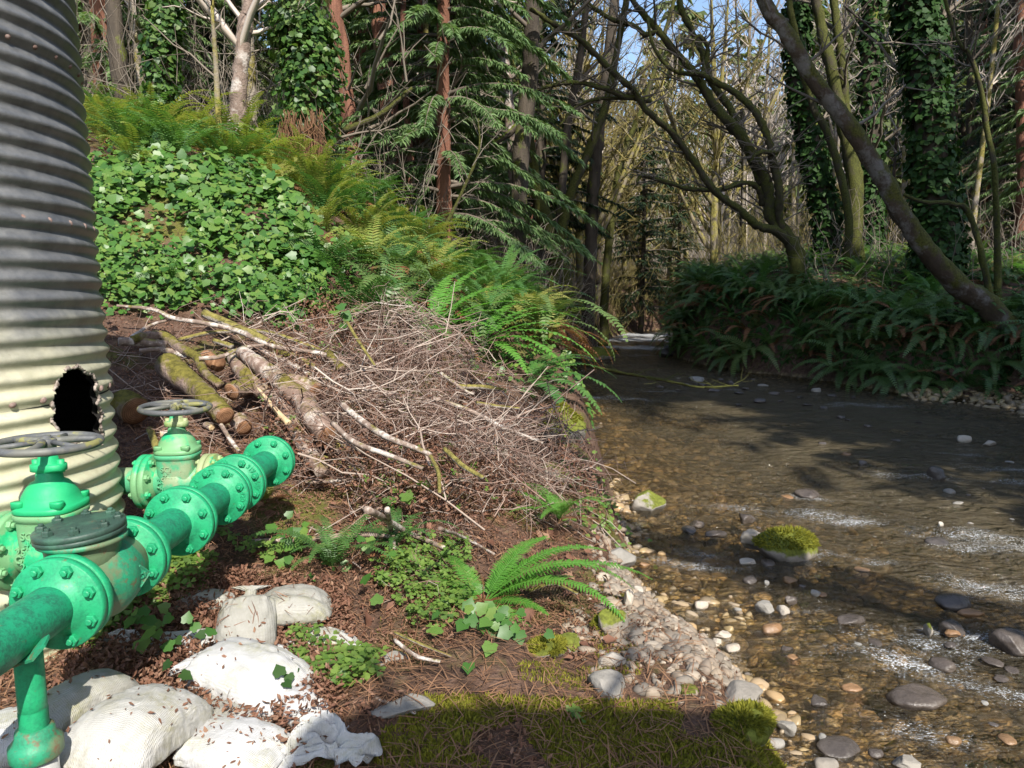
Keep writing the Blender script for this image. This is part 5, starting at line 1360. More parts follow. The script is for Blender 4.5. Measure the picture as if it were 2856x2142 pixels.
RK = [((365, 375), 88, 2, 'rock_half_moss', 'grey pyramid shaped rock near the left water edge', .8, .4, .15, 1.1), ((1040, 610), 168, 3, 'rock_mossy', 'rounded boulder with a bright moss cap in mid stream', .75, .1, .2, 1.0),
 ((885, 550), 74, 0, 'rock_grey', 'bare grey rock touching the moss capped boulder', .8, .8, .2, 1.0), ((855, 655), 44, 4, 'rock_pale', 'low pale wet stone below the moss capped boulder', .8, .2, .3, 1), ((600, 470), 44, 1, 'rock_wet', 'dark stone left of the moss capped boulder, upper of two', .8, .9, .2, 1),
 ((568, 500), 50, 4, 'rock_wet', 'dark flat stone left of the moss capped boulder, lower of two', .7, 1.4, .3, 1), ((1782, 240), 50, 0, 'rock_wet', 'upright grey rock standing in the shaded riffle', .7, .3, .0, 1.4), ((1915, 55), 36, 6, 'rock_pale', 'smooth white stone in the shade, left of two', .7, 0, .1, 1),
 ((2035, 75), 44, 7, 'rock_pale', 'flat white stone in the shade, right of two', .6, .2, .3, 1), ((1800, 475), 16, 5, 'rock_pale', 'tiny pale stone above the foaming boulder', .8, .5, 0, 1.4), ((1785, 560), 70, 3, 'rock_wet', 'brown boulder with white foam at its side', .8, .4, .4, .8),
 ((842, 450), 46, 0, 'rock_wet', 'dark pointed stone behind the moss capped boulder', .8, 1.8, .1, 1.1), ((1145, 320), 66, 3, 'rock_wet', 'brown half sunk boulder in the far shade edge', .9, .2, .4, .8), ((625, 865), 38, 6, 'rock_pale', 'rounded tan cobble in clear shallows', .7, .3, .3, 1),
 ((940, 880), 56, 0, 'rock_grey', 'striped grey stone, left of the pair in the shallows', .7, .5, .2, .9), ((1028, 892), 42, 2, 'rock_pale', 'pale grey stone, right of the pair in the shallows', .8, 1.2, .2, 1), ((946, 758), 14, 5, 'rock_grey', 'tiny pointed stone above the striped pair', .8, 0, 0, 1.3),
 ((970, 985), 62, 6, 'rock_orange', 'rusty orange stone in the shallows', .6, .5, .3, .8), ((728, 1015), 52, 1, 'rock_pale', 'pale banded stone at the gravel edge, topmost of three', .7, .2, .2, .9), ((702, 1050), 40, 2, 'rock_pale', 'white stone at the gravel edge, lower left of three', .8, 1, .2, .9),
 ((778, 1080), 44, 6, 'rock_pale', 'tan stone at the gravel edge, lower right of three', .7, .6, .2, .9), ((1082, 1130), 44, 0, 'rock_orange', 'brown angular stone under water by the gravel', .8, .3, .4, .8), ((545, 1025), 54, 6, 'rock_grey', 'brown egg shaped cobble beside the gravel', .6, 2.6, .2, .9),
 ((1365, 945), 80, 4, 'rock_wet', 'dark flat stone breaking the surface in the sunny shallows', .6, .2, .3, .8), ((1742, 995), 44, 2, 'rock_half_moss', 'tilted greenish slab at the riffle', .5, 1.2, .0, 1.2), ((1860, 985), 66, 0, 'rock_wet', 'brown angular rock right of the tilted slab', .8, .4, .2, .9),
 ((1950, 905), 62, 4, 'rock_orange', 'flat ochre stone above the tilted slab', .5, 2.9, .3, .8), ((1860, 860), 100, 3, 'rock_wet', 'large wet brown boulder in foaming water', .7, .2, .3, .8), ((2150, 1060), 110, 0, 'rock_wet', 'black wet rock at the right edge with twigs caught on it', .7, .2, .2, .9),
 ((1680, 1330), 140, 4, 'rock_wet', 'big dark rounded boulder just awash near the bottom', .7, 2.9, .3, .8), ((1045, 1470), 62, 0, 'rock_grey', 'grey wet stone off the mossy ledge', .7, 2.6, .2, .9), ((990, 1545), 48, 6, 'rock_grey', 'small grey stone below it, touching the ledge foot', .7, .2, .3, .9),
 ((1235, 1650), 66, 6, 'rock_grey', 'rounded grey cobble at the bottom edge, left', .7, .2, .3, .8), ((1625, 1645), 76, 1, 'rock_grey', 'rough grey cobble at the bottom edge, right', .8, .2, .2, .9), ((1480, 1590), 40, 6, 'rock_wet', 'small brown cobble between the bottom edge cobbles', .8, .2, .3, .8),
 ((1862, 1525), 40, 6, 'rock_orange', 'reddish round pebble low at right in the shallows', .8, .2, .4, .8), ((340, 665), 42, 1, 'rock_orange', 'red brick coloured stone at the left water edge', .8, .2, .3, .8), ((1300, 1560), 120, 3, 'rock_wet', 'greenish sunken boulder near the bottom edge', .7, .2, .6, .6), ((700, 515), 60, 4, 'rock_wet', 'wide flat dark stone in front of the two dark ones', .6, .2, .4, .7)]
for (zx, zy), w, v, mt, lab, asp, yaw, sink, hs in RK:
    rock(*zw(zx, zy), w, v, mt, lab, asp, yaw, True, sink, hs)
for (zx, zy), w, v, mt, lab, asp, yaw, sink, hs in [((800, 1345), 165, 7, 'rock_grey', 'big grey slab at the corner of gravel and water', .7, .5, .25, .9), ((190, 1165), 68, 2, 'rock_grey', 'rounded blue grey rock beside the moss strip', .7, .3, .2, 1), ((165, 1300), 108, 0, 'rock_grey', 'squared pale rock above the mossy ledge', .8, .2, .2, 1),
   ((180, 985), 92, 5, 'rock_half_moss', 'tall mossy stone by the foreground fern tips', .7, .4, .1, 1.1), ((560, 1285), 60, 4, 'rock_half_moss', 'moss speckled stone in the gravel', .8, .3, .3, .8), ((270, 830), 54, 5, 'rock_pale', 'upright pale stone at the water edge', .6, 1.4, .0, 1.3),
   ((312, 800), 44, 0, 'rock_pale', 'pinkish stone beside the upright pale one', .8, .4, .2, 1), ((225, 640), 80, 2, 'rock_grey', 'dark block of rock in the bank at the water', .8, .2, .1, 1), ((840, 1470), 170, 3, 'rock_mossy', 'moss covered end of the ledge, bright yellow green', .7, .4, .3, .9)]:
    rock(*zw(zx, zy), w, v, mt, lab, asp, yaw, False, sink, hs)
rock(1570, 1225, 110, 2, 'rock_mossy', 'mossy boulder hanging over the far end of the brush', .9, .3, False, .0, 1.6)
rock(1545, 1330, 80, 0, 'rock_half_moss', 'grey stone under the mossy boulder', .8, .8, False, .1, 1.1)
rock(1310, 1640, 96, 1, 'rock_grey', 'grey flat topped rock behind the foreground fern', .7, .2, False, .1, 1)
rock(1075, 1860, 110, 7, 'rock_grey', 'greenish flat stone in the litter right of the clover', .6, .2, False, .35, .7)
rock(1110, 2040, 170, 7, 'rock_grey', 'brown flat slab set in the shaded moss', .6, .1, False, .45, .5)
rock(1530, 1850, 100, 4, 'rock_mossy', 'low mossy rock under the drooping frond', .8, .5, False, .2, .9)
rock(1585, 1815, 84, 0, 'rock_half_moss', 'blue grey rock with moss behind the drooping frond', .7, .5, False, .1, .9)
rock(1690, 1750, 70, 3, 'rock_mossy', 'mossy hump between frond and gravel', .9, .5, False, .1, 1)
for k, (px, py, w) in enumerate([(1943, 1062, 46), (1888, 1056, 24), (2038, 1072, 40), (2128, 1078, 30), (2202, 1093, 28), (2278, 1092, 30), (2346, 1165, 28), (2362, 1172, 20), (1862, 968, 34), (2686, 1225, 0), (1990, 1090, 50), (2060, 1098, 30), (2250, 1130, 26), (2300, 1140, 22), (2120, 1120, 36), (1790, 965, 20), (1720, 975, 22), (1960, 1075, 30), (1915, 1075, 24), (2010, 1060, 22), (2080, 1085, 26), (2100, 1062, 20), (2160, 1100, 30), (2180, 1120, 24), (2230, 1110, 22), (1890, 1090, 22), (1840, 1080, 20), (2320, 1105, 26), (2060, 1130, 24), (2380, 1110, 20), (2420, 1190, 22), (2500, 1230, 26), (2560, 1180, 20)]):
    if w: tag(rock(px, py, w, k % 8, 'rock_grey' if k in (0, 3, 5) else 'rock_wet', 'x', .7, k * .7, True, .25, .6), 'stone of the shoal in the shaded far water', 'rock', 'stones of the far shoal')
RRR = np.random.default_rng(91)
for k in range(46):
    px, py = RRR.uniform(2150, 2856), RRR.uniform(1230, 2100)
    if k % 3 == 0: px, py = RRR.uniform(1760, 2300), RRR.uniform(1420, 2100)
    if px < 2250 and py > 1880: continue
    w = RRR.uniform(16, 62) * (0.6 + (py - 1200) / 1500)
    tag(rock(px, py, w, int(RRR.integers(8)), ['rock_wet', 'rock_wet', 'rock_grey', 'rock_orange'][int(RRR.integers(4))], 'x', RRR.uniform(.6, .9), RRR.uniform(0, 6), True, RRR.uniform(.25, .6), RRR.uniform(.5, .9)), 'small wet stone breaking the surface of the near riffle', 'rock', 'small stones of the near riffle')
rock(1640, 1000, 150, 3, 'rock_mossy', 'low mossy shoal at the far bend of the creek', .6, .2, True, .2, .5)
rock(1860, 990, 40, 2, 'rock_wet', 'dark rock against the corner of the right bank', .8, .2, True, .1, 1)
# gravel: pebbles nobody could count
def pebbles(name, n, box, seed, poly, size, mat, lab, lift=0.0, cond=None):
    x, y, z, r2 = world_pts(n, box, seed, poly, False)
    if cond is not None:
        k = cond(x, y, z); x, y, z = x[k], y[k], z[k]
    a = (1 + 5 ** .5) / 2
    m = len(x)
    V, F = PEB[0]
    VS = np.stack([p[0] for p in PEB])[r2.integers(0, len(PEB), m)]
    N = norm(np.array([0, 0, 1.0]) + r2.normal(0, 0.42, (m, 3)))
    R = frames(N, r2.uniform(0, 6.28, m))
    s = size[0] + (size[1] - size[0]) * r2.uniform(0, 1, m) ** 2.2
    S3 = np.stack([s, s * r2.uniform(.55, .95, m), s * r2.uniform(.4, .7, m)], -1)
    VV = np.einsum('nij,nkj->nki', R, VS * S3[:, None]) + np.stack([x, y, z + s * 0.15 + lift], -1)[:, None]
    FF = (F[None] + (np.arange(m) * len(V))[:, None, None]).reshape(-1, 3)
    tag(link(name, mesh_np(name, VV.reshape(-1, 3), None, FF, [mat])), lab, 'pebbles', kind='stuff')
import bmesh as _bm
def _peb():
    bm = _bm.new(); _bm.ops.create_icosphere(bm, subdivisions=2, radius=1)
    V = np.array([v.co for v in bm.verts]); F = np.array([[v.index for v in f.verts] for f in bm.faces]); bm.free()
    out = []
    for k in range(7):
        W = V.copy(); r2 = np.random.default_rng(700 + k)
        for n_ in norm(r2.normal(0, 1, (7, 3))):
            W = W - np.clip(W @ n_ - r2.uniform(0.5, 0.85), 0, None)[:, None] * n_ * (0.95 if k < 5 else 0.5)
        out.append((W * (1.2 + 0.10 * vnoise(V + k * 3.3, 0.9, 2))[:, None], F))
    return out
PEB = _peb()
pebbles('gravel', 5200, (0.2, 1.4, 2.5, 4.9), 81, [(1700, 1560), (1800, 1640), (1840, 1700), (1930, 1770), (2060, 1880), (2090, 1960), (1960, 1990), (1800, 1960), (1720, 1900), (1720, 1760), (1690, 1660)], (0.005, 0.036), 'pebble', 'pale tan and grey gravel at the water edge')
pebbles('bank_stones', 2600, (-0.1, 1.3, 2.2, 6.5), 85, [(1640, 1480), (1740, 1440), (1790, 1600), (1860, 1690), (2000, 1790), (2160, 1950), (2180, 2100), (2080, 2000), (1900, 1990), (1650, 1900), (1560, 1760), (1640, 1640)], (0.010, 0.038), 'pebble', 'mixed tan and grey stones along the bank edge', 0.0)
pebbles('stream_bed', 9000, (0.7, 8.5, 2.2, 12.5), 82, None, (0.012, 0.075), 'wet_pebble', 'brown and ochre cobbles on the stream bed', -0.01, lambda x, y, z: z < 0.0)
pebbles('shallow_pebbles', 2500, (0.7, 2.2, 2.2, 6.5), 83, None, (0.012, 0.045), 'wet_pebble', 'brown pebbles in the clear shallows', 0.0, lambda x, y, z: (z < 0.03) & (z > -0.25))
pebbles('gravel_bar', 2600, (5.5, 11, 8.5, 12.5), 84, [(2500, 1110), (2856, 1105), (2900, 1200), (2700, 1190), (2560, 1150)], (0.03, 0.08), 'wet_pebble', 'dark gravel bar below the right bank', 0.12)

# ------------------------------------------------------------------ trees
def add_branches(mb, C, R, n, L, seed, tmin=0.3, up=0.5, lev=1, sides=4, wig=0.12, tips=3, mi=0, droop=0.0):
    r2 = np.random.default_rng(seed)
    m = len(C)
    for k in range(n):
        t = r2.uniform(tmin, 1.0)
        i = min(m - 2, int(t * (m - 1)))
        o = C[i]; T = norm(C[i + 1] - C[i])
        az = r2.uniform(0, 2 * PI)
        d = norm(np.array([math.cos(az), math.sin(az), 0]) + np.array([0, 0, up * r2.uniform(0.2, 1.6)]) + T * 0.3)
        l = L * r2.uniform(0.4, 1.1) * (1.15 - 0.6 * t)
        r = min(R[i] * 0.5, 0.012 + 0.018 * l)
        s = np.linspace(0, 1, 6)[:, None]
        Pp = o + d * l * s + np.array([0, 0, 1.0]) * (l * (0.25 * up - droop) * s ** 2) + np.cumsum(r2.normal(0, wig * l / 6, (6, 3)), 0)
        mb.add(*tube(Pp, np.linspace(r, r * 0.3, 6), sides, False), mi)
        if lev > 0:
            for q in range(tips):
                i0 = r2.integers(1, 6)
                dd = norm(d + r2.normal(0, 0.6, 3) + np.array([0, 0, 0.3 * up - droop]))
                l2 = l * r2.uniform(0.25, 0.55)
                P2 = Pp[i0] + dd * l2 * np.linspace(0, 1, 4)[:, None] + np.cumsum(r2.normal(0, 0.05 * l2, (4, 3)), 0)
                mb.add(*tube(P2, np.linspace(r * 0.5, r * 0.18, 4), 3, False), mi)
                if lev > 1:
                    for w in range(3):
                        i1 = r2.integers(1, 4)
                        d3 = norm(dd + r2.normal(0, 0.6, 3))
                        mb.add(*tube(np.array([P2[i1], P2[i1] + d3 * l2 * 0.25, P2[i1] + d3 * l2 * 0.5 + r2.normal(0, .03, 3)]), np.array([r * 0.25, r * 0.2, r * 0.12]), 3, False), mi)

def stem_path(pts, Y, top=14.0, r_px=None, dx=None):
    """photograph pixels -> world path at distance Y (one value or one per point), carried on above the frame"""
    Ys = np.broadcast_to(np.asarray(Y, float), (len(pts),))
    W = [P(p[0], p[1], yy) for p, yy in zip(pts, Ys)]
    W = np.array(W)
    b = W[0].copy()
    g = H(b[0], b[1]) - 0.15
    if b[2] > g:
        d = W[0] - W[1]; d[2] = min(d[2], -0.2)
        W = np.vstack([[b[0] + d[0] * 0.3, b[1], g], W])
    else:
        W[0][2] = g
    if top and W[-1][2] < top:
        d = norm(W[-1] - W[-2])
        k = 0
        while W[-1][2] < top and k < 8:
            d = norm(d * 0.75 + np.array([0, 0, 0.35]) + rng.normal(0, 0.04, 3))
            W = np.vstack([W, W[-1] + d * 2.2]); k += 1
    return W

def ivy_on(C, R, n, seed, size, lift, side_=None):
    r2 = np.random.default_rng(seed)
    t = r2.uniform(0, 1, n) * (len(C) - 1)
    i = np.minimum(t.astype(int), len(C) - 2); f = (t - i)[:, None]
    c = C[i] * (1 - f) + C[i + 1] * f; r = (R[i] * (1 - f[:, 0]) + R[i + 1] * f[:, 0])
    a = r2.uniform(0, 2 * PI, n)
    o = np.stack([np.cos(a), np.sin(a), np.zeros(n)], -1)
    p = c + o * (r * 1.0 + r2.uniform(lift[0], lift[1], n))[:, None]
    N = norm(o + r2.normal(0, 0.45, (n, 3)) + np.array([0, 0, 0.45]))
    return scatter(IVY_V, None, IVY_T, frames(N, r2.uniform(0, 6.28, n)), p, r2.uniform(size[0], size[1], n))

def tree(name, pts, Y, rpx, bark, label, cat='tree', top=14, nb=14, L=2.0, seed=0, ivy=None, lev=2, limbs=(), tmin=0.35, up=0.5, group=None, twig='bare_twig', nseg=8, rough=0.08, sides=14, beard=None):
    Wp = stem_path(pts, Y, top)
    base = Wp[0].copy()
    n = max(12, nseg * len(Wp))
    C = smooth_path(Wp - base, n)
    C[1:-1] += 0.03 * np.stack([vnoise(C[1:-1] + seed * 1.7 + k * 5, 0.8, 2) for k in range(3)], -1)
    Yb = float(np.mean(Y))
    rs = np.array(rpx, float) / FPX * Yb
    cut = len(pts) / len(Wp)
    R = np.interp(np.linspace(0, 1, n), list(np.linspace(0, cut, len(rs))) + [1.0], list(rs) + [rs[-1] * 0.45])
    R[:3] *= np.array([1.35, 1.2, 1.08])
    root = tag(link(name, None, loc=base), label, cat, group)
    mb = MB().add(*tube(C, R, sides, True, rough, seed))
    for k, (lp, lY, lr) in enumerate(limbs):
        LW = np.array([P(p[0], p[1], yy) for p, yy in zip(lp, np.broadcast_to(np.asarray(lY, float), (len(lp),)))]) - base
        LC = smooth_path(LW, 8 * len(LW))
        LC[1:-1] += 0.025 * np.stack([vnoise(LC[1:-1] + seed + k + q * 5, 1.2, 2) for q in range(3)], -1)
        LR = np.interp(np.linspace(0, 1, len(LC)), np.linspace(0, 1, len(lr)), np.array(lr) / FPX * Yb)
        mb.add(*tube(LC, LR, 10, True, rough * 1.4, seed + k))
    link('trunk', mb.mesh('trunk', [bark]), root)
    tw = MB()
    if nb: add_branches(tw, C, R, nb, L, seed + 100, tmin, up, lev)
    for k, (lp, lY, lr) in enumerate(limbs):
        LW = np.array([P(p[0], p[1], yy) for p, yy in zip(lp, np.broadcast_to(np.asarray(lY, float), (len(lp),)))]) - base
        LC = smooth_path(LW, 8 * len(LW))
        LR = np.interp(np.linspace(0, 1, len(LC)), np.linspace(0, 1, len(lr)), np.array(lr) / FPX * Yb)
        if nb: add_branches(tw, LC, LR, max(4, nb // 3), L * 0.6, seed + 200 + k, 0.15, up * 0.6, lev)
    if tw.n: link('crown', tw.mesh('crown', [twig]), root)
    if ivy:
        V, Q, T = ivy_on(C[:int(len(C) * ivy.get('t', 0.7))], R[:int(len(C) * ivy.get('t', 0.7))] * ivy.get('k', 1.0), ivy['n'], seed + 300, ivy['size'], ivy['lift'])
        link('ivy', mesh_np('ivy', V, Q, T, [ivy.get('mat', 'ivy_leaf')]), root)
    return root, C + base, R

# --- left background
tree('dark_tree', [(358, 385), (335, 210), (312, 0)], 12, [24, 22, 17], 'bark_dark', 'dark trunk behind the ferns next to the tank', seed=1, L=2.5, nb=18)
tree('birch_tree', [(400, 370), (385, 180), (372, 0)], 13.5, [11, 10, 8], 'bark_pale', 'thin pale trunk just right of the dark one by the tank', seed=2, nb=16, twig='pale_twig')
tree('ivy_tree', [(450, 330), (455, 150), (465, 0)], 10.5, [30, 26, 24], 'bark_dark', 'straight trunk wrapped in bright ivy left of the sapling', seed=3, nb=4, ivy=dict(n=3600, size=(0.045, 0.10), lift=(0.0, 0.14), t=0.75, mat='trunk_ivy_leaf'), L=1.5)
tree('sapling', [(618, 385), (612, 250), (604, 100), (598, 0)], 9.0, [8, 8, 7, 5], 'bark_yellow_moss', 'slender sapling sleeved in yellow moss', seed=4, nb=14, L=1.3, top=8.5, lev=1)
tree('alder_tree', [(635, 400), (655, 280), (678, 170), (690, 60), (705, -20)], 9.5, [26, 23, 20, 18], 'bark_alder', 'leaning pale brown alder with moss patches right of the mossy sapling', seed=5, nb=14, L=2.2, twig='pale_twig')
tree('ivy_tree', [(775, 520), (800, 430), (850, 360), (868, 220), (850, 100), (830, 0)], 10, [26, 32, 44, 44, 40], 'bark_mossy', 'big leaning tree smothered in ivy with mossy arched foot', seed=6, nb=5, L=1.6,
     ivy=dict(n=5600, size=(0.045, 0.095), lift=(-0.02, 0.27), t=0.72, k=1.0, mat='trunk_ivy_leaf'), limbs=[([(860, 350), (900, 420), (918, 510)], 10, [28, 20, 14]), ([(850, 380), (760, 430), (690, 470)], [10, 9.8, 9.6], [10, 7, 3])])
r2 = np.random.default_rng(9)
mb = MB()
for k in range(260):
    a = P(r2.uniform(780, 900), r2.uniform(300, 420), 9.55 + r2.uniform(-.15, .15)); l = r2.uniform(0.2, 0.6)
    mb.add(*tube(np.array([a, a + np.array([r2.normal(0, .04), r2.normal(0, .03), -l * .5]), a + np.array([r2.normal(0, .08), r2.normal(0, .05), -l])]), 0.006, 3, False))
tag(link('hanging_stalks', mb.mesh('hanging_stalks', ['brown_stalk'])), 'brown dead stalks and moss hanging in the big ivy tree', 'dead stalks', kind='stuff')
RWL = dict(twig='bare_twig', up=0.1, tmin=0.15)
tree('redwood_tree', [(1115, 480), (1095, 350), (1075, 150), (1052, 0)], 15, [30, 27, 25, 23], 'bark_redwood', 'reddish redwood trunk left of the bright conifer', seed=11, nb=26, L=2.4, **RWL)
tree('redwood_tree', [(1000, 610), (982, 400), (958, 200), (940, 0)], 12.5, [23, 21, 19, 17], 'bark_redwood', 'dim reddish trunk right of the big ivy tree', seed=12, nb=22, L=2.2, **RWL)
tree('redwood_tree', [(1158, 640), (1146, 450), (1136, 300), (1128, 100)], 14, [12, 10, 9, 8], 'bark_redwood', 'thin reddish trunk below the bright conifer', seed=13, nb=16, L=1.6, **RWL)
for k, (pts, lab) in enumerate([([(960, 365), (1060, 320), (1150, 245)], 'mossy bare limb crossing the reddish trunks, upper'), ([(910, 545), (1000, 535), (1090, 515)], 'mossy bare limb crossing the reddish trunks, lower')]):
    W_ = np.array([P(*p, 11.5) for p in pts])
    tag(link('fallen_limb', MB().add(*tube(smooth_path(W_ - W_[0], 24), np.linspace(0.055, 0.03, 24), 10, True, 0.15, k)).mesh('fallen_limb', ['bark_mossy']), loc=W_[0]), lab, 'limb')

# --- centre, in shade
tree('dark_tree', [(1440, 730), (1455, 450), (1478, 200), (1487, 0)], 14, [28, 25, 23, 21], 'bark_dark', 'tall dark trunk nearest the centre of the picture', seed=21, nb=20, L=2.6, limbs=[([(1455, 340), (1400, 380), (1340, 420)], 14, [10, 8, 5])])
tree('dark_tree', [(1585, 850), (1545, 700), (1505, 560), (1485, 430), (1440, 240), (1400, 60)], 19.6, [26, 26, 23, 18, 15, 12], 'bark_mossy', 'mossy trunk crossing behind the tall dark one, foot by the water', seed=22, nb=16, L=2.2)
tree('alder_tree', [(1425, 740), (1430, 520), (1412, 250), (1385, 0)], 16, [16, 15, 14, 13], 'bark_alder', 'mottled alder trunk left of the tall dark one', seed=23, nb=18, L=2.2)
tree('dark_tree', [(1642, 800), (1650, 600), (1668, 400), (1692, 180), (1716, 0)], 22, [19, 18, 17, 15, 14], 'bark_dark', 'straight dark trunk standing at the stream bend', seed=24, nb=18, L=2.4)
tree('mossy_tree', [(1555, 740), (1588, 560), (1640, 430), (1690, 280), (1720, 120)], 17, [16, 15, 13, 11, 9], 'bark_mossy', 'slim mossy trunk leaning right behind the straight dark one', seed=25, nb=18, L=2.4)
tree('dark_tree', [(1560, 640), (1575, 420), (1610, 200), (1640, 0)], 18, [12, 12, 10, 9], 'bark_dark', 'forked grey stem left of the straight dark trunk, farther back', seed=26, nb=16, L=2.2)
tree('mossy_tree', [(1690, 770), (1725, 480), (1790, 300), (1840, 150)], 25, [12, 11, 9, 7], 'bark_mossy', 'thin leaning stem right of the straight dark trunk', seed=27, nb=14, L=2)
tree('bent_sapling', [(1185, 700), (1260, 590), (1330, 430), (1335, 330)], 11, [8, 7, 5, 3], 'bark_mossy', 'thin bent sapling curving up out of the dark ferns', 'sapling', seed=28, nb=12, L=1.0, top=0, lev=1)

# --- the big mossy maple
def z6(pts): return [(1500 + x / 1.952, y / 1.952) for x, y in pts]
MY = 17.0
tree('maple_tree', z6([(1400, 1390), (1350, 1290), (1260, 1170), (1225, 1000), (1120, 760), (980, 600), (880, 440), (800, 330), (640, 150), (560, 60), (500, -20)]), MY, [25.2, 22.2, 19.2, 16.3, 14.8, 14.1, 12.6, 11.1, 9.6, 8.9, 8.1], 'bark_mossy',
     'many stemmed mossy maple on the far bank with limbs arching left over the stream', 'tree', top=0, nb=44, L=1.6, seed=31, lev=2, up=0.35, tmin=0.2, nseg=6, rough=0.12, limbs=[
     (z6([(1228, 1000), (1110, 730), (1050, 600), (940, 440), (880, 250), (800, 80), (770, -40)]), [MY, MY + .5, MY + .8, MY + 1, MY + 1, MY + 1, MY + 1], [13.3, 11.8, 10.4, 9.6, 8.9, 8.1, 7.4]),
     (z6([(1340, 1290), (1310, 1160), (1310, 1000), (1270, 810), (1220, 650), (1130, 540), (1000, 460), (890, 410), (760, 390), (640, 270), (600, 100)]), [MY, MY - .2, MY - .4, MY - .5, MY - .6, MY - .6, MY - .6, MY - .6, MY - .6, MY - .6, MY - .6], [12.6, 11.1, 10.4, 9.6, 8.9, 8.1, 8.1, 6.7, 5.2, 4.4, 3.7]),
     (z6([(1370, 1330), (1290, 1260), (1190, 1230), (1080, 1130), (960, 1040), (860, 880), (740, 740), (640, 640), (520, 500), (340, 320), (220, 210), (100, 140), (-40, 50)]), np.linspace(MY, MY - 3.5, 13), [13.3, 11.8, 10.4, 9.6, 8.9, 8.1, 8.1, 7.4, 7.4, 6.7, 5.9, 5.2, 4.4]),
     (z6([(1225, 1110), (1195, 1020), (1130, 1005), (1000, 1035), (850, 1030), (700, 990), (590, 960), (545, 1000)]), np.linspace(MY, MY - 1.5, 8), [8.9, 7.4, 6.7, 6.7, 5.9, 5.9, 5.2, 3.0]),
     (z6([(1290, 830), (1230, 825), (1185, 845), (1160, 885)]), MY - .6, [6.7, 5.2, 5.2, 3.0]),
     (z6([(540, 530), (470, 525), (380, 480), (250, 445), (100, 465), (-10, 490)]), np.linspace(MY - 2.2, MY - 3, 6), [5.9, 5.9, 5.9, 5.2, 4.4, 3.0]),
     (z6([(600, 545), (540, 535), (420, 530), (300, 545), (200, 590), (120, 680)]), np.linspace(MY - 2, MY - 2.6, 6), [5.2, 5.2, 4.4, 3.7, 3.0, 2.2]),
     (z6([(890, 420), (920, 340), (925, 260), (880, 200), (845, 240), (840, 320)]), MY - .2, [7.4, 6.7, 5.9, 5.2, 3.7, 2.2]),
     (z6([(640, 180), (580, 190), (520, 150), (400, 110), (300, 50), (230, -20)]), MY - .3, [6.7, 6.7, 5.9, 5.9, 5.2, 4.4])])

# --- right side
def z7(pts): return [(2100 + x / 1.952, y / 1.952) for x, y in pts]
tree('leaning_alder', [(2910, 1000), (2856, 955)] + z7([(1340, 1740), (1240, 1640), (1120, 1560), (1000, 1420), (900, 1300), (780, 1120), (700, 960), (600, 800), (480, 620), (350, 450), (240, 280), (150, 140), (50, 0)]), np.linspace(12.3, 11.6, 15), [40, 36, 33, 31, 29, 27, 25, 24, 23, 22, 21, 20, 19, 18, 17], 'bark_lean',
     'long leaning alder trunk across the right side, mossy at its foot', 'tree', top=11, nb=8, L=1.5, seed=41, tmin=0.55, nseg=5, rough=0.06, sides=20)
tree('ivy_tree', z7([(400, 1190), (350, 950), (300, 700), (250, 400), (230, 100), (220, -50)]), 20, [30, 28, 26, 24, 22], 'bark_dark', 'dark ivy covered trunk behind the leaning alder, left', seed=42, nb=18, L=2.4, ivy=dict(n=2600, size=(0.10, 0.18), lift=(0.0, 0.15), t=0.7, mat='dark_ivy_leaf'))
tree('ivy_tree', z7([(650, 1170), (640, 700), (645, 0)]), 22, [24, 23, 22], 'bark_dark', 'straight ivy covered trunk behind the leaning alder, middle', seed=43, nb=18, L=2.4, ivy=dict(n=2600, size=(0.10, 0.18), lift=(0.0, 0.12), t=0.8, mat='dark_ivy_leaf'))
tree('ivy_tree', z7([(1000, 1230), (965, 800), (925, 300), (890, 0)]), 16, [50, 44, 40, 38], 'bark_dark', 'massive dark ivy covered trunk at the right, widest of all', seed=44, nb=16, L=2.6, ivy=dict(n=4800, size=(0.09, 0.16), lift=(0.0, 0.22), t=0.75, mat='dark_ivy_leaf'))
tree('mossy_tree', z7([(560, 1120), (520, 800), (430, 400), (370, 100), (340, -50)]), 19, [20, 18, 15, 13], 'bark_mossy', 'mossy trunk leaning left behind the leaning alder', seed=45, nb=16, L=2.2)
tree('mossy_tree', z7([(570, 1020), (530, 700), (490, 400), (440, 0)]), 19.3, [14, 13, 12, 11], 'bark_mossy', 'mossy trunk paired with the left leaning one', seed=46, nb=16, L=2.2)
tree('mossy_tree', z7([(510, 1110), (410, 720), (330, 560), (210, 130), (180, -40)]), 18, [11, 10, 9, 8], 'bark_mossy', 'thin mossy stem against the dark ivy trunk', seed=47, nb=12, L=1.8)
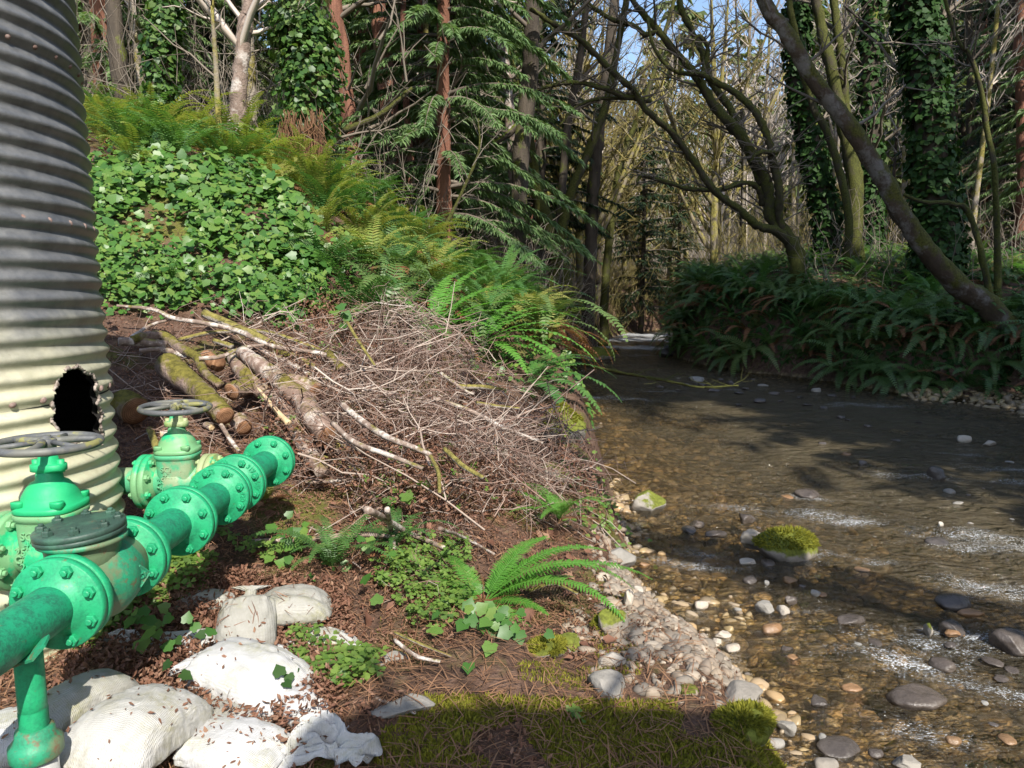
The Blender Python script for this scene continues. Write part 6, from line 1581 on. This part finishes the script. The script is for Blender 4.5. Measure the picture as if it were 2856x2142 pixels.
for k, (pts, Y, r, bk, lab) in enumerate([(z7([(1200, 960), (1185, 600), (1180, 300), (1175, 0)]), 26, [11, 10, 9], 'bark_dark', 'dark straight trunk in the right background, left of the red ones'), (z7([(1110, 1000), (1090, 620), (1080, 300), (1070, 0)]), 25, [8, 7, 6], 'bark_dark', 'thin trunk right beside the massive ivy trunk'),
     (z7([(1290, 900), (1270, 640), (1262, 300), (1250, 0)]), 28, [12, 11, 10], 'bark_redwood', 'reddish trunk lit in the right background, left of two'), (z7([(1340, 900), (1335, 600), (1325, 200), (1320, 0)]), 29, [11, 10, 9], 'bark_redwood', 'reddish trunk lit in the right background, right of two'),
     (z7([(1330, 1390), (1310, 900), (1250, 500), (1180, 300), (1120, 200)]), 14, [10, 8, 6, 5], 'bark_mossy', 'thin mossy sapling arching at the right'), (z7([(1470, 900), (1462, 500), (1455, 0)]), 22, [14, 13, 12], 'bark_redwood', 'dark reddish trunk at the right edge'),
     (z7([(1210, 960), (1150, 720), (1090, 520)]), 27, [8, 7, 6], 'bark_dark', 'leaning thin trunk in the right background')]):
    tree('sapling' if 'sapling' in lab else 'dark_tree', pts, Y, r, bk, lab, seed=60 + k, nb=16, L=1.8)
W_ = np.array([P(*p, 13.5) for p in z7([(820, 1060), (930, 1100), (1080, 1110), (1190, 1190), (1340, 1400)])]); W_[-1][2] = H(W_[-1][0], W_[-1][1])
tag(link('fallen_limb', MB().add(*tube(smooth_path(W_ - W_[0], 40), np.linspace(0.03, 0.06, 40), 10, True, 0.18, 3)).mesh('fallen_limb', ['bark_mossy']), loc=W_[0]), 'mossy arching dead limb over the ferns at the right', 'limb')
W_ = np.array([P(px, py, yy) for px, py, yy in ((1540, 1000, 12.5), (1640, 1020, 12), (1760, 1045, 11.3), (1850, 1060, 10.8), (1950, 1080, 10.4), (2060, 1075, 10.2))])
mb = MB().add(*tube(smooth_path(W_ - W_[0], 40), np.linspace(0.035, 0.012, 40), 8, True, 0.15, 3))
CC = smooth_path(W_ - W_[0], 40); add_branches(mb, CC, np.linspace(0.035, 0.012, 40), 12, 0.9, 5, 0.2, 0.1, 1)
tag(link('fallen_limb', mb.mesh('fallen_limb', ['bark_mossy']), loc=W_[0]), 'mossy fallen branch reaching from the left bank over the dark water', 'limb')

# --- conifers with drooping sprays
def conifer_crown(h, z0, nbr, Lmax, seed, droop=0.35, tw=0.30, tww=0.045, dens=1.0):
    r2 = np.random.default_rng(seed)
    org, dr, ln = [], [], []
    wood = MB()
    for k in range(nbr):
        f = (k + r2.uniform(0, 1)) / nbr
        z = z0 + (h - z0) * f
        L = Lmax * (1 - f) ** 0.7 * r2.uniform(0.55, 1.1) + 0.25
        az = r2.uniform(0, 2 * PI)
        d = np.array([math.cos(az), math.sin(az), r2.uniform(-0.05, 0.3)])
        s = np.linspace(0, 1, 8)
        Pp = np.array([0, 0, z]) + d * (L * s)[:, None] + np.array([0, 0, -1.0]) * (droop * L * s ** 2)[:, None]
        wood.add(*tube(Pp, np.linspace(0.012 + 0.012 * L, 0.005, 8), 4, False))
        m = int((10 + 26 * L) * dens)
        t = r2.uniform(0.12, 1.0, m)
        o = np.stack([np.interp(t, s, Pp[:, q]) for q in range(3)], -1)
        sd = r2.choice([-1, 1], m)
        side_v = np.array([-math.sin(az), math.cos(az), 0])
        dd = norm(side_v * (sd * r2.uniform(0.3, 1.2, m))[:, None] + d * r2.uniform(0.3, 1.0, m)[:, None] + np.array([0, 0, -1.0]) * r2.uniform(0.1, 0.9, m)[:, None])
        org.append(o); dr.append(dd); ln.append(tw * r2.uniform(0.4, 1.15, m) * (0.6 + 0.4 * min(1, L)))
    o = np.concatenate(org); d = np.concatenate(dr); l = np.concatenate(ln)
    n = len(o)
    up = norm(np.array([0, 0, 1.0]) + r2.normal(0, 0.5, (n, 3)))
    w = norm(np.cross(d, up)) * (tww * r2.uniform(0.6, 1.2, n))[:, None] * 0.5
    p1 = o + d * (l * 0.5)[:, None]; p2 = o + d * l[:, None] + np.array([0, 0, -1.0]) * (l * 0.25)[:, None]
    V = np.stack([o - w * .5, o + w * .5, p1 - w, p1 + w, p2], 1).reshape(-1, 3)
    b = np.arange(n)[:, None] * 5
    return (V, np.concatenate([b, b + 1, b + 3, b + 2], 1), np.concatenate([b + 2, b + 3, b + 4], 1)), wood
CON = {}
def conifer_proto(key, h, z0, nbr, Lmax, seed, mat, bark, r, **kw):
    (V, Q, T), wood = conifer_crown(h, z0, nbr, Lmax, seed, **kw)
    wv, wq = np.concatenate(wood.v), np.concatenate(wood.q)
    cm = MB().add(V, Q, T, 0).add(wv, wq, None, 1)
    wood = MB()
    n = 24
    C = np.stack([np.zeros(n), np.zeros(n), np.linspace(-0.3, h, n)], -1)
    C[:, :2] += 0.05 * np.stack([vnoise(C + seed, 0.3, 2), vnoise(C + seed + 9, 0.3, 2)], -1)
    wood.add(*tube(C, np.linspace(r, 0.02, n), 12, True, 0.08, seed))
    CON[key] = (cm.mesh('crown', [mat, 'bare_twig']), wood.mesh('trunk', [bark]))
conifer_proto('bright', 15, 0.6, 230, 2.6, 1, 'needle_green', 'bark_redwood', 0.16, tw=0.19, tww=0.030, droop=0.5, dens=8.0)
conifer_proto('fir', 22, 1.0, 170, 3.2, 2, 'needle_green', 'bark_redwood', 0.26, tw=0.24, tww=0.036, dens=4.2, droop=0.45)
conifer_proto('firdark', 22, 2.0, 150, 3.4, 3, 'needle_dark', 'bark_dark', 0.26, tw=0.26, tww=0.045, dens=3.4)
conifer_proto('pale', 20, 2.0, 150, 3.0, 4, 'needle_pale', 'bark_dark', 0.22, tw=0.26, tww=0.038, droop=0.6, dens=3.6)
conifer_proto('spruce', 9, 0.8, 120, 1.8, 5, 'needle_dark', 'bark_dark', 0.11, tw=0.3, tww=0.05, droop=0.25)
conifer_proto('tall', 27, 12.5, 110, 3.6, 6, 'needle_dark', 'bark_dark', 0.32, tw=0.55, tww=0.12, dens=0.8)
conifer_proto('wall', 24, 3.0, 165, 4.2, 7, 'needle_dark', 'bark_dark', 0.32, tw=0.6, tww=0.15, dens=0.72)
def put_conifer(x, y, key, s, label, group=None, yaw=None, name='conifer'):
    root = tag(link(name, None, loc=(x, y, H(x, y)), rot=(0, 0, random.uniform(0, 6.28) if yaw is None else yaw), scale=s), label, 'conifer', group)
    link('crown', CON[key][0], root); link('trunk', CON[key][1], root)
    return root
p = P(1240, 600, 13.0); put_conifer(p[0], p[1], 'bright', 0.95, 'bright sunlit conifer with feathery hanging sprays left of the dark trunks')
p = P(1190, 600, 16.0); put_conifer(p[0], p[1], 'bright', 1.05, 'second feathery conifer, half hidden behind the bright one')
p = P(1020, 500, 17.0); put_conifer(p[0], p[1], 'fir', 0.8, 'green conifer behind the big ivy tree')
p = P(1790, 780, 34); put_conifer(p[0], p[1], 'spruce', 1.35, 'dark young spruce at the stream bend, taller of two', name='spruce')
p = P(1890, 760, 39); put_conifer(p[0], p[1], 'spruce', 1.3, 'dark young spruce right of the taller one', name='spruce')
r2 = np.random.default_rng(77)
def fill(n, box, keys, srange, label, group, seed, mind=2.6, cond=None):
    r2 = np.random.default_rng(seed); got = []
    for _ in range(n * 30):
        if len(got) >= n: break
        x = r2.uniform(box[0], box[1]); y = r2.uniform(box[2], box[3])
        if any((x - a) ** 2 + (y - b) ** 2 < mind ** 2 for a, b in got): continue
        if height([x], [y], False)[0] < 0.6 or (cond and not cond(x, y)): continue
        got.append((x, y))
        put_conifer(x, y, keys[int(r2.integers(len(keys)))], r2.uniform(*srange), label, group)
fill(16, (-24, -2.5, 18, 34), ['fir', 'firdark', 'pale', 'fir'], (0.8, 1.2), 'conifer in the sunlit wood on the left slope', 'conifers of the left wood', 101, 3.0)
fill(7, (-13, -7.5, 13.5, 18), ['firdark', 'fir'], (0.7, 1.0), 'conifer just behind the ferns on the left slope', 'conifers behind the left ferns', 102, 2.2)
fill(7, (-2.5, 2.0, 18, 27), ['firdark', 'fir', 'pale'], (0.7, 1.0), 'conifer behind the dark central trunks', 'conifers behind the central trunks', 103, 2.2, lambda x, y: x / y < 0.055)
fill(16, (13.5, 30, 18, 40), ['firdark', 'fir', 'firdark'], (0.8, 1.2), 'dark conifer in the wood behind the right bank', 'conifers of the right wood', 104, 3.0, lambda x, y: x / y > 0.52)
# unseen trees across the stream, added to shade the right bank and far water
for k, (x, y, s, key) in enumerate([(12.5, 6.5, 0.55, 'wall'), (11.5, 1.5, 1.05, 'wall'), (14.5, 3, 0.7, 'wall'), (16.5, -2, 0.75, 'wall'), (12.5, -4, 1.1, 'wall'), (10.2, 1.6, 1.0, 'tall'), (9.0, 1.0, 1.0, 'tall'), (8.2, -1.8, 1.05, 'tall'), (10.5, -3.5, 0.9, 'wall'), (9.4, -0.8, 0.75, 'wall'), (8.5, -2.4, 0.8, 'wall')]):
    put_conifer(x, y, key, s, 'tall dark conifer beyond the frame, added to shade the right bank and water', 'added shade conifers of the near right bank')

# --- bare and mossy trees of the background, from a few built kinds
def bare_proto(seed, h, r, bark, twig, nb, L, lean=0.1, lev=2, up=0.7, tmin=0.3, forks=0):
    r2 = np.random.default_rng(seed)
    n = 20
    t = np.linspace(0, 1, n)
    C = np.stack([lean * h * t ** 1.5 + 0.15 * np.sin(t * 5 + seed), 0.12 * np.sin(t * 4 + seed * 2), -0.3 + (h + 0.3) * t], -1)
    R = r * (1 - 0.8 * t)
    mb = MB().add(*tube(C, R, 9, True, 0.1, seed))
    tw = MB()
    add_branches(tw, C, R, nb, L, seed, tmin, up, lev)
    for k in range(forks):
        i = r2.integers(3, 10); az = r2.uniform(0, 6.28)
        s = np.linspace(0, 1, 12)[:, None]
        FC = C[i] + np.array([math.cos(az), math.sin(az), 0]) * (h * 0.28 * s ** 0.8) + np.array([0, 0, h * 0.6]) * s
        FR = np.linspace(R[i] * 0.7, 0.02, 12)
        mb.add(*tube(FC, FR, 8, True, 0.12, seed + k)); add_branches(tw, FC, FR, nb // 3, L * 0.7, seed + k + 50, 0.2, up, lev)
    return mb.mesh('trunk', [bark]), tw.mesh('crown', [twig])
BARE = {'grey': [bare_proto(201 + k, 15, 0.14, 'bark_dark', 'bare_twig', 34, 2.4, lean=0.04 * (k - 1)) for k in range(3)],
        'pale': [bare_proto(211 + k, 17, 0.12, 'bark_pale', 'pale_twig', 34, 2.4, lean=0.03 * (k - 1)) for k in range(3)],
        'moss': [bare_proto(221 + k, 11, 0.17, 'bark_yellow_moss', 'moss_beard', 40, 2.6, lean=0.14 * (k - 1), forks=4, up=0.5) for k in range(3)]}
def put_bare(x, y, key, s, label, group, yaw=None):
    a, b = random.choice(BARE[key])
    root = tag(link({'grey': 'bare_tree', 'pale': 'pale_tree', 'moss': 'mossy_tree'}[key], None, loc=(x, y, H(x, y)), rot=(0, 0, random.uniform(0, 6.28) if yaw is None else yaw), scale=s), label, 'tree', group)
    link('trunk', a, root); link('crown', b, root)
def fill_bare(n, box, keys, srange, label, group, seed, mind=1.3, cond=None):
    r2 = np.random.default_rng(seed); got = []
    for _ in range(n * 30):
        if len(got) >= n: break
        x = r2.uniform(box[0], box[1]); y = r2.uniform(box[2], box[3])
        if any((x - a) ** 2 + (y - b) ** 2 < mind ** 2 for a, b in got): continue
        if height([x], [y], False)[0] < 0.5 or (cond and not cond(x, y)): continue
        got.append((x, y))
        put_bare(x, y, keys[int(r2.integers(len(keys)))], r2.uniform(*srange), label, group)
fill_bare(22, (-16, -1.5, 13, 24), ['grey', 'pale', 'grey'], (0.7, 1.1), 'bare tree in the wood behind the left ferns', 'bare trees of the left wood', 111)
fill_bare(20, (0.3, 12, 23, 42), ['moss'], (0.8, 1.15), 'sunlit tree hung with yellow moss beyond the stream bend', 'yellow mossy trees beyond the bend', 112, 1.8, lambda x, y: 0.03 < x / y < 0.30)
fill_bare(18, (1.0, 17, 26, 48), ['pale', 'grey', 'pale'], (0.8, 1.15), 'slim pale tree beyond the stream bend', 'slim pale trees beyond the bend', 113, 1.6)
fill_bare(12, (8.5, 20, 19, 34), ['grey', 'pale', 'grey'], (0.7, 1.0), 'bare tree in the shaded wood of the right bank', 'bare trees of the right wood', 114, 1.5, lambda x, y: x / y > 0.30)

# far wooded hillside: one mass
def far_wood():
    r2 = np.random.default_rng(5)
    pale, green = MB(), MB()
    bp = []
    for k in range(3):
        mb = MB(); n = 8; t = np.linspace(0, 1, n)
        C = np.stack([0.3 * np.sin(3 * t + k), 0.3 * np.cos(2 * t + k), 15 * t], -1); R = 0.16 * (1 - 0.8 * t)
        mb.add(*tube(C, R, 5, False)); add_branches(mb, C, R, 30, 3.0, 300 + k, 0.25, 0.9, 1, 3, tips=5)
        bp.append((np.concatenate(mb.v), np.concatenate(mb.q)))
    cp = [conifer_crown(20, 1.5, 60, 3.4, 400 + k, tw=0.9, tww=0.35, dens=0.55)[0] for k in range(2)]
    for k in range(820):
        x = r2.uniform(-75, 90); y = r2.uniform(46, 150)
        if abs(x) > y * 0.85 + 5: continue
        z = H(x, y); s = r2.uniform(0.8, 1.25)
        if 0.075 < x / y < 0.155: s *= 0.95
        a = r2.uniform(0, 6.28)
        if r2.uniform() < (0.88 if 0 < x / y < 0.40 else 0.35):
            V, Q = bp[r2.integers(3)]
            pale.add(rotz(V * s, a) + [x, y, z], Q)
        else:
            V, Q, T = cp[r2.integers(2)]
            green.add(rotz(V * s, a) + [x, y, z], Q, T)
    tag(link('far_bare_wood', pale.mesh('far_bare_wood', ['pale_twig'])), 'pale bare woods on the far hillside', 'woods', kind='stuff')
    tag(link('far_conifer_wood', green.mesh('far_conifer_wood', ['needle_pale'])), 'pale green conifers on the far hillside', 'woods', kind='stuff')
far_wood()
# thicket of bare shoots at the foot of the woods
def thicket(n, box, seed, lab, matn, hh=(0.6, 1.8), cond=None):
    x, y, z, r2 = world_pts(n, box, seed)
    mb = MB()
    for k in range(len(x)):
        if cond and not cond(x[k], y[k]): continue
        h = r2.uniform(*hh); d = norm(np.array([r2.normal(0, .5), r2.normal(0, .4), 1]))
        Pp = np.array([x[k], y[k], z[k]]) + d * h * np.linspace(0, 1, 5)[:, None] + np.cumsum(r2.normal(0, 0.06 * h, (5, 3)), 0)
        mb.add(*tube(Pp, np.linspace(0.011, 0.004, 5), 3, False))
        for q in range(3):
            i0 = r2.integers(1, 5); dd = norm(d + r2.normal(0, .8, 3)); l = h * r2.uniform(.2, .5)
            mb.add(*tube(np.array([Pp[i0], Pp[i0] + dd * l * .5 + r2.normal(0, .03, 3), Pp[i0] + dd * l]), np.array([.006, .005, .003]), 3, False))
    tag(link('thicket', mb.mesh('thicket', [matn])), lab, 'thicket', kind='stuff')
thicket(1100, (-1.5, 2.2, 13, 25), 121, 'grey brown thicket at the foot of the central trunks', 'bare_twig', cond=lambda x, y: x / y < 0.15)
thicket(3600, (0.5, 16, 24, 44), 122, 'sunlit olive thicket beyond the stream bend', 'moss_beard', (0.8, 3.2))
thicket(3000, (0, 30, 42, 80), 125, 'pale bare scrub added to brighten the foot of the far hillside', 'pale_twig', (1.5, 4.0))  # pale shoots added to lift the dim far background
thicket(900, (-14, -1, 10.5, 18), 123, 'bare shoots among the trees on the left slope', 'bare_twig', (0.6, 2.2))
thicket(500, (6.5, 20, 15, 26), 124, 'bare shoots in the shaded right wood', 'bare_twig', (0.6, 2.0))

# ------------------------------------------------------------------ ferns
r2 = np.random.default_rng(55)
def fern_zone(n, box, kinds, srange, label, group, seed, mind=0.35, cond=None, poly=None, tk=0.5):
    r2 = np.random.default_rng(seed); got = []
    for _ in range(n * 40):
        if len(got) >= n: break
        x = r2.uniform(box[0], box[1]); y = r2.uniform(box[2], box[3])
        if any((x - a) ** 2 + (y - b) ** 2 < mind ** 2 for a, b in got): continue
        z = height([x], [y], False)
        if z[0] < 0.06 or (cond and not cond(x, y)): continue
        if poly is not None and not region_mask(np.array([x]), np.array([y]), z, poly)[0]: continue
        got.append((x, y))
        N = normals_at(np.array([x]), np.array([y]))[0]
        put_fern(x, y, kinds[int(r2.integers(len(kinds)))], r2.uniform(*srange), label, group, tilt=(-N[1] * tk, N[0] * tk))
fern_zone(62, (-7.5, -2.2, 7.0, 11.5), ['gold', 'gold', 'green'], (0.75, 1.15), 'sunlit yellow green fern above the ivy on the left slope', 'sunlit ferns above the ivy', 131, 0.34, None, [(262, 500), (262, 300), (400, 320), (700, 400), (820, 480), (960, 520), (960, 640), (850, 560), (600, 480), (380, 470)])
fern_zone(80, (-3.2, 0.7, 6.0, 13), ['green', 'green', 'gold', 'dark'], (0.8, 1.15), 'green fern on the slope between the ivy and the dark trunks', 'ferns between ivy and dark trunks', 132, 0.33, None, [(850, 560), (960, 520), (1150, 620), (1350, 690), (1480, 760), (1560, 860), (1540, 960), (1400, 960), (1200, 900), (960, 900), (900, 760)])
RBn = 0
def near_rb(lo, hi):
    def f(x, y):
        d = -side(RBd, np.array([[x, y]]))[0]
        return lo < d < hi
    return f
fern_zone(120, (4.5, 10.5, 9.5, 24), ['dark', 'dark', 'green'], (0.9, 1.35), 'sword fern drooping down the shaded right bank to the water', 'ferns along the right bank edge', 133, 0.3, near_rb(0.04, 0.95), tk=0.5)
fern_zone(110, (5, 15, 10.5, 24), ['dark', 'dark', 'green'], (0.9, 1.3), 'sword fern on the shaded ground behind the right bank edge', 'ferns on the right bank', 134, 0.6, near_rb(0.95, 6.5))
fern_zone(14, (7, 16, 14, 23), ['gold', 'bright'], (0.8, 1.1), 'light green fern catching sun at the back of the right bank', 'sunlit ferns at the back of the right bank', 135, 0.8, near_rb(2.5, 8))
# named ferns
for px, py, k, s, yaw, lab in ((1500, 960, 'dark', 1.3, 0.0, 'dark fern with rusty dead fronds at the water corner'), (480, 820, 'green', 0.5, 2.0, 'small fern frond hanging in the ivy'), (880, 830, 'bright', 0.45, 1.0, 'single lime green fern at the right side of the ivy'),
      (740, 1420, 'gold', 0.35, 0, 'small yellowish fern under the pipe end'), (930, 1600, 'green', 0.5, 0.4, 'dark green fern right of the sandbags'), (1100, 1540, 'green', 0.4, 0.4, 'small fern in the brush edge left of the big fern'), (1560, 1500, 'bright', 0.45, 0.3, 'small bright fern behind the big foreground fern')):
    g = G(px, py)
    put_fern(g[0], g[1], k, s, lab, None, yaw, (0, 0.08 if px > 1200 else 0), dz=0.12 if px > 1200 else 0)
def foreground_fern():
    g = G(1350, 1675)
    root = tag(link('fern', None, loc=(g[0], g[1], H(g[0], g[1]) + 0.02)), 'big bright foreground fern, its fronds arching over the gravel', 'fern')
    r2 = np.random.default_rng(3)
    # yaw, length, start elevation, end elevation, lean
    for yaw, L, a, b, ln in [(0.10, 0.80, 0.62, -0.62, -0.10), (0.30, 0.56, 0.85, -0.25, -0.2), (-0.28, 0.70, 0.70, -0.95, -0.30), (0.62, 0.44, 1.0, 0.0, 0.0), (0.95, 0.50, 0.9, -0.3, -0.5), (2.3, 0.34, 0.8, -0.2, -0.4), (-0.95, 0.42, 0.30, -0.75, -0.1), (-0.6, 0.34, 0.5, -0.5, 0.1), (2.7, 0.30, 0.6, -0.3, 0.2),
                            (0.45, 0.66, 0.75, -0.45, -0.3), (-0.15, 0.74, 0.85, -0.9, 0.2), (3.6, 0.28, 0.5, -0.4, 0.0), (-1.35, 0.46, 0.35, -0.65, 0.15), (0.2, 0.44, 0.5, -0.3, 0.3), (1.0, 0.36, 0.7, 0.0, 0.3)]:
        V, Q, T = frond_arr(44, L, 0.066, a, b, r2, ln, 0.92)
        link('frond', mesh_np('frond', rotz(V, yaw), Q, T, ['fern_bright']), root)
    for k in range(26):
        a = r2.uniform(0, 6.28); l = r2.uniform(0.06, 0.2)
    mb = MB()
    for k in range(70):
        a = r2.uniform(0, 6.28); l = r2.uniform(0.05, 0.2); el = r2.uniform(-0.3, 0.5)
        d = np.array([math.cos(a) * math.cos(el), math.sin(a) * math.cos(el), math.sin(el)])
        mb.add(*tube(np.array([[0, 0, 0.01], d * l * .5 + [0, 0, .015], d * l]), 0.0022, 3, False))
    link('dead_stalks', mb.mesh('dead_stalks', ['fern_dead']), root)
foreground_fern()
def hero_fern(px, py, fr, label, mat='fern_bright', seed=4, W=0.105, npin=24):
    g = G(px, py)
    root = tag(link('fern', None, loc=(g[0], g[1], H(g[0], g[1]) + 0.16), scale=(1.08,) * 3), label, 'fern')
    r2 = np.random.default_rng(seed)
    for yaw, L, a, b, ln in fr:
        V, Q, T = frond_arr(npin, L, W, a, b, r2, ln, 1.0)
        link('frond', mesh_np('frond', rotz(V, yaw), Q, T, [mat]), root)
hero_fern(1205, 990, [(0.9, 0.85, 1.05, 0.25, -0.5), (0.3, 0.95, 0.85, -0.35, -0.1), (0.0, 0.95, 0.6, -0.35, 0.0), (-0.25, 0.9, 0.5, -0.45, 0.1), (1.4, 0.8, 1.1, 0.1, -0.6), (-0.6, 0.7, 0.4, -0.6, 0.2), (0.6, 0.9, 0.8, -0.1, -0.2), (2.4, 0.6, 0.9, -0.2, 0.3), (-1.2, 0.5, 0.3, -0.7, 0.0)], 'big bright green fern fanning right at the top of the brush')
hero_fern(1340, 1000, [(0.2, 1.0, 0.75, -0.55, -0.1), (-0.1, 1.15, 0.55, -0.8, 0.0), (-0.4, 1.15, 0.45, -0.95, 0.1), (-0.7, 1.0, 0.35, -1.0, 0.1), (0.55, 0.9, 0.8, -0.3, -0.2), (1.0, 0.8, 0.9, -0.1, -0.3), (-1.0, 0.8, 0.2, -1.0, 0.1), (0.05, 0.85, 0.3, -0.6, 0.1), (-0.25, 0.8, 0.15, -0.9, 0.0), (1.9, 0.6, 0.9, 0.0, 0.2)], 'big bright fern cascading from the brush top to the water', seed=6, W=0.10)
hero_fern(1470, 1110, [(0.1, 0.8, 0.6, -0.8, -0.1), (-0.3, 0.85, 0.4, -1.0, 0.0), (-0.7, 0.8, 0.3, -1.1, 0.1), (0.5, 0.7, 0.7, -0.5, -0.2), (-1.1, 0.7, 0.2, -1.1, 0.1), (1.0, 0.6, 0.8, -0.3, -0.3), (-0.1, 0.6, 0.9, -0.4, 0.2)], 'lower fern of the cascade, just above the mossy boulder', 'fern_green', seed=8)
hero_fern(1400, 850, [(0.2, 1.1, 0.8, -0.3, -0.1), (-0.2, 1.1, 0.6, -0.5, 0.1), (0.7, 1.0, 1.0, 0.0, -0.2), (1.3, 0.9, 1.1, 0.2, 0.1), (2.0, 0.9, 1.0, 0.0, 0.2), (2.6, 1.0, 0.8, -0.3, 0.1), (3.1, 1.0, 0.6, -0.4, 0.0), (-0.6, 0.9, 0.5, -0.7, 0.1), (-1.2, 0.8, 0.4, -0.8, 0.1), (1.0, 0.7, 1.2, 0.4, 0.0)], 'broad shaded fern standing above the cascade at the water corner', 'fern_green', seed=9, W=0.10)

# ------------------------------------------------------------------ unseen leaning trunks, added outside the frame to cast shade
def snag(pts, r, label, seed):
    W_ = np.array(pts, float)
    n = 40
    C = smooth_path(W_ - W_[0], n)
    root = tag(link('added_leaning_tree', None, loc=W_[0]), label, 'tree')
    link('trunk', MB().add(*tube(C, np.linspace(r[0], r[1], n), 14, True, 0.08, seed)).mesh('trunk', ['bark_mossy']), root)
    mb = MB(); add_branches(mb, C, np.linspace(r[0], r[1], n), 10, 1.2, seed, 0.5, 0.4, 1)
    link('crown', mb.mesh('crown', ['bare_twig']), root)
snag([(5.9, 2.0, 0.5), (4.6, 1.25, 1.6), (3.6, 0.5, 3.1), (2.85, -0.25, 5.0), (2.0, -1.2, 7.5)], (0.30, 0.2), 'unseen leaning tree added on the near right bank to cast a shadow across the shallows', 5)
snag([(5.6, -3.6, 0.6), (3.9, -3.0, 3.0), (2.3, -1.95, 3.9), (1.0, -1.5, 3.6), (0.6, -1.4, 3.45)], (0.27, 0.22), 'unseen broken trunk added on the near right bank to shade the mossy ledge', 6)
